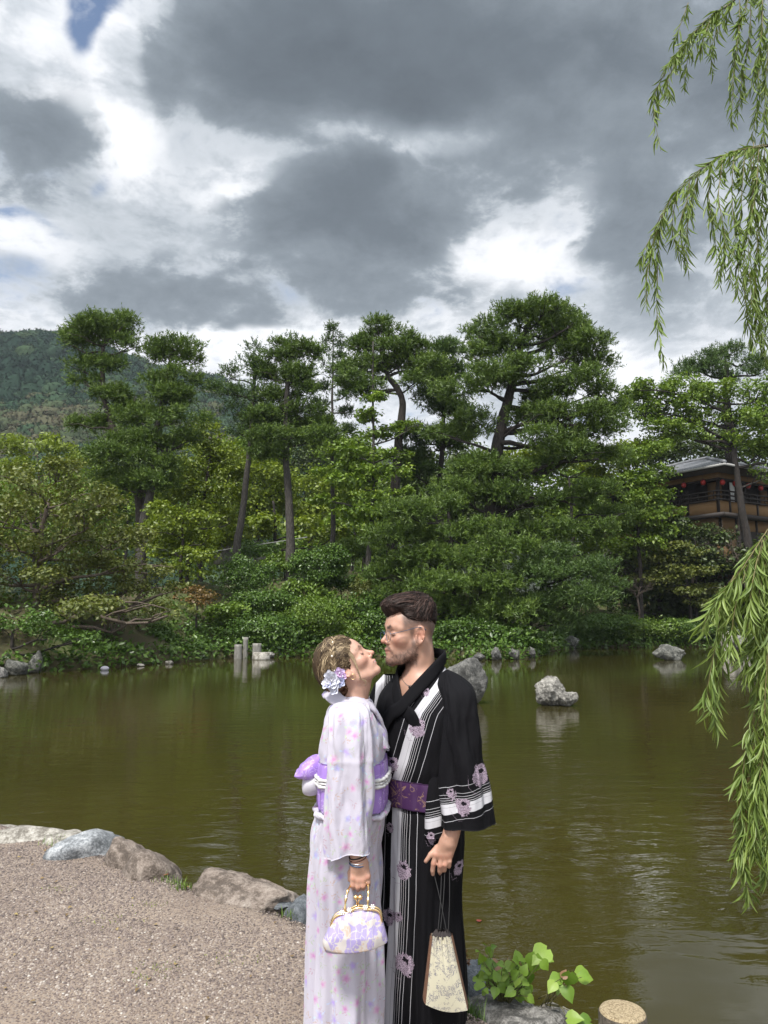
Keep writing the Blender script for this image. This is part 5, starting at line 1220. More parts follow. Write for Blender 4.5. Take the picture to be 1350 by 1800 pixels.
# swept side locks above the clipped sides
n_ = 700; a0 = r.uniform(-1.0, 1.0, n_); s_ = np.where(r.random(n_) < .75, 1, -1)
P0 = np.stack([.055 - .14 * r.random(n_), s_ * .08, r.uniform(.075, .12, n_)], 1); ctl = [project(man_hair, P0, .001 * np.ones(n_))]
for k in range(4): ctl.append(project(man_hair, ctl[-1] + np.stack([np.full(n_, -.016), 0 * s_, r.normal(-.003, .003, n_)], 1), r.uniform(0, .003, n_)))
ctl = np.stack(ctl, 1); tin = np.clip(r.normal(.38, .22, n_), 0, 1)
strands(mb, [(ctl[i], tin[i], np.array([-.01, 0, .03])) for i in range(n_)], .0016, r, None, RM, SM, HM, MO)
mb.build('hair', M['hair_dark'], man, True)
# stubble: short bristles along the jaw and upper lip
mb = MB(); n_ = 1500; hv = hloc(Vb); q_ = hv.copy(); q_[:, 1] = np.abs(q_[:, 1])
line = np.interp(q_[:, 0], [-.005, .012, .04, .075, .10], [.015, -.024, -.046, -.062, -.074])
sel = np.where(((q_[:, 2] < line) & (q_[:, 0] > .002) & (q_[:, 2] > -.112)) | ((np.abs(q_[:, 2] + .0395) < .004) & (q_[:, 0] > .094) & (q_[:, 1] < .02)))[0]
sel = r.choice(sel, n_)
for i in sel:
    b = hv[i]; nr = b - np.array([.03, 0, -.04]); nr /= np.linalg.norm(nr); d_ = nr * .5 + np.array([-.1, 0, -.75]) + r.normal(0, .25, 3); d_ /= np.linalg.norm(d_); sd = np.cross(d_, nr); sd /= np.linalg.norm(sd)
    Lb = r.uniform(.005, .009); t3 = np.array([b - sd * .0004, b + sd * .0004, b + d_ * Lb + nr * .001]); mb.add((t3 * SM) @ RM.T + HM - MO, np.array([[0, 1, 2]]), tint=r.uniform(.2, .9))
mb.build('beard', M['hair_dark'], man)
# glasses
gl = MB(); hw = lambda q_: (np.asarray(q_) * SM) @ RM.T + HM
lens = MB()
for s_ in (1, -1):
    a = np.linspace(0, 2 * np.pi, 25); c = np.array([.1065, s_ * .033, .006]); ring = np.stack([c[0] - .004 * np.abs(np.cos(a)) + .0 * a, c[1] + .0245 * np.cos(a), c[2] + .0225 * np.sin(a) * np.where(np.sin(a) > 0, .85, 1)], 1)
    V_, F_ = tube(hw(ring) - MO, .0011, 6, False); gl.add(V_, F_)
    dsk = hw(np.concatenate([[c], ring[:-1]])) - MO; j = np.arange(24); lens.add(dsk, np.stack([0 * j, 1 + j, 1 + (j + 1) % 24], 1))
    V_, F_ = tube(hw(spline([(.103, s_ * .058, .013), (.085, s_ * .071, .017), (.03, s_ * .078, .027), (.004, s_ * .080, .033), (-.018, s_ * .082, .029), (-.030, s_ * .082, .020)], 20)) - MO, np.interp(np.arange(20), [0, 13, 15, 19], [.0012, .0012, .0022, .0026]), 7); gl.add(V_, F_)
V_, F_ = tube(hw(spline([(.106, -.009, .012), (.111, 0, .015), (.106, .009, .012)], 9)) - MO, .0011, 6); gl.add(V_, F_)
gls = gl.build('glasses', M['steel'], man)
m_, t = material('clear_lens'); finish(t, t.node('ShaderNodeMixShader', (.88, t.node('ShaderNodeBsdfGlossy', {'Color': (1, 1, 1, 1), 'Roughness': .02}).outputs[0], t.node('ShaderNodeBsdfTransparent').outputs[0])).outputs[0])
lens.build('lens', m_, gls)
# necklace
cp = [neck_pt(rad(a), r0, py) for a, r0, py in ((-75, .075, 1178), (-45, .082, 1190), (-15, .090, 1199), (0, .093, 1202), (20, .090, 1199), (48, .082, 1190), (75, .076, 1178))]
pts = project(lambda p: man_sdf(p), spline([c[0] for c in cp], 40), .0015)
V_, F_ = tube(pts - MO, .0011, 5); nk = build('necklace', V_, F_, simple('silver_chain', (.55, .53, .50), .3, Metallic=1.0), man)
V_, F_ = ico(2); build('pendant', V_ * [.004, .003, .006] + pts[20] + mf * .003 + [0, 0, -.006] - MO, F_, M['black_cord'], nk)
# sandals just under the frame
for s_ in (1, -1):
    c = np.array([MO[0], YM, GZ]) + ml * .075 * s_ + mf * .07; a = np.linspace(0, 2 * np.pi, 28, endpoint=False)
    out = c + np.outer(np.cos(a), mf) * .135 + np.outer(np.sin(a), ml) * .048 * (1 - .15 * np.cos(a))[:, None]
    Vv = np.concatenate([out, out + [0, 0, .022], [c + [0, 0, .022]]]); j = np.arange(28)
    build('sandal', Vv - MO, [np.stack([j, (j + 1) % 28, 28 + (j + 1) % 28, 28 + j], 1), np.stack([28 + j, 28 + (j + 1) % 28, np.full(28, 56)], 1)], simple('straw_sandal', (.22, .17, .11), .8), man, False)

# ================================================================ THE WOMAN
woman = empty('person', (Xat(612, 1400, YW), YW, GZ)); WO = np.array(woman.location)
tag(woman, 'woman with braided blonde hair in a pale floral kimono, looking up at the man', 'person')
def wrow(py, xl, xr, a): return (Zat(py, YW), (Xat(xl, py, YW) + Xat(xr, py, YW)) / 2, YW, a, (Xat(xr, py, YW) - Xat(xl, py, YW)) / 2, 0.0)
zb = [(1880, 531, 671, .17), (1800, 536, 674, .165), (1700, 540, 674, .165), (1620, 542, 672, .168), (1560, 544, 670, .172), (1500, 546, 669, .176), (1460, 549, 671, .174), (1430, 557, 675, .166), (1412, 564, 677, .160), (1370, 564, 677, .158), (1332, 563, 678, .166), (1310, 562, 679, .176), (1290, 565, 676, .182), (1265, 571, 667, .176), (1246, 579, 657, .155), (1234, 588, 652, .115), (1231, 598, 650, .080), (1227, 602, 649, .066)]
N, nz = 200, 250
V, n, th, R_ = loft([wrow(*q_) for q_ in zb], N, nz)
z = V[..., 2]; low = sm(z, Zat(1430, YW), Zat(1560, YW))
V = V + n * (low * (.010 * np.sin(8 * th[None] + 2.5 * fbm(np.stack([np.cos(th)[None] + 0 * z, np.sin(th)[None] + 0 * z, z * 1.2], -1), 2)) + .004 * np.sin(19 * th[None] + 3 * z) + .014 * fbm(np.stack([np.cos(th)[None] * 2 + 0 * z, np.sin(th)[None] * 2 + 0 * z, z * 1.6], -1), 3))
             + (1 - low) * .011 * fbm(np.stack([np.cos(th)[None] * 4 + 0 * z, np.sin(th)[None] * 4 + 0 * z, z * 7], -1), 3))[..., None]
VW_, nW_ = V, n
a_, b_, c_ = V.reshape(-1, 3), grid_faces(nz, N, True), {'uvm': arc_uv(V).reshape(-1, 3)}
build('kimono', a_ - WO, b_, M['floral'], woman, True, c_)
def wpt(px, py, dY, lift=0): return P(px, py, YW + dY)
# the seam of the front overlap down the skirt
# collar, pulled back from the nape
for s_ in (-1, 1):
    path = spline([(Xat(576, 1214, YW), YW, Zat(1213, YW)), (Xat(584, 1219, YW), YW + .058 * s_, Zat(1219, YW)), (Xat(606, 1225, YW), YW + .082 * s_, Zat(1230, YW)), (Xat(630, 1224, YW), YW + .078 * s_, Zat(1230, YW)), (Xat(648, 1230, YW), YW + .060 * s_, Zat(1236, YW)), (Xat(662, 1252, YW), YW + .030 * s_, Zat(1252, YW)), (Xat(673, 1280, YW), YW - .005 * s_, Zat(1280, YW)), (Xat(678, 1312, YW), YW - .04 * s_, Zat(1314, YW))], 60)
    cen = np.array([Xat(622, 1240, YW), YW, 0]); nr = path - cen; nr[:, 2] = .10; nr /= np.linalg.norm(nr, axis=1, keepdims=True)
    Vc, Fc, G = strip(path, nr, np.interp(np.linspace(0, 1, 60), [0, .25, 1], [.062, .050, .050]), .005 if s_ < 0 else .004)
    G = G + (.0025 * fbm(G * 45, 2))[..., None]
    build('collar', G.reshape(-1, 3) - WO, Fc, M['floral'], woman, True, {'uvm': arc_uv(G).reshape(-1, 3) * [1, 1, 0] + [.4 * s_, .2, 0]})
# near and far sleeves
srows = [(614, 1231, 3, .008, YW - .07), (612, 1235, 20, .032, YW - .10), (612, 1244, 32, .050, YW - .135), (613, 1262, 36, .058, YW - .16), (614, 1300, 38, .060, YW - .18), (613, 1345, 37, .058, YW - .19), (612, 1400, 38, .056, YW - .195), (611, 1455, 39, .054, YW - .20), (612, 1500, 38.5, .052, YW - .20)]
for s_ in (-1, 1):
    rr_ = srows if s_ < 0 else [(a - (b - 1232) * .06, b, c, d, 2 * YW - Y + .02) for a, b, c, d, Y in srows]
    V, n, th, R2 = sleeve(rr_, 110, 130, 0, .011, 21 + s_)
    t_ = np.linspace(0, 1, 130)[:, None]
    V[..., 2] -= .014 * sm(t_, .82, 1) * (-np.cos(th))[None] - .006 * sm(t_, .9, 1) * np.sin(3 * th)[None]
    V += n * (.0022 * np.exp(-((V[..., 2] - Zat(1337, YW - .2)) / .010) ** 2))[..., None]          # the seam tuck across the sleeve
    a_, b_, c_ = shell(V, n, .0045, grid_faces(130, 110, True), {'uvm': arc_uv(V).reshape(-1, 3) + [1.7 * s_, 3, 0]})
    build('sleeve', a_ - WO, b_, M['floral'], woman, True, c_)
# obi, cord, under-fold
V, n = VW_, nW_
sash('obi_sash', Zat(1414, YW), Zat(1331, YW), V, n, R_, .008, M['lilac'], woman, WO, 30, .005)
def ring_at(py, lift, m=160):
    z0 = Zat(py, YW); zc = VW_[:, :, 2].mean(1); i = int(np.argmin(np.abs(zc - z0))); k = np.linspace(0, N, m, endpoint=False).astype(int)
    rows_ = np.where((zc > Zat(1414, YW)) & (zc < Zat(1331, YW)))[0]; return VW_[rows_].mean(0)[k] * [1, 1, 0] + [0, 0, z0] + nW_[i, k] * lift
mb = MB()
for py, rr0, fr_ in ((1357.5, .0066, 26), (1363, .0045, 60), (1368.5, .0066, 26)):
    pts = ring_at(py, .0190, 200); a = np.linspace(0, 2 * np.pi, 200, endpoint=False)
    pts = np.concatenate([pts, pts[:1]]); rad_ = rr0 * (1 + .22 * np.sin(np.concatenate([a, [2 * np.pi]]) * fr_)); V_, F_ = tube(pts - WO, rad_, 8, False); mb.add(V_, F_)
mb.build('obi_cord', M['lace'], woman)
pts = ring_at(1420, .012, 200); pts = np.concatenate([pts, pts[:1]]); V_, F_ = tube(pts, .012, 12, False, .8); V_ += .004 * fbm(V_ * 30, 2)[:, None]
build('waist_fold', V_ - WO, F_, M['floral'], woman, True, {'uvm': np.stack([V_[:, 0] + V_[:, 1], V_[:, 2] * 1.5, 0 * V_[:, 0]], 1)})
# bow behind
def bow_loft(rows, N=40, nz=40, seed=0, flat=1.0):
    rws = spline(rows, nz); a = np.linspace(0, 2 * np.pi, N, endpoint=False)
    V = np.stack([rws[:, 0][:, None] + 0 * a, rws[:, 1][:, None] + rws[:, 3][:, None] * np.cos(a), rws[:, 2][:, None] + rws[:, 4][:, None] * np.sin(a)], -1)
    V += (.004 * fbm(V * 22 + seed, 3))[..., None] * [0, .4, 1.2]; return V
b0 = [P(px, py, YW) for px, py in ((572, 1347), (560, 1346), (548, 1347), (536, 1349), (527, 1353), (520, 1357))]
V = bow_loft([(*q_, d_, h_ * mpp(YW)) for q_, d_, h_ in zip(b0, (.040, .060, .075, .078, .070, .050), (15, 18, 15, 10, 6, 2))])
V[..., 2] -= .014 * np.sin(np.clip((V[0, 0, 0] - V[..., 0]) / .12, 0, 1) * np.pi) * (V[..., 2] < P(540, 1349, YW)[2])
j = np.arange(40); Fx = grid_faces(40, 40, True)
build('bow', V.reshape(-1, 3) - WO, Fx, M['lilac'], woman, True, {'uvm': arc_uv(V).reshape(-1, 3)})
b0 = [P(px, py, YW) for px, py in ((574, 1372), (562, 1372), (550, 1374), (540, 1376), (534, 1379), (531, 1382))]
V = bow_loft([(*q_, d_, h_ * mpp(YW)) for q_, d_, h_ in zip(b0, (.045, .065, .070, .064, .048, .012), (20, 22, 22, 20, 14, 3))], seed=4)
build('bow_tail', V.reshape(-1, 3) - WO, grid_faces(40, 40, True), M['white_cloth'], woman, True)

# her body
SW, PW = .96, rad(41)
wf = np.array([math.cos(PW), 0, math.sin(PW)]); wl = np.array([0, 1., 0]); wu = np.array([-math.sin(PW), 0, math.cos(PW)])
YAWW = rad(-4); RW = rotz(YAWW) @ np.stack([wf, wl, wu], 1)
HW_ = P(609, 1178, YW - .074) + SW * .074 * (RW @ np.array([0, 1., 0]))
def wsquash(q_):
    """her lower face is shorter than his"""
    q_ = q_.copy(); q_[..., 2] = np.where(q_[..., 2] < -.02, -.02 + (q_[..., 2] + .02) * 1.20, q_[..., 2]); q_[..., 0] = np.where(q_[..., 2] < -.03, q_[..., 0] * (1 + .05 * np.clip((-.03 - q_[..., 2]) / .05, 0, 1)), q_[..., 0]); return q_
def wloc(p): return wsquash((p - HW_) @ RW / SW)
YF = 2.715
FP = lambda px, py, dy=0.0: P(px, py, YF + dy)
def woman_sdf(p):
    d = np.full(p.shape[:-1], 9.0); hm = p[..., 2] > Zat(1262, YW); q_ = p[hm]
    dh = head_sdf(wloc(q_), False) * SW * .9
    nk = sd_chain(q_, [HW_ + RW @ np.array([-.012, 0, -.028]) * SW, np.array([Xat(628, 1200, YW), YW, Zat(1200, YW)]), np.array([Xat(622, 1235, YW), YW, Zat(1235, YW)])], [.054, .049, .054], .02)
    d[hm] = smin(dh, nk, .022)
    tm = p[..., 2] < Zat(1205, YW); q_ = p[tm]; C_ = lambda px, py, dy=0: np.array([Xat(px, py, YW), YW + dy, Zat(py, YW)])
    t_ = sd_ell(q_, C_(618, 1290), (.090, .140, .13)); t_ = smin(t_, sd_cone(q_, C_(616, 1256, -.100), C_(616, 1256, .100), .040, .040), .05)
    t_ = smin(t_, sd_ell(q_, C_(620, 1380), (.095, .120, .12)), .06); t_ = smin(t_, sd_ell(q_, C_(608, 1480), (.110, .145, .13)), .07)
    for s_ in (-1, 1):
        a = C_(608, 1520, .07 * s_); b = C_(612, 1680, .065 * s_); c = np.array([b[0], b[1], GZ + .08]); t_ = smin(t_, sd_chain(q_, [a, b, c], [.085, .052, .034], .02), .03)
        t_ = smin(t_, sd_cone(q_, c + [0, 0, -.05], c + [.14, 0, -.06], .030, .02), .03)
    t_ = smin(t_, sd_chain(q_, [C_(616, 1262, -.12), P(610, 1385, YW - .19), FP(628, 1488)], [.036, .028, .025], .02), .02)
    t_ = smin(t_, sd_chain(q_, [C_(616, 1262, .12), P(590, 1385, YW + .21), P(600, 1480, YW + .2)], [.040, .033, .026], .02), .02)
    d[tm] = smin(d[tm], t_, .03)
    am = (p[..., 2] < Zat(1475, YF)) & (p[..., 2] > Zat(1585, YF)) & (np.abs(p[..., 1] - YF) < .11) & (p[..., 0] > Xat(600, 1520, YF)); h_ = p[am]
    if len(h_):
        k = sd_chain(h_, [FP(628, 1480), FP(629, 1505), FP(631, 1518)], [.027, .0255, .028], .01)
        for a, b in (((625, 1518), (621, 1543)), ((629, 1518), (629, 1546)), ((634, 1518), (638, 1545)), ((638, 1518), (646, 1540))): k = smin(k, sd_cone(h_, FP(*a), FP(*b), .017, .0120), .014)
        for pts, r0 in (([(621, 1543, -.004), (620, 1556, -.006), (621, 1560, .012), (622, 1553, .026)], .0090), ([(629.5, 1546, -.006), (629, 1559, -.008), (630, 1563, .012), (630, 1555, .027)], .0092),
                        ([(638, 1545, -.006), (638.5, 1557, -.008), (639, 1561, .012), (638, 1553, .026)], .0088), ([(646, 1540, -.003), (647.5, 1551, -.005), (647.5, 1555, .012), (646, 1548, .023)], .0076),
                        ([(621, 1522, .012), (615.5, 1534, .014), (616, 1546, .016), (622, 1555, .022)], .0092)):
            k = smin(k, sd_chain(h_, [FP(*q2) for q2 in pts], [r0 * 1.1, r0 * 1.02, r0 * .95, r0 * .8], .003), .0042)
        for px, py in ((621, 1544), (629.5, 1547), (638, 1546), (646, 1541)): k = smin(k, sd_sphere(h_, FP(px, py, -.009), .0085), .007)
        d[am] = smin(d[am], k, .012)
    return d
lo = np.array([Xat(555, 1400, YW), YW - .33, GZ]); hi = np.array([Xat(690, 1400, YW), YW + .33, Zat(1085, YW)])
Vb, Fb = surface(woman_sdf, lo, hi, .0053)
base = (.45, .268, .20); cb = np.tile(np.array(base), (len(Vb), 1)) * (1 + .05 * fbm(Vb * 28, 3))[:, None]
hm = Vb[:, 2] > Zat(1235, YW); cb[hm] = skin_colour(wloc(Vb[hm]), base, False, Vb[hm])
ql = wloc(Vb); teeth = sm(np.abs(ql[:, 2] + .0518), .0030, .0016) * sm(np.abs(ql[:, 1]), .017, .012) * sm(ql[:, 0], .090, .094)
cb = cb * (1 - teeth[:, None]) + np.array([.75, .72, .66]) * teeth[:, None]
kn = np.min([np.linalg.norm(Vb - FP(px, py, -.016), axis=1) for px, py in ((621, 1545), (629.5, 1548), (638, 1547), (646, 1542), (621, 1557), (630, 1560), (639, 1558))], axis=0)
cb *= (1 - np.exp(-(kn / .010) ** 2)[:, None] * [.02, .16, .18])
build('body', Vb - WO, Fb, M['skin'], woman, True, {'col': cb})
# her hair: cap swept back into a low bun, braid over the crown
BUN = np.array([-.078, -.018, -.034])
def wom_hair(p):
    d = sd_ell(p, (-.016, 0, .052), (.106, .083, .096))
    q_ = p.copy(); q_[..., 1] = np.abs(q_[..., 1])
    d = smin(d, sd_ell(p, (-.055, 0, .020), (.065, .070, .070)), .03)
    cut = (p[..., 0] - .040) - .46 * (p[..., 2] + .005) + .012 * np.sin(p[..., 2] * 60)
    d = smax(d, cut, .012)
    d = smax(d, -(np.linalg.norm((q_ - [-.004, .078, -.008]) / [.020, .05, .026], axis=-1) - 1) * .02, .006)
    d = smax(d, -.055 - p[..., 2], .02)
    return d + .0022 * fbm(p * np.array([30., 60, 30]), 3)
Vh, Fh = surface(wom_hair, (-.14, -.11, -.08), (.12, .11, .17), .004)
mb = MB(); W2 = lambda q_: (np.asarray(q_) * SW) @ RW.T + HW_ - WO
mb.add(W2(Vh), Fh, tint=np.clip(.26 + .12 * fbm(Vh * [30, 80, 30], 3), 0, 1))
r = np.random.default_rng(15); n_ = 1700
zs = r.uniform(-.01, .135, n_); s_ = np.where(r.random(n_) < .78, -1, 1)
start = np.stack([.042 + .46 * (zs + .005), s_ * np.sqrt(np.clip(1 - ((zs - .05) / .1) ** 2, .02, 1)) * .085 * r.uniform(.1, 1, n_) ** .5, zs], 1)
start = project(wom_hair, start, r.uniform(0, .002, n_)); end = BUN + r.normal(0, .012, (n_, 3))
ctl = []
for k in np.linspace(0, 1, 6):
    q_ = start * (1 - k) + end * k; q_ += np.array([-.02, 0, .05]) * np.sin(k * np.pi)
    wv = np.stack([0 * start[:, 0], .003 * np.sin(k * 11 + start[:, 2] * 70), .003 * np.cos(k * 9 + start[:, 1] * 60)], 1)
    ctl.append(project(wom_hair, q_ + wv, r.uniform(.0, .0045, n_)))
ctl = np.stack(ctl, 1); tin = np.clip(.42 + .30 * vnoise(start * 130) + r.normal(0, .16, n_), 0, 1)
strands(mb, [(ctl[i], tin[i], np.array([-.02, 0, .03])) for i in range(n_)], .0017, r, None, RW, SW, HW_, WO)
# braid: overlapping twisted lobes from the crown down to the bun, on her right side
path = project(wom_hair, spline([(.040, -.040, .135), (.018, -.070, .110), (-.004, -.085, .078), (-.022, -.088, .048), (-.040, -.080, .018), (-.055, -.060, -.010)], 24), .004 * np.ones(24))
tg = np.gradient(path, axis=0); tg /= np.linalg.norm(tg, axis=1, keepdims=True)
for i in range(22):
    nr = path[i] - np.array([-.02, 0, .04]); nr /= np.linalg.norm(nr); sd = np.cross(nr, tg[i]); sgn = 1 if i % 2 else -1
    for k in range(7):
        o_ = (k - 3) * .0022
        c0 = path[i] + sd * sgn * .013 - tg[i] * (.008 - o_) + nr * .000; c1 = path[i] + sd * sgn * .006 + tg[i] * (.002 + o_) + nr * .006; c2 = path[min(i + 1, 23)] - sd * sgn * .005 + tg[i] * (.009 + o_) + nr * .002
        V_, F_ = tube(W2(spline([c0, c1, c2], 6)), np.array([.0008, .0017, .0021, .0020, .0016, .0007]) * 1.05, 5); mb.add(V_, F_, tint=np.clip(r.normal(.58, .2), .1, 1))
# loose curls beside the face
for pts, t0 in ((((.050, -.064, .055), (.052, -.074, .020), (.040, -.080, -.015), (.030, -.078, -.045), (.020, -.080, -.060)), .9), (((.046, -.066, .050), (.046, -.078, .010), (.034, -.082, -.030), (.022, -.074, -.062), (.030, -.072, -.080), (.018, -.070, -.095)), .8), (((.052, -.060, .070), (.058, -.068, .035), (.050, -.074, .000)), .7)):
    for k in range(5):
        V_, F_ = tube(W2(spline(np.array(pts) + r.normal(0, .0014, (len(pts), 3)), 18)), np.linspace(.0009, .0004, 18), 4); mb.add(V_, F_, tint=np.clip(t0 + r.normal(0, .08), 0, 1))
hair = mb.build('hair', M['hair_blonde'], woman, True)
mb = MB(); V_, F_ = ico(3); mb.add(W2(V_ * .038 + BUN), F_, tint=.15)
for k in range(60):
    ax = unit(1, r)[0]; e1 = np.cross(ax, unit(1, r)[0]); e1 /= np.linalg.norm(e1); e2 = np.cross(ax, e1); a = np.linspace(0, r.uniform(2, 5), 16)
    rr_ = r.uniform(.030, .047); pts = BUN + rr_ * (np.cos(a)[:, None] * e1 + np.sin(a)[:, None] * e2) * [1.0, 1.0, .92] + ax * r.uniform(-.015, .015)
    V_, F_ = tube(W2(pts), .0052 * np.sin(np.linspace(.25, np.pi - .2, 16)), 6); V_ += .0008 * fbm(V_ * 300, 2)[:, None]; mb.add(V_, F_, tint=np.clip(r.normal(.42, .25), 0, 1))
mb.build('hair_bun', M['hair_bun'], hair)
for q_ in (project(wom_hair, np.array([[.028, -.062, .120], [-.006, -.088, .078], [-.035, -.085, .03]]), .008 * np.ones(3))):
    V_, F_ = ico(2); build('pearl', V_ * .0042 + W2(q_), F_, M['pearl'], hair)
# hair flowers
def petal(Lp, Wp, cup=.25, n=7, m=5):
    u = np.linspace(0, 1, n)[:, None]; v = np.linspace(-1, 1, m)[None]; w_ = Wp * np.sin(np.pi * np.clip(u * .86 + .08, 0, 1)) ** .7
    return np.stack([u * Lp + 0 * v, v * w_ * .5, cup * Lp * (u ** 2) * .6 + .18 * Wp * v ** 2 + .04 * Wp * np.sin(5 * v + 9 * u)], -1).reshape(-1, 3), grid_faces(n, m)
hp = empty('hair_flowers', (0, 0, 0)); hp.parent = woman
m_, t = material('silk_petal'); cc_ = attr(t, 'tint'); finish(t, principled(t, t.ramp(cc_, [(0, (.58, .58, .64)), (.4, (.54, .56, .66)), (.6, (.40, .44, .66)), (.8, (.54, .38, .60)), (1, (.52, .32, .55))]), .7)); M['petal'] = m_
for px, py, R0, tn0, tn1, np_ in ((583, 1197, .030, .0, .3, 6), (576, 1202, .024, .95, .3, 5), (597, 1184, .023, .85, .8, 5), (598, 1199, .021, .62, .5, 5), (588, 1210, .024, .1, .35, 5), (580, 1188, .022, .05, .1, 5), (603, 1189, .015, .9, .8, 5)):
    c = P(px, py, YW - .105 + r.uniform(-.01, .01)); ax = np.array([-.25 + r.normal(0, .25), -1, .15 + r.normal(0, .25)]); ax /= np.linalg.norm(ax); e1 = np.cross(ax, [0, 0, 1.]); e1 /= np.linalg.norm(e1); e2 = np.cross(ax, e1)
    mb = MB()
    for lay, sc_ in ((0, 1.0), (1, .62)):
        for k in range(np_):
            a = 2 * np.pi * (k + .5 * lay) / np_ + r.normal(0, .1); V_, F_ = petal(R0 * sc_, R0 * sc_ * .95, .35 + .5 * lay); d1 = math.cos(a) * e1 + math.sin(a) * e2; d2 = -math.sin(a) * e1 + math.cos(a) * e2
            mb.add(c + V_[:, :1] * d1 + V_[:, 1:2] * d2 + V_[:, 2:] * ax - WO, F_, tint=np.clip(tn0 + (tn1 - tn0) * np.linspace(0, 1, 7).repeat(5) + r.normal(0, .04), 0, 1))
    V_, F_ = ico(1); mb.add(c + V_ * .004 + ax * .006 - WO, F_, tint=0)
    mb.build('flower', M['petal'], hp)
# bracelets, ear ring, finger ring
for py, r0, rt, mt, tl_ in ((1503, .0300, .0022, M['black_cord'], .25), (1508, .0292, .0016, simple('red_brown_leather', (.10, .03, .02), .5), .2), (1513, .0288, .0020, simple('silver_beads', (.42, .42, .45), .3, Metallic=.8), .05), (1517, .0295, .0026, simple('dark_blue_beads', (.03, .06, .12), .35), -.05)):
    a = np.linspace(0, 2 * np.pi, 41); c = FP(629.3, py); pts = c + np.stack([r0 * np.cos(a), r0 * np.sin(a), r0 * tl_ * np.cos(a) + .004 * np.sin(a)], 1); V_, F_ = tube(pts - WO, rt, 6, False); build('bracelet', V_, F_, mt, woman)
V_, F_ = tube(W2(np.stack([.004 + .010 * np.cos(a), np.full(41, -.082), -.036 + .010 * np.sin(a)], 1)), .0012, 6, False); build('earring', V_, F_, M['gold'], woman)
a = np.linspace(0, 2 * np.pi, 25); c = FP(638.3, 1550, -.006); V_, F_ = tube(c + np.stack([.0098 * np.cos(a), .0098 * np.sin(a), 0 * a], 1) - WO, .0013, 5, False); build('finger_ring', V_, F_, M['gold'], woman)
for s_ in (1, -1):
    c = np.array([WO[0] + .06, YW + .065 * s_, GZ]); a = np.linspace(0, 2 * np.pi, 28, endpoint=False); out = c + np.stack([.12 * np.cos(a), .042 * np.sin(a), 0 * a], 1)
    Vv = np.concatenate([out, out + [0, 0, .03], [c + [0, 0, .03]]]); j = np.arange(28)
    build('sandal', Vv - WO, [np.stack([j, (j + 1) % 28, 28 + (j + 1) % 28, 28 + j], 1), np.stack([28 + j, 28 + (j + 1) % 28, np.full(28, 56)], 1)], simple('lilac_sandal', (.45, .35, .6), .6), woman, False)
# ================================================================ NEAR OBJECTS
# ---- her clasp purse
PY_ = 2.66
pb = empty('handbag', P(626, 1670, PY_)); BO = np.array(pb.location)
tag(pb, 'cream and lilac floral clasp purse hanging from the hand of the woman', 'handbag')
NX, NV = 44, 36
def purse_outline(u):
    """left and right edge at height u (0 bottom .. 1 top) in photograph pixels"""
    l = spline([(572, 1672), (567, 1655), (573, 1640), (584, 1616), (590, 1607)], 50); r_ = spline([(672, 1656), (681, 1654), (679, 1640), (671, 1612), (664, 1601)], 50)
    i = u * 49; return np.array([np.interp(i, range(50), l[:, k]) for k in (0, 1)]).T, np.array([np.interp(i, range(50), r_[:, k]) for k in (0, 1)]).T
u = np.linspace(0, 1, NV); l, r2 = purse_outline(u); a = np.linspace(0, 2 * np.pi, NX * 2, endpoint=False)
cu = np.sign(np.cos(a)) * np.abs(np.cos(a)) ** .8; su = np.sign(np.sin(a)) * np.abs(np.sin(a)) ** .8
Vp = []
for k in range(NV):
    A, B = P(*l[k], PY_), P(*r2[k], PY_); c = (A + B) / 2; dpt = np.interp(u[k], [0, .12, .5, 1], [.020, .044, .046, .010]); sag = -.012 * (1 - cu ** 2) * (1 - u[k]) + .009 * (1 - cu ** 2) * u[k]
    Vp.append(c + (B - A)[None] * .5 * cu[:, None] + np.array([0, dpt, 0]) * su[:, None] + np.array([0, 0, 1.]) * sag[:, None])
Vp = np.array(Vp); Vp[..., 1] += .006 * fbm(Vp * [40, 0, 9], 3) * np.interp(u, [0, .3, 1], [.3, 1, .6])[:, None]
uvp = np.stack([Vp[..., 0] + .3 * (Vp[..., 1] > PY_), Vp[..., 2], 0 * Vp[..., 0]], -1).reshape(-1, 3); Vq = np.concatenate([Vp.reshape(-1, 3), [Vp[0].mean(0)], [Vp[-1].mean(0)]]); uvp = np.concatenate([uvp, [[0, 0, 0]], [[0, 0, 0]]])
M2 = NX * 2; j = np.arange(M2); Fq = [grid_faces(NV, M2, True), np.concatenate([np.stack([np.full(M2, NV * M2), (j + 1) % M2, j], 1), np.stack([np.full(M2, NV * M2 + 1), (NV - 1) * M2 + j, (NV - 1) * M2 + (j + 1) % M2], 1)])]
m_, t = material('purse_brocade'); uv = attr(t, 'uvm', 'Vector'); n1 = t.noise(uv, 26, 2, .5, .6)
wz_ = t.node('ShaderNodeVectorMath', {0: t.vm('SUBTRACT', t.noise(uv, 45, 2, out=1), (.5, .5, .5)), 'Scale': .030}, operation='SCALE').outputs[0]; uvw2 = t.vm('ADD', t.vm('MULTIPLY', uv, (1, .7, 1)), wz_)
vo = t.node('ShaderNodeTexVoronoi', {'Vector': uvw2, 'Scale': 52.0}, voronoi_dimensions='2D'); ve = t.node('ShaderNodeTexVoronoi', {'Vector': uvw2, 'Scale': 52.0}, voronoi_dimensions='2D', feature='DISTANCE_TO_EDGE').outputs[0]
k = t.m('MULTIPLY', t.m('GREATER_THAN', t.m('ADD', n1, t.m('MULTIPLY', t.sep(vo.outputs['Color'])[0], .10)), .54), t.m('GREATER_THAN', ve, .05))
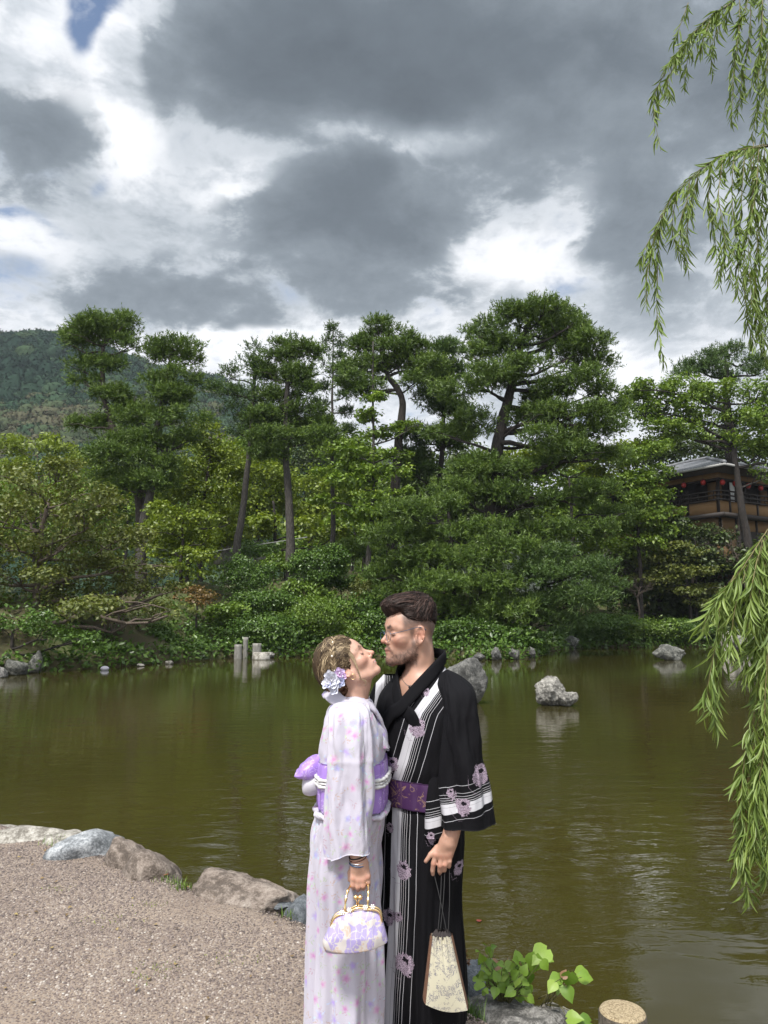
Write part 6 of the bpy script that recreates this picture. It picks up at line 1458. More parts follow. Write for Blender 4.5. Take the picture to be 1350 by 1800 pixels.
k2 = t.m('MULTIPLY', t.m('GREATER_THAN', t.noise(t.vm('ADD', uv, (3, 1, 0)), 22, 2), .56), t.m('GREATER_THAN', ve, .07))
wv = t.noise(t.vm('MULTIPLY', uv, (300, 900, 1)), 1.0, 2)
uvd = None
c = t.mix(k2, t.mix(wv, (.42, .39, .375), (.50, .475, .465)), (.44, .35, .29)); c = t.mix(k, c, t.mix(wv, (.27, .225, .44), (.35, .305, .52)))
finish(t, principled(t, c, .5, wv, .3, .001)); build('purse_body', Vq - BO, Fq, m_, pb, True, {'uvm': uvp})
for sg in (-1, 1):
    pts = spline([P(581, 1643, PY_), P(583, 1622, PY_), P(592, 1608, PY_), P(612, 1602, PY_), P(628, 1594, PY_), P(645, 1596, PY_), P(662, 1598, PY_), P(669, 1606, PY_), P(671, 1622, PY_)], 50) + np.array([0, sg * .011, 0])
    V_, F_ = tube(pts - BO, .0042, 8); build('clasp_frame', V_, F_, M['gold'], pb)
for px, sg in ((625.5, -1), (633, 1)):
    V_, F_ = ico(3); build('clasp_ball', V_ * .0085 + P(px, 1577.5, PY_ - .004 * sg) - BO, F_, M['gold'], pb)
    V_, F_ = tube(np.array([P(px, 1578, PY_), P(628.5, 1592, PY_)]) - BO, .0025, 6); build('clasp_stem', V_, F_, M['gold'], pb)
hpts = spline([P(606, 1602, PY_), P(608, 1580, PY_ + .01), P(613, 1562, PY_ + .03), P(622, 1552, YF + .014), P(634, 1550, YF + .014), P(645, 1548, YF + .012), P(647.5, 1562, PY_ + .03), P(647, 1580, PY_ + .01), P(646, 1597, PY_)], 60)
V_, F_ = tube(hpts - BO, .0040 + .0012 * np.sin(np.arange(60) * 1.1), 8); build('handle', V_, F_, M['gold'], pb)
for px, py in ((602, 1604), (614, 1600), (642, 1595), (655, 1594)):
    mb = MB(); c = P(px, py, PY_ - .016)
    for q_ in range(6):
        V_, F_ = ico(1); a_ = q_ * np.pi / 3; mb.add(V_ * .0030 + c + [.0062 * math.cos(a_), 0, .0062 * math.sin(a_)] - BO, F_)
    V_, F_ = ico(1); mb.add(V_ * .0035 + c - BO, F_); mb.build('bead_flower', M['pearl'], pb)

# ---- his drawstring bag
DY = 2.80
db = empty('drawstring_bag', P(787, 1772, DY)); DO = np.array(db.location)
tag(db, 'cream drawstring bag with blue toile print and brown sides held by the man', 'bag')
def quadgrid(c00, c10, c11, c01, nu, nv, bulge=0, seed=0):
    """bilinear sheet through four corners with a soft bulge towards the camera"""
    u, v = np.meshgrid(np.linspace(0, 1, nu), np.linspace(0, 1, nv)); u = u[..., None]; v = v[..., None]
    V = (1 - v) * ((1 - u) * c00 + u * c10) + v * ((1 - u) * c01 + u * c11)
    V = V + np.array([0, -1, 0]) * bulge * (np.sin(np.pi * u) ** .7 * np.sin(np.pi * np.clip(v * .85 + .08, 0, 1)))
    return V
fr_ = quadgrid(P(748, 1766, DY - .035), P(822, 1776, DY - .05), P(793, 1646, DY - .01), P(760, 1646, DY - .005), 40, 60, .018)
fr_[..., 1] += (.006 * np.sin(np.linspace(0, 1, 40) * 26)[None] * np.linspace(0, 1, 60)[:, None] ** 3)
fr_[..., 2] -= .012 * (np.sin(np.linspace(0, 1, 40) * np.pi)[None]) * (1 - np.linspace(0, 1, 60)[:, None]) ** 2
bk = fr_ * [1, 0, 1] + [0, 2 * DY + .02, 0] - fr_ * [0, 1, 0]
m_, t = material('toile_print'); uv = attr(t, 'uvm', 'Vector')
n1 = t.noise(uv, 60, 4, .65, 1.6); n2 = t.noise(uv, 26, 3, .5, .8)
ln = t.m('LESS_THAN', t.m('ABSOLUTE', t.m('SUBTRACT', n1, .5)), .028)
k = t.m('MULTIPLY', ln, t.m('GREATER_THAN', n2, .47)); k = t.m('MAXIMUM', k, t.m('MULTIPLY', t.m('GREATER_THAN', n1, .60), t.m('GREATER_THAN', n2, .54)))
wv = t.noise(uv, 900, 2); c = t.mix(t.m('MULTIPLY', k, .85), t.mix(wv, (.37, .345, .255), (.45, .425, .325)), (.085, .085, .13))
finish(t, principled(t, c, .8, wv, .3, .001)); M['toile'] = m_
for g_, nm in ((fr_, 'front_panel'), (bk, 'back_panel')): build(nm, g_.reshape(-1, 3) - DO, grid_faces(60, 40), M['toile'], db, True, {'uvm': np.stack([g_[..., 0], g_[..., 2], 0 * g_[..., 0]], -1).reshape(-1, 3)})
m_, t = material('brown_tweed'); p_ = t.node('ShaderNodeTexCoord').outputs['Object']; n1 = t.noise(p_, 320, 2, .7); finish(t, principled(t, t.ramp(n1, [(.3, (.075, .034, .018)), (.7, (.21, .105, .060))]), .9, n1, .6, .002)); M['tweed'] = m_
for e_ in (0, -1):
    A, B = fr_[:, e_], bk[:, e_]; sgn = -1 if e_ == 0 else 1
    tt_ = np.linspace(0, 1, 9)[None, :, None]; G = A[:, None] * (1 - tt_) + B[:, None] * tt_ + np.array([sgn * .007, 0, 0]) * np.sin(np.pi * np.clip(tt_, 0, 1)) ** .6
    G = np.concatenate([G[:, :1] + [-.0 * sgn, -.0015, 0], G, G[:, -1:]], 1)
    build('side_panel', G.reshape(-1, 3) - DO, grid_faces(60, G.shape[1]), M['tweed'], db, True)
A, B = fr_[0], bk[0]; tt_ = np.linspace(0, 1, 6)[None, :, None]; G = A[:, None] * (1 - tt_) + B[:, None] * tt_ - np.array([0, 0, .006]) * np.sin(np.pi * tt_)
build('base_panel', G.reshape(-1, 3) - DO, grid_faces(40, 6), M['tweed'], db, True)
a = np.linspace(0, 2 * np.pi, 96, endpoint=False); Vt = []
for v, rr_ in ((0, 1.0), (.4, .92), (.8, .62), (1, .50)):
    pl = 1 + .16 * np.sin(a * 12) * v; Vt.append(P(776.5, 1648 - 13 * v, DY + .012) + np.stack([.036 * rr_ * pl * np.cos(a), .024 * rr_ * pl * np.sin(a), .003 * np.sin(a * 12) * v], 1))
Vt = np.array(Vt); build('gathered_lining', Vt.reshape(-1, 3) - DO, grid_faces(4, 96, True), simple('dark_lining', (.028, .022, .022), .85), db)
mb = MB()
for px0, py0, px1, py1 in ((763, 1536, 785, 1638), (776, 1534, 770, 1636), (790, 1526, 788, 1638), (782, 1532, 774, 1636)):
    pts = spline([HP(px0, py0, .012), (HP(px0, py0, .012) * .5 + P(px1, py1, DY) * .5) + [.002, -.004, 0], P(px1, py1, DY)], 20); V_, F_ = tube(pts - DO, .0017, 6); mb.add(V_, F_)
mb.build('drawstring', M['black_cord'], db)

# ---- stones along the near edge
def rock(name, label, px, py, Y, size, mat, seed, rz=0, sink=.25, group=None, z=None, tiltx=0, sub=4, rough=.06, facets=14, sharp=14.0, top=None):
    V_, F_ = rock_mesh(seed, size, sub, facets, rough, sharp=sharp); V_ = V_ @ rotx(tiltx).T @ rotz(rz).T
    c = P(px, py, Y); zb = z if z is not None else c[2]
    if top is not None: hgt = P(px, top, Y)[2] - zb; V_[:, 2] *= hgt / (np.ptp(V_[:, 2]) - sink * 2 * size[2])
    V_[:, 2] -= V_[:, 2].min(); V_[:, 2] -= sink * size[2] * 2
    o = build(name, V_, F_, M[mat], origin=(0, 0, 0)); o.location = (c[0], c[1], zb); return tag(o, label, 'rock', group)
G1 = 'edge stones of the pebbled bank'
rock('edge_stone', 'pale tan stone at the far left end of the bank edge', 8, 1452, 6.05, (0.198, .17, .14), 'rock_pale', 1, .3, .35, G1, .33, top=1436)
rock('edge_stone', 'long pale flat stone left of the round topped pale stone', 48, 1468, 5.70, (0.270, .20, .12), 'rock_pale', 2, .2, .35, G1, .36, top=1446)
rock('edge_stone', 'round topped pale stone left of the white speckled slab', 112, 1462, 5.58, (0.171, .16, .13), 'rock_pale', 3, .6, .3, G1, .36, top=1455)
rock('edge_stone', 'blue white speckled slab on the bank edge', 160, 1490, 5.35, (0.243, .20, .13), 'rock_blue', 4, .25, .38, G1, .33, sharp=10, top=1465)
rock('edge_stone', 'smooth grey brown stone with a hump, left of the large brown boulder', 262, 1518, 4.95, (0.279, .20, .16), 'rock_brown', 15, -.25, .30, G1, .29, rough=.05, sharp=5, top=1490)
rock('edge_stone', 'smooth rounded hump of grey stone touching the speckled slab', 224, 1505, 5.10, (0.171, .17, .15), 'rock_brown', 25, .4, .28, G1, .30, rough=.05, sharp=5, top=1481)
rock('edge_stone', 'large flat topped brown boulder, biggest on the bank edge', 412, 1570, 4.62, (0.306, .22, .19), 'rock_brown', 6, -.15, .30, G1, .27, sub=5, rough=.07, top=1527)
rock('edge_stone', 'fist sized grey stone between the brown boulder and the dark stone', 492, 1592, 4.46, (0.059, .06, .06), 'rock_slate', 7, 0, .25, G1, .385, top=1578)
rock('edge_stone', 'dark slate stone half hidden behind the kimono of the woman', 535, 1612, 4.28, (0.135, .16, .18), 'rock_slate', 8, .4, .30, G1, .27, sharp=7, top=1573)
rock('edge_stone', 'dark slate stone behind the drawstring bag', 822, 1720, 3.62, (0.135, .13, .17), 'rock_slate', 9, .2, .28, G1, .26, sharp=7, top=1690)
rock('edge_stone', 'big grey boulder with a pale lichen crest at the bottom of the picture', 925, 1795, 3.30, (0.243, .20, .22), 'rock_grey', 10, -.15, .30, G1, .20, sub=5, rough=.08, top=1748)
rock('edge_stone', 'pale lichen covered stone behind the big grey boulder', 975, 1790, 3.40, (0.153, .12, .20), 'rock_pale', 11, .5, .30, G1, .20, rough=.08, top=1738)
rock('edge_stone', 'flat pale stone at the feet of the man', 800, 1800, 3.28, (0.216, .17, .06), 'rock_pale', 12, .1, .4, G1, .37, top=1781)
# rocks standing in the pond
G2 = 'rocks standing in the pond'
rock('pond_rock', 'large dark rock in the water behind the shoulder of the man', 812, 1222, 17.2, (.62, .50, .62), 'rock_dark', 21, .2, .16, G2, 0, sub=5, rough=.05, top=1152)
rock('pond_rock', 'pale two lobed rock standing alone in the pond right of the man', 968, 1230, 16.9, (.34, .30, .31), 'rock_mid', 22, .3, .14, G2, 0, sub=5, rough=.13)
rock('pond_rock', 'low pale lobe leaning on the two lobed rock in the pond', 996, 1230, 16.7, (.22, .20, .17), 'rock_mid', 23, .9, .14, G2, 0, rough=.12)
rock('pond_rock', 'low flat topped rock in the water near the shaded far shore', 1180, 1158, 33.5, (.74, .5, .36), 'rock_far', 24, .1, .2, G2, 0, rough=.09)
rock('pond_rock', 'dark pointed rock half hidden behind the willow', 1318, 1142, 38, (1.0, .7, .62), 'rock_grey', 26, .2, .2, G2, 0, rough=.10)
rock('pond_rock', 'tan rock beside the dark pointed rock behind the willow', 1285, 1142, 38.5, (.52, .5, .62), 'rock_pale', 27, .2, .2, G2, 0, rough=.10)
G3 = 'stones along the far shore'
for i, (px, py, Y, sz, lab, mt) in enumerate([
    (28, 1186, 25.2, (.75, .5, .62), 'pale grey block at the left shore, leftmost of the upright stones', 'rock_far'), (62, 1176, 26.2, (.50, .45, .72), 'upright pale stone at the left shore beside a darker one', 'rock_far'),
    (75, 1172, 27, (.38, .4, .58), 'narrow upright stone right of the pale upright stone', 'rock_grey'), (0, 1196, 24.2, (.5, .4, .4), 'dark stone at the left picture edge on the shore', 'rock_grey'),
    (144, 1157, 31, (.46, .36, .52), 'square grey stone under the olive brown tree', 'rock_far'), (112, 1168, 29.5, (.7, .4, .18), 'low dark ledge stone left of the square grey stone', 'rock_grey'),
    (226, 1166, 30, (.26, .2, .14), 'small rounded stone in the water, leftmost of the row of three', 'rock_pale'), (248, 1168, 29.4, (.36, .22, .13), 'flat rounded stone in the water, middle of the row of three', 'rock_pale'),
    (272, 1160, 31.2, (.20, .18, .12), 'smallest stone of the row in the water', 'rock_far'), (298, 1164, 30.6, (.34, .22, .12), 'flat tan stone in the water, rightmost of the row', 'rock_pale'),
    (270, 1152, 33.6, (.55, .4, .55), 'grey stone in the shade under the broad leaved bush', 'rock_grey'), (238, 1152, 33.4, (.45, .4, .5), 'dark stone in the shade beside the grey shore stone', 'rock_grey'),
    (345, 1158, 34.6, (.5, .3, .2), 'low mossy stone at the waterline left of the posts', 'rock_grey'), (470, 1157, 35, (.62, .4, .26), 'low dark stone just right of the cut stone block', 'rock_grey'),
    (842, 1160, 33.2, (.5, .4, .34), 'dark stone at the waterline right of the man', 'rock_dark'), (872, 1158, 33.4, (.6, .4, .5), 'mossy stone at the waterline, second right of the man', 'rock_dark'),
    (905, 1156, 33.8, (.62, .4, .52), 'grey stone at the waterline under the low dark pine', 'rock_dark'), (935, 1150, 35, (.42, .35, .45), 'pointed stone at the end of the shore under the dark pine', 'rock_dark'),
    (1005, 1136, 44.6, (.7, .5, .75), 'pale stone in the deep shade of the far inlet', 'rock_far'), (590, 1158, 35.4, (.5, .3, .2), 'low stone at the waterline behind the hair of the woman', 'rock_grey'),
    (530, 1024, 40.5, (.52, .42, .38), 'white boulder lying on the bare slope between the bushes', 'rock_pale')]):
    sz = tuple(x * (.56 if i < 19 else .7) for x in sz); rock('shore_stone' if i < 20 else 'boulder', lab, px, py, Y, sz, mt, 40 + i, i * .7, .2, G3 if i < 20 else None, 0 if i < 20 else None, rough=.10, sub=4)
# ---- posts
m_, t = material('weathered_post'); p_ = t.node('ShaderNodeTexCoord').outputs['Object']; n1 = t.noise(t.vm('MULTIPLY', p_, (9, 9, 2.5)), 1.0, 5, .65)
finish(t, principled(t, t.ramp(n1, [(.3, (.10, .095, .085)), (.7, (.28, .27, .245))]), .9, n1, .6, .04)); M['post'] = m_
for px, py, top, w_, Y, lab in ((418, 1160, 1133, 14, 34.0, 'short pale round post in the water, leftmost of the three'), (431, 1156, 1120, 9, 34.9, 'tall thin grey post standing behind the two short posts'), (451, 1158, 1131, 16, 34.2, 'thick pale round post in the water beside the cut stone')):
    b, h_ = P(px, py, Y), P(px, top, Y)[2]; r0 = w_ * .5 * mpp(Y, py); zs = np.array([-.5, 0, h_ * .5, h_ - .03, h_, h_]); rr_ = r0 * np.array([1.04, 1.02, 1, 1, .93, .01]); pts = np.stack([0 * zs + .02 * zs, 0 * zs, zs], 1)
    V_, F_ = tube(np.array([[.01 * z_, 0, z_] for z_ in np.linspace(-.5, h_, 12)]), r0, 14); V_[:, :2] *= (1 + .05 * vnoise(V_ * 5))[:, None]
    o = build('mooring_post', V_, F_, M['post'], origin=(0, 0, 0)); o.location = (b[0], b[1], 0); tag(o, lab, 'post', 'old posts in the water at the far shore')
b = P(459, 1160, 33.6); V_, F_ = tube(np.array([[0, 0, z_] for z_ in (-.2, .05, .30, .32)]), np.array([.50, .50, .46, .42]) * .8, 12); o = build('cut_stone', V_ * [1, .8, 1], F_, M['rock_pale'], origin=(0, 0, 0)); o.location = (b[0], b[1], 0); tag(o, 'low round cut stone block in the water against the thick pale post', 'stone')
# stump shaped post at the lower right
c = P(1094, 1775, 3.18); hz = c[2]; N = 48; a = np.linspace(0, 2 * np.pi, N, endpoint=False); Vr = []
zs = np.concatenate([np.linspace(-.5, hz - .02, 24), [hz - .008, hz - .002, hz]]); rr_ = np.concatenate([np.interp(np.linspace(-.5, hz - .02, 24), [-.5, 0, hz], [.15, .115, .090]), [.089, .085, .078]])
for z_, r0 in zip(zs, rr_): Vr.append(np.stack([r0 * np.cos(a), r0 * np.sin(a), 0 * a + z_], 1))
for r0 in (.05, .02, .002): Vr.append(np.stack([r0 * np.cos(a), r0 * np.sin(a), 0 * a + hz], 1))
Vr = np.array(Vr); nz_ = fbm(Vr.reshape(-1, 3) * 28, 3).reshape(Vr.shape[:2]); Vr[:24, :, :2] *= (1 + .035 * nz_[:24])[..., None]
pe = empty('bollard', (c[0], c[1], 0)); tag(pe, 'stump shaped bollard with a pale gravel top at the water edge', 'bollard')
m_, t = material('bark_concrete'); p_ = t.node('ShaderNodeTexCoord').outputs['Object']; n1 = t.noise(t.vm('MULTIPLY', p_, (60, 60, 30)), 1.0, 5, .7); n2 = t.noise(p_, 220, 2)
finish(t, principled(t, t.ramp(t.m('ADD', t.m('MULTIPLY', n1, .7), t.m('MULTIPLY', n2, .3)), [(.35, (.045, .038, .030)), (.55, (.13, .11, .085)), (.7, (.25, .22, .17))]), .95, n1, .9, .012)); build('post_body', Vr[:25].reshape(-1, 3), grid_faces(25, N, True), m_, pe)
m_, t = material('gravel_concrete'); p_ = t.node('ShaderNodeTexCoord').outputs['Object']; vo = t.node('ShaderNodeTexVoronoi', {'Vector': p_, 'Scale': 210.0}); n1 = t.sep(vo.outputs['Color'])[0]
finish(t, principled(t, t.ramp(n1, [(0, (.15, .11, .065)), (.4, (.26, .205, .12)), (1, (.38, .31, .20))]), .95, t.m('MULTIPLY', vo.outputs['Distance'], -1.0), .6, .004)); build('post_top', Vr[24:].reshape(-1, 3), grid_faces(len(Vr) - 24, N, True), m_, pe)

# ---- leafy plant between the stones at the lower right
M['young_leaf'] = leaf_material('young_leaves', (.085, .170, .018), (.165, .280, .030), (.260, .370, .060), .45, .5)
M['red_leaf'] = leaf_material('reddish_young_leaves', (.22, .13, .07), (.30, .17, .10), (.36, .22, .14), .4)
def heart(n=9, m=7):
    u = np.linspace(0, 1, n)[:, None]; v = np.linspace(-1, 1, m)[None]; w_ = np.interp(u[:, 0], [0, .06, .2, .38, .6, .82, 1], [.10, .30, .47, .50, .36, .15, .01])[:, None]
    return np.stack([u - .10 * np.abs(v) ** 1.5 * (1 - u) ** 2 * 1.2, v * w_, .10 * np.abs(v) * w_ * 2 - .28 * (u - .2) ** 2 + .018 * np.sin(u * 22) * np.abs(v)], -1).reshape(-1, 3), grid_faces(n, m)
hV, hF = heart()
sap = empty('leafy_plant', P(880, 1735, 3.42)); tag(sap, 'leafy plant with broad fresh green leaves growing between the stones', 'plant'); SO = np.array(sap.location); r = np.random.default_rng(77)
LV = [(862, 1672, 24, 70), (847, 1684, 20, 110), (857, 1692, 24, 40), (873, 1697, 26, -20), (898, 1697, 24, 20), (868, 1708, 24, 170), (884, 1705, 24, -10), (908, 1690, 26, 120), (912, 1683, 34, 150), (950, 1680, 46, 215), (938, 1694, 40, 260), (960, 1684, 30, -15), (958, 1697, 24, -60), (930, 1720, 28, -75), (905, 1712, 22, 60), (893, 1728, 24, 200), (879, 1722, 26, 240), (862, 1726, 26, 230), (848, 1718, 22, 190), (905, 1735, 26, -40), (918, 1738, 24, -20), (925, 1748, 24, -80), (896, 1745, 24, 210), (870, 1745, 22, 250), (912, 1756, 24, -100), (856, 1705, 20, 140), (890, 1690, 20, 90), (922, 1704, 22, 70), (883, 1738, 22, -60), (843, 1732, 22, 220), (908, 1722, 24, 0), (872, 1715, 22, 100), (853, 1660, 12, 80), (868, 1664, 12, 30), (840, 1672, 14, 140), (900, 1704, 20, 180), (915, 1716, 22, -30), (886, 1716, 22, 30), (866, 1735, 20, 300), (934, 1757, 20, -50),
      (985, 1717, 22, 100), (975, 1722, 30, 190), (1000, 1722, 38, -95), (970, 1735, 26, 230), (992, 1712, 18, 60), (1028, 1716, 40, -20), (1026, 1713, 24, 160), (1000, 1748, 30, -80), (982, 1738, 22, 250), (1010, 1790, 34, 20), (1025, 1797, 36, 170)]
for k in range(34): LV.append((r.uniform(836, 935), r.uniform(1690, 1758), r.uniform(12, 20), r.uniform(0, 360)))
st = MB(); hub = P(885, 1762, 3.40) - SO; hub2 = P(960, 1765, 3.34) - SO
for i, (px, py, sz, dg) in enumerate(LV):
    y = 3.36 + r.uniform(-.10, .10) if i < 40 or i > 50 else 3.25 + r.uniform(-.05, .05); c = P(px, py, y) - SO; s_ = sz * mpp(y, py) * .86
    fw = np.array([math.cos(rad(dg)), -.35 + r.normal(0, .35), math.sin(rad(dg)) * .7]); fw /= np.linalg.norm(fw); up = np.array([r.normal(0, .25), -.62, .75]); up -= fw * (up @ fw); up /= np.linalg.norm(up); sd = np.cross(up, fw)
    V_ = c - fw * s_ * .45 + hV[:, :1] * s_ * fw + hV[:, 1:2] * s_ * .95 * sd + hV[:, 2:] * s_ * up
    build('leaf', V_, hF, M['red_leaf' if i in (3, 44, 26) else 'young_leaf'], sap, True, {'tint': np.full(len(V_), np.clip(r.normal(.5, .22), 0, 1))})
    b = (hub if i < 40 or i > 50 else hub2) + r.normal(0, .012, 3); V_, F_ = tube(spline([b, (b + c) / 2 + [0, 0, .02], c - fw * s_ * .45], 8), np.linspace(.0026, .0012, 8), 5); st.add(V_, F_)
st.build('stem', simple('green_stem', (.12, .11, .045), .7), sap)
dr = MB(); b = P(812, 1715, 3.55)
for k in range(9):
    c = P(815 + r.uniform(-6, 12), 1668 + r.uniform(-14, 30), 3.55 + r.uniform(-.05, .05)); pts = spline([b, (b + c) / 2 + r.normal(0, .012, 3), c], 10); V_, F_ = tube(pts, np.linspace(.0018, .0007, 10), 4); dr.add(V_, F_)
    for q_ in range(10):
        o_ = pts[r.integers(3, 10)]; dd = r.normal(0, .012, 3); dr.add(np.array([o_, o_ + dd, o_ + dd * .5 + r.normal(0, .006, 3)]), np.array([[0, 1, 2]]))
tag(dr.build('dry_weed', simple('rusty_dry_stalk', (.16, .075, .03), .9)), 'rusty dry weed stalks rising beside the drawstring bag', 'weed')
# ---- grass in the joints of the bank
def tuft(name_pts, n, hmin, hmax, r):
    mb = MB()
    for c, sp_, k in name_pts:
        for q_ in range(k):
            b = c + np.array([r.normal(0, sp_), r.normal(0, sp_ * .6), 0]); b[2] = max(float(near_z(np.array([b[0]]), np.array([b[1]]))[0]), .18) - .005; h_ = r.uniform(hmin, hmax); d_ = r.normal(0, .5, 2)
            mid = b + [d_[0] * h_ * .35, d_[1] * h_ * .35, h_ * .6]; tip = b + [d_[0] * h_ * .95, d_[1] * h_ * .95, h_ * .9]; sd = np.array([-d_[1], d_[0], 0]); sd = sd / (np.linalg.norm(sd) + 1e-6) * .0022
            mb.add(np.array([b - sd, b + sd, mid + sd * .8, mid - sd * .8, tip]), [np.array([[0, 1, 2, 3]]), np.array([[3, 2, 4]])], tint=r.random())
    return mb
r = np.random.default_rng(31)
tf = tuft([(P(120, 1482, 5.5), .07, 160), (P(110, 1492, 5.3), .05, 80), (P(320, 1538, 4.75), .07, 130), (P(320, 1560, 4.6), .03, 40), (P(12, 1450, 6.2), .10, 140), (P(180, 1466, 5.6), .06, 60), (P(520, 1622, 4.22), .03, 70), (P(350, 1512, 4.9), .06, 60)], 0, .02, .07, r)
tag(tf.build('grass', M['shrub_bright'], None, False), kind='stuff')
tf = tuft([(P(835, 1760, 3.42), .06, 260), (P(845, 1785, 3.30), .05, 160), (P(815, 1735, 3.5), .05, 120), (P(900, 1775, 3.34), .05, 60)], 0, .04, .12, r)
tag(tf.build('grass', M['shrub'], None, False), kind='stuff')
tf = tuft([(P(100, 1568, 4.62), .05, 60), (P(265, 1598, 4.35), .05, 60), (P(190, 1632, 4.15), .10, 70), (P(280, 1742, 3.62), .05, 70), (P(245, 1762, 3.52), .05, 50), (P(445, 1706, 3.72), .05, 30), (P(390, 1716, 3.7), .06, 30)], 0, .006, .018, r)
tag(tf.build('grass', M['lime'], None, False), kind='stuff')
# fallen leaves
for px, py, Y, lab in ((288, 1527, 4.80, 'orange fallen leaf on the path beside the smooth grey stone'), (353, 1522, 4.86, 'brown fallen leaf lodged between the grey stone and the brown boulder')):
    V_ = hV * .05; c = P(px, py, Y); o = build('fallen_leaf', V_ @ rotz(1.2).T, hF, simple('orange_leaf', (.34, .09, .03), .8), origin=(0, 0, 0)); o.location = (c[0], c[1], float(near_z(np.array([c[0]]), np.array([c[1]]))[0]) + .02); tag(o, lab, 'leaf')
V_ = hV * .036; o = build('floating_leaf', V_ @ rotz(.4).T * [1, 1, .1], hF, simple('red_leaf_blade', (.13, .022, .015), .6), origin=(0, 0, 0)); c = P(848, 1618, 4.9); o.location = (c[0], (CAM_Z - .01) / -ray(848, 1618)[1], .008); tag(o, 'red leaf floating on the pond right of the man', 'leaf')
V_, F_ = ico(2); c = ray(184, 1178); y = -CAM_Z / c[1]; o = build('floating_bird', V_ * [.16, .10, .09], F_, M['white_cloth'], origin=(0, 0, 0)); o.location = (c[0] * y, y, .06); o.name = 'floating_scrap'; tag(o, 'small white scrap floating on the water at left', 'scrap')

# litter on the path
r = np.random.default_rng(61); mb = MB()
for k in range(130):
    x = r.uniform(-2.6, .1); y = r.uniform(3.0, 5.6)
    if edge_dist(np.array([x]), np.array([y]))[0] < .05: continue
    s_ = r.uniform(.008, .026); a = r.uniform(0, 6.28); V_ = (hV * [s_, s_ * .8, s_ * 1.2]) @ rotx(r.normal(0, .3)).T @ rotz(a).T + [x, y, float(near_z(np.array([x]), np.array([y]))[0]) + .010]; mb.add(V_, hF, tint=r.random())
m_, t = material('dry_leaf'); finish(t, principled(t, t.ramp(attr(t, 'tint'), [(0, (.07, .045, .02)), (.6, (.17, .11, .045)), (1, (.26, .20, .08))]), .9)); tag(mb.build('leaf_litter', m_, None, True), kind='stuff')
# ================================================================ THE HOUSE ON THE RIGHT BANK
HS = 1.09; HC = np.array([21.1, 46.0]) * HS; hu_, hv_ = np.array([-.53, .848]), np.array([.848, .53])
def HW3(a, b, z): a, b, z = np.broadcast_arrays(np.asarray(a, float) * HS, np.asarray(b, float) * HS, CAM_Z + (np.asarray(z, float) - CAM_Z) * HS); return np.stack([HC[0] + a * hu_[0] + b * hv_[0], HC[1] + a * hu_[1] + b * hv_[1], z], -1)
def hbox(mb, a0, a1, b0, b1, z0, z1):
    V_, F_ = box(a0, a1, b0, b1, z0, z1); mb.add(HW3(V_[:, 0], V_[:, 1], V_[:, 2]) - EO, F_)
house = empty('tea_house', (HC[0], HC[1], 4.0)); EO = np.array(house.location)
tag(house, 'two storey timber tea house with ochre walls, balcony and grey tiled roof', 'house')
def plaster(name, a, b):
    m_, t = material(name); p_ = t.node('ShaderNodeNewGeometry').outputs['Position']; n1 = t.noise(p_, 1.2, 5, .6); finish(t, principled(t, t.mix(n1, a, b), .9)); return m_
M['ochre'] = plaster('ochre_plaster', (.15, .085, .034), (.21, .125, .052)); M['timber'] = simple('dark_timber', (.020, .014, .011), .7); M['inside_shade'] = simple('painted_room_shade', (.022, .017, .014), .9)  # the room's near-black brown has the dimness of the interior painted in
m_, t = material('roof_tiles'); p_ = t.node('ShaderNodeNewGeometry').outputs['Position']; n1 = t.noise(p_, 3, 5, .7); finish(t, principled(t, t.ramp(n1, [(.3, (.07, .073, .08)), (.6, (.16, .166, .178)), (.8, (.26, .268, .28))]), .45)); M['tiles'] = m_
def part(name, mat, rows, parent=house):
    mb = MB()
    for q_ in rows: hbox(mb, *q_)
    return mb.build(name, M[mat], parent, False)
LA, LB = 9.4, 11.0
part('lower_wall', 'timber', [(0, LA, 0, LB, -.8, 7.30)]); part('lower_wall', 'ochre', [(0, LA, 0, LB, 7.31, 8.05)]); part('lower_wall', 'ochre', [(-.02, .5, -.02, -.001, 4.2, 7.30), (-.02, -.001, 0, 1.5, 4.2, 7.30)])  # dark timber over the lower wall stands in for the shade on it
for a0 in (0, 2.2, 4.4, 6.6, 8.8): part('timber_post', 'timber', [(a0 - .09, a0 + .09, -.06, .0, -.8, 8.05)])
for b0 in (1.6, 3.8, 6.0, 8.2): part('timber_post', 'timber', [(-.06, .0, b0 - .09, b0 + .09, -.8, 8.05)])
part('opening_shade', 'inside_shade', [(.5, 4.0, -.035, .0, 4.0, 7.3), (5.2, 9.3, -.035, .0, 4.0, 7.3)]); part('opening_shade', 'inside_shade', [(-.035, .0, 2.0, 5.6, 4.0, 7.3)])  # solid slabs on the wall, their dark colour painting the shade of openings
part('storey_eave', 'timber', [(-.62, LA, -.62, LB, 8.055, 8.16), (-.70, LA, -.70, -.60, 8.0, 8.26), (-.70, -.60, -.60, LB, 8.0, 8.26)])
part('balcony_panel', 'ochre', [(-.10, LA, -.10, -.02, 8.27, 9.10), (-.10, -.02, -.02, LB, 8.27, 9.10)])
for a0 in (0, 2.2, 4.4, 6.6, 8.8): part('timber_post', 'timber', [(a0 - .10, a0 + .10, -.16, -.105, 8.27, 9.98)])
for b0 in (.9, 2.4, 3.9, 5.4, 6.9, 8.4): part('timber_post', 'timber', [(-.16, -.105, b0 - .08, b0 + .08, 8.27, 9.85)])
for z0 in (9.12, 9.40, 9.68): part('rail', 'timber', [(-.22, LA, -.24, -.17, z0, z0 + .09)]); part('rail', 'timber', [(-.24, -.17, -.16, LB, z0, z0 + .09)])
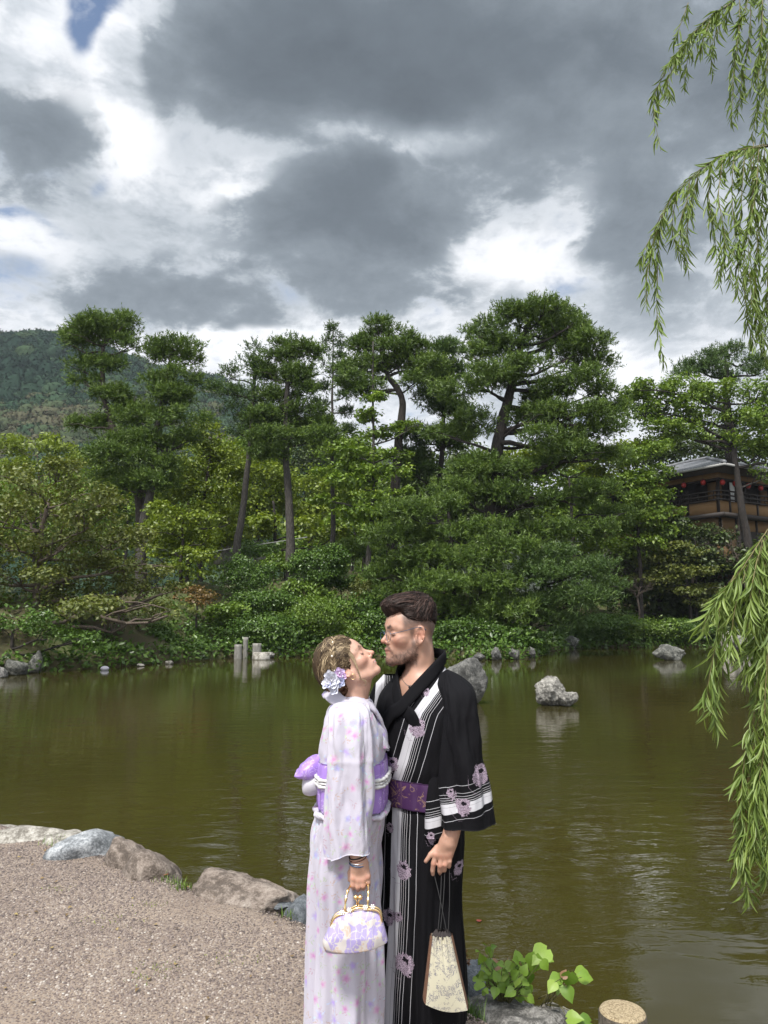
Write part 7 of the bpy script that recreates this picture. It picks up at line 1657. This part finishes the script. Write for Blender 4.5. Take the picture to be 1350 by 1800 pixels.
for k in range(16): part('baluster', 'timber', [(.25 + k * .55, .30 + k * .55, -.165, -.115, 9.10, 9.68)])
for k in range(18): part('baluster', 'timber', [(-.165, -.115, .35 + k * .55, .40 + k * .55, 9.10, 9.68)])
part('balcony_floor', 'timber', [(0, LA, 0, LB, 8.17, 8.30)])
part('room_wall', 'inside_shade', [(1.2, LA, 1.3, 1.4, 8.31, 11.0), (1.2, 1.3, 1.4, LB, 8.31, 11.0)])
part('wall_pier', 'ochre', [(.62, 1.19, .62, 1.29, 8.31, 10.44)]); part('wall_pier', 'ochre', [(5.9, 6.25, .9, 1.1, 8.31, 10.44)]); part('wall_pier', 'ochre', [(.9, 1.1, 6.2, 9.5, 8.31, 10.44)])
for a0, b0 in ((.1, .1), (2.9, .1), (5.7, .1), (8.5, .1), (.1, 2.9), (.1, 5.7), (.1, 8.5)): part('timber_post', 'timber', [(a0 - .07, a0 + .07, b0 - .07, b0 + .07, 8.31, 10.44)])
part('lintel', 'timber', [(-.02, LA, .02, .2, 10.45, 10.58), (-.02, .16, .21, LB, 10.45, 10.58)])
part('lintel_panel', 'ochre', [(0, LA, .05, .15, 10.59, 10.92), (.03, .13, .16, LB, 10.59, 10.92)])
part('ceiling_board', 'timber', [(-1.25, LA, -1.25, LB, 10.93, 11.02)])
# tiled hip roof: corrugated rows, courses stepped
def slope(c00, c10, c11, c01, n, m=13):
    """eave c00-c10, top c01-c11; n tile rows"""
    nu, nv = n * 4 + 1, m * 2 + 1; u, v = np.meshgrid(np.linspace(0, 1, nu), np.linspace(0, 1, nv)); c = [np.asarray(q_, float) for q_ in (c00, c10, c11, c01)]
    G = (1 - v)[..., None] * ((1 - u)[..., None] * c[0] + u[..., None] * c[1]) + v[..., None] * ((1 - u)[..., None] * c[3] + u[..., None] * c[2])
    G[..., 2] += .065 * np.abs(np.cos(np.pi * u * n)) ** .7 - .045 * ((v * m) % 1.0); return G.reshape(-1, 3), grid_faces(nv, nu)
E0, E1, zr, ze = -1.45, 12.5, 13.15, 11.08
cA, cB, cC, cD = HW3(E0, E0, ze), HW3(LA + 1.4, E0, ze), HW3(LA + 1.4, E1, ze), HW3(E0, E1, ze); rA, rB = HW3(4.4, 5.5, zr), HW3(6.2, 5.5, zr)
roof = None
for q_, n in (((cA, cB, rB, rA), 58), ((cD, cA, rA, rA + [.01, .01, 0]), 50), ((cC, cD, rA, rB), 58), ((cB, cC, rB + [.01, .01, 0], rB), 50)):
    V_, F_ = slope(*q_, n); o = build('roof_slope', V_ - EO, F_, M['tiles'], house, True); o['kind'] = 'stuff'
for a_, b_ in ((cA, rA), (cB, rB), (rA, rB), (cD, rA)): V_, F_ = tube(np.linspace(a_, b_, 12) + [0, 0, .09], .15, 8); build('ridge_cap', V_ - EO, F_, M['tiles'], house)
for a_, b_ in ((cA, cB), (cA, cD)): V_, F_ = tube(np.linspace(a_, b_, 4) - [0, 0, .05], .085, 6); build('gutter', V_ - EO, F_, simple('pale_gutter', (.30, .30, .29), .6), house)
def hit(px, py, off, right):
    """where the ray of a pixel meets the balcony line of the left (b = off) or right (a = off) front"""
    dx_, dz_ = ray(px, py); w0, w1 = (hv_, hu_) if not right else (hu_, hv_)
    Y = (HC @ w0 + off) / (dx_ * w0[0] + w0[1]); return P(px, py, Y)
M['lantern'] = simple('red_paper', (.33, .018, .015), .6); M['lantern_cap'] = simple('black_lacquer', (.012, .01, .01), .4)
for px, py, rt, lab in ((1138, 863, 0, 'red paper lantern half hidden in the dark maple, leftmost of all lanterns'), (1202, 853, 0, 'red paper lantern hanging in the left bay of the balcony'), (1236, 848, 0, 'red paper lantern hanging beside the ochre corner pier'),
                        (1270, 848, 1, 'red paper lantern just right of the corner of the balcony'), (1292, 850, 1, 'red paper lantern beside the white hanging cloth'), (1315, 854, 1, 'red paper lantern right of the maple trunk'), (1337, 858, 1, 'red paper lantern at the right end of the balcony')):
    c = hit(px, py, -.42, rt); e = empty('paper_lantern', c); tag(e, lab, 'lantern', 'red lanterns along the balcony'); v_ = np.linspace(-1, 1, 15); r0 = .175 * np.sqrt(np.clip(1 - .82 * v_ ** 2, 0, 1)) * (1 + .035 * np.cos(v_ * 22)); V_, F_ = tube(np.stack([0 * v_, 0 * v_, v_ * .18], 1), r0, 14); build('lantern_shade', V_, F_, M['lantern'], e)
    for z0 in (-.235, .20): V_, F_ = tube(np.array([[0, 0, z0], [0, 0, z0 + .035]]), .095, 12); build('lantern_cap', V_, F_, M['lantern_cap'], e)
    V_, F_ = tube(np.array([[0, 0, .235], [0, 0, CAM_Z + (10.93 - CAM_Z) * HS - c[2]]]), .01, 5); build('cord', V_, F_, M['black_cord'], e)
c = hit(1287, 862, .35, 1)
u_, z_ = np.meshgrid(np.linspace(-.30, .30, 14), np.linspace(-.85, .55, 10)); V_ = np.stack([u_ * hv_[0] + .03 * np.sin(u_ * 30) * hu_[0], u_ * hv_[1] + .03 * np.sin(u_ * 30) * hu_[1], z_], -1).reshape(-1, 3); V_ = np.concatenate([V_, V_ + [-.01 * hu_[0], -.01 * hu_[1], 0]])
o = build('hanging_cloth', V_, np.concatenate([grid_faces(10, 14), grid_faces(10, 14)[:, ::-1] + 140]), simple('white_linen', (.62, .64, .64), .8), origin=(0, 0, 0)); o.location = c; tag(o, 'white cloth hanging in the opening of the right balcony', 'cloth')
# ================================================================ SMALL THINGS IN THE GARDEN
def gz(p): return float(land_z(p[0], p[1]))
p = P(396, 970, 56); e = empty('stone_monument', (p[0], p[1], P(396, 978, 56)[2])); tag(e, 'pale rounded stone on a low plinth on the lawn', 'monument'); V_, F_ = rock_mesh(5, (.50, .4, .62), 3, 10, .05, sharp=7); build('stone', V_ + [0, 0, .75], F_, M['rock_pale'], e); V_, F_ = box(-.75, .75, -.5, .5, -.6, .28); build('plinth', V_, F_, M['post'], e, False)
p = P(420, 980, 56.5); V_, F_ = box(-.9, .9, -.25, .25, -.5, .42); o = build('stone_bench', V_, F_, M['post'], origin=(0, 0, 0), smooth=False); o.location = (p[0], p[1], p[2]); tag(o, 'grey stone bench on the lawn behind the leaning trunk', 'bench')
p = P(460, 976, 55); e = empty('stone_lantern', p); tag(e, 'small hut shaped stone lantern left of the thick pine trunk', 'stone lantern')
for nm, bx in (('base', (-.34, .34, -.3, .3, -.5, .15)), ('roof', (-.52, .52, -.45, .45, .78, .98))): V_, F_ = box(*bx); build(nm, V_, F_, M['post'], e, False)
for sx_ in (-.28, .12): V_, F_ = box(sx_, sx_ + .16, -.2, .2, .15, .78); build('side_stone', V_, F_, M['post'], e, False)
p = P(428, 945, 64); e = empty('garden_shelter', (p[0], p[1], gz(p))); tag(e, 'low shelter with a pale teal sheet roof far back on the lawn', 'shelter'); h_ = p[2] - gz(p)
V_, F_ = box(-1.6, 1.6, -1.2, 1.2, h_ - .12, h_ + .12); V_[:, 2] += np.where(V_[:, 1] > 0, .45, 0); build('roof', V_, F_, simple('teal_sheet', (.28, .50, .47), .5), e, False)
for sx_ in (-1.4, 1.3):
    for sy_ in (-1, .9): V_, F_ = box(sx_, sx_ + .1, sy_, sy_ + .1, -.3, h_ - .1); build('post', V_, F_, M['timber'], e, False)
pts = spline([P(372, 970, 50), P(420, 962, 48), P(470, 955, 46), P(540, 944, 43.2)], 30); V_, F_ = tube(pts, .022, 5); tag(build('cable', V_, F_, simple('grey_cable', (.30, .30, .30), .6)), 'thin grey cable strung across the mound past the thick pine trunk', 'cable')

# ================================================================ THE WILLOW AT THE RIGHT
M['willow'] = leaf_material('willow_leaves', (.095, .155, .034), (.170, .250, .052), (.270, .355, .085), .5, .45)
M['willow_twig'] = simple('willow_twig', (.14, .12, .045), .7)
TB = np.array([3.3, .75, NEAR_Z - .1]); wil = empty('willow_tree', TB); tag(wil, 'weeping willow whose long leafy strands hang into the right of the picture', 'willow')
r = np.random.default_rng(404)
mb = MB(); tp = spline([TB, TB + [-.05, .1, 1.2], TB + [-.2, .25, 2.6], TB + [-.15, .5, 4.2], TB + [-.1, .8, 5.6]], 30); V_, F_ = tube(tp, np.linspace(.24, .10, 30), 14); V_ += .02 * fbm(V_ * 5, 3)[:, None]; mb.add(V_ - TB, F_); mb.build('trunk', M['bark_grey'], wil)
Yu, Ym_, Yl = 3.35, 3.15, 2.62
BR = [[(1480, -260, 3.0), (1400, -140, 3.2), (1350, -60, Yu), (1290, 2, Yu), (1240, 38, Yu), (1200, 84, Yu), (1166, 130, Yu)],
      [(1500, 150, 2.9), (1420, 220, 3.0), (1350, 256, Ym_), (1310, 262, Ym_), (1270, 274, Ym_), (1230, 300, Ym_), (1190, 340, Ym_), (1162, 378, Ym_)],
      [(1560, 640, 2.4), (1450, 780, 2.5), (1385, 880, 2.55), (1350, 930, Yl), (1310, 988, Yl), (1275, 1030, Yl)],
      [(1480, -300, 2.7), (1420, -120, 2.8), (1385, 40, 2.9), (1365, 160, 2.95), (1352, 260, 3.0)]]
brp = []
for k, rows in enumerate(BR):
    pts = np.array([P(*q_) for q_ in rows]); a = tp[[28, 20, 12, 29][k]]; full = spline(np.concatenate([[a], [(a + pts[0]) / 2 + [0, .1, .35]], pts]), 50); V_, F_ = tube(full - TB, np.interp(np.linspace(0, 1, 50), [0, .35, .55, 1], [.045, .012, .0032, .001]), 7); build('branch', V_, F_, M['bark_dark'], wil); brp.append(full)
STRANDS = [ # strands: way points in the picture, distance
    [(1350, -60), (1290, 2), (1240, 38), (1200, 84), (1166, 130)], [(1350, -70), (1300, -10), (1250, 30), (1210, 72), (1172, 122)],
    [(1168, 128), (1152, 170), (1150, 210), (1160, 268)], [(1200, 84), (1185, 120), (1172, 150), (1178, 175)], [(1240, 38), (1222, 70), (1208, 112), (1202, 150)], [(1250, 30), (1238, 62), (1232, 95)],
    [(1290, 2), (1262, 50), (1248, 90), (1250, 128)], [(1300, -6), (1298, 60), (1288, 130), (1286, 220)], [(1320, -30), (1318, 50), (1306, 130), (1296, 200)], [(1216, 62), (1196, 95), (1182, 130)], [(1340, -50), (1338, 40), (1330, 110), (1318, 160)], [(1270, 18), (1258, 45), (1244, 70)],
    [(1340, -40), (1335, 80), (1332, 160), (1322, 250)], [(1365, -20), (1350, 90), (1345, 180), (1340, 260)], [(1210, 5), (1200, 40), (1190, 75)], [(1325, -35), (1312, 20), (1300, 50)],
    [(1350, 256), (1310, 262), (1270, 274), (1230, 300), (1190, 340), (1162, 378)], [(1345, 254), (1300, 263), (1250, 286), (1205, 325), (1170, 368)], [(1162, 378), (1146, 415), (1134, 440), (1126, 462)], [(1165, 372), (1158, 430), (1155, 520), (1158, 580), (1166, 640)], [(1190, 340), (1180, 400), (1190, 440), (1206, 472)], [(1176, 356), (1150, 420), (1140, 480), (1136, 540)],
    [(1230, 300), (1214, 360), (1206, 420), (1208, 472)], [(1212, 318), (1208, 350), (1196, 400), (1200, 440)], [(1250, 286), (1246, 350), (1258, 420), (1263, 498)], [(1270, 274), (1264, 340), (1276, 420), (1270, 480)], [(1290, 266), (1286, 340), (1292, 420), (1284, 490)],
    [(1310, 262), (1304, 340), (1300, 430), (1300, 520)], [(1325, 250), (1322, 360), (1310, 460), (1316, 560), (1326, 610)], [(1345, 255), (1338, 380), (1330, 500), (1338, 600)], [(1352, 250), (1350, 400), (1346, 520), (1350, 620)], [(1335, 256), (1328, 340), (1316, 420), (1322, 540)],
    [(1365, 300), (1360, 420), (1342, 560), (1344, 640)], [(1318, 262), (1330, 400), (1326, 520), (1332, 590)],
    [(1350, 930), (1310, 988), (1275, 1030), (1250, 1062)], [(1275, 1030), (1255, 1060), (1242, 1085), (1236, 1108)], [(1290, 1012), (1268, 1060), (1262, 1120), (1248, 1190), (1240, 1262)], [(1300, 1000), (1272, 1080), (1268, 1160), (1256, 1240), (1258, 1285)], [(1320, 975), (1300, 1050), (1290, 1110), (1282, 1150)],
    [(1330, 960), (1316, 1070), (1312, 1150), (1304, 1200)], [(1350, 935), (1330, 1060), (1335, 1200), (1310, 1330), (1302, 1430)], [(1360, 930), (1342, 1120), (1330, 1300), (1314, 1430), (1306, 1510), (1322, 1584)], [(1370, 940), (1350, 1140), (1345, 1300), (1330, 1420), (1330, 1500)],
    [(1375, 950), (1356, 1150), (1350, 1320), (1346, 1450), (1344, 1545)], [(1358, 932), (1338, 1030), (1324, 1130), (1334, 1240)], [(1340, 950), (1325, 1010), (1318, 1060), (1320, 1110)], [(1385, 960), (1362, 1200), (1338, 1360), (1322, 1470)], [(1345, 945), (1336, 1000), (1342, 1100), (1328, 1180)],
    [(1365, 1000), (1352, 1100), (1348, 1200), (1350, 1290)], [(1310, 988), (1296, 1020), (1285, 1062), (1292, 1096)], [(1355, 932), (1352, 1000), (1350, 1060), (1346, 1140)], [(1380, 1020), (1360, 1240), (1352, 1380), (1356, 1500)]]
def blade(n=6):
    u = np.linspace(0, 1, n); w_ = np.array([.12, .62, 1, .92, .55, .02]); mid = np.stack([u, 0 * u, -.22 * u ** 2], 1)
    return np.stack([mid + np.stack([0 * u, -w_ * .5, .12 * w_], 1), mid, mid + np.stack([0 * u, w_ * .5, .12 * w_], 1)], 1).reshape(-1, 3), grid_faces(n, 3)
bV, bF = blade(); bV = bV - [0, 0, 0]
LEAF = []
for k, rows in enumerate(STRANDS):
    Y = (Yu if k < 16 else Ym_ if k < 34 else Yl) + r.uniform(-.14, .14); Y0 = Yu if k < 16 else Ym_ if k < 34 else Yl
    pw = [P(x, y, Y0 + (Y - Y0) * min(1, i)) for i, (x, y) in enumerate(rows)]; pts = spline(pw, 40); pts[1:] += .006 * r.normal(size=(39, 3)).cumsum(0)[:] * .12
    L_ = np.linalg.norm(np.diff(pts, axis=0), axis=1).sum(); V_, F_ = tube(pts - TB, np.linspace(.0022, .0007, 40), 5); so = build('strand', V_, F_, M['willow_twig'], wil)
    n_ = int(L_ / (.0080 if k < 34 else .0070)); t_ = np.sort(r.uniform(.03, 1, n_)); tg = np.gradient(pts, axis=0)
    for q_ in t_:
        i = min(int(q_ * 39), 38); c = pts[i] + (pts[i + 1] - pts[i]) * (q_ * 39 - i); g_ = tg[i] / np.linalg.norm(tg[i]); o_ = r.normal(size=3) * [1, .8, .35]; o_ -= g_ * (o_ @ g_); o_ /= np.linalg.norm(o_) + 1e-9
        f_ = g_ * r.uniform(.35, 1) + o_ * r.uniform(.35, .95) + np.array([0, 0, -.7]); f_ /= np.linalg.norm(f_); s_ = r.normal(size=3); s_ -= f_ * (s_ @ f_); s_ /= np.linalg.norm(s_); w_ = np.cross(f_, s_)
        ln = r.uniform(.045, .098) * (1.0 if q_ < .85 else .75) * (1.12 if k >= 34 else 1.0); wd = ln * r.uniform(.048, .082)
        LEAF.append((ln / c[1], so, c + bV[:, :1] * ln * f_ + bV[:, 1:2] * wd * s_ + bV[:, 2:] * ln * .8 * w_, np.clip(r.normal(.5, .2), 0, 1)))
vis = [i for i, l in enumerate(LEAF) if abs(l[2][3, 0] / l[2][3, 1]) < .50]; vis.sort(key=lambda i: -LEAF[i][0]); top = set(vis[:300]); mb = MB()
for i, (_, so, V_, ti) in enumerate(LEAF):
    if i in top: build('leaf', V_ - TB, bF, M['willow'], so, True, {'tint': np.full(len(V_), ti)})
    else: mb.add(V_ - TB, bF, tint=ti)
o = mb.build('small_leaves', M['willow'], wil, True); o['kind'] = 'stuff'
# ================================================================ THE AIR
hz = bpy.data.materials.new('haze'); hz.use_nodes = True; t = NT(hz.node_tree); t.n.clear()
o_ = t.node('ShaderNodeOutputMaterial'); t.l.new(t.node('ShaderNodeVolumePrincipled', {'Color': (.80, .88, 1.0, 1), 'Density': .00016}).outputs[0], o_.inputs['Volume'])
V_, F_ = box(-2700, 2700, -70, 3600, -2.5, 330); tag(build('haze', V_, F_, hz, None, False, origin=(0, 0, 0)), kind='stuff')
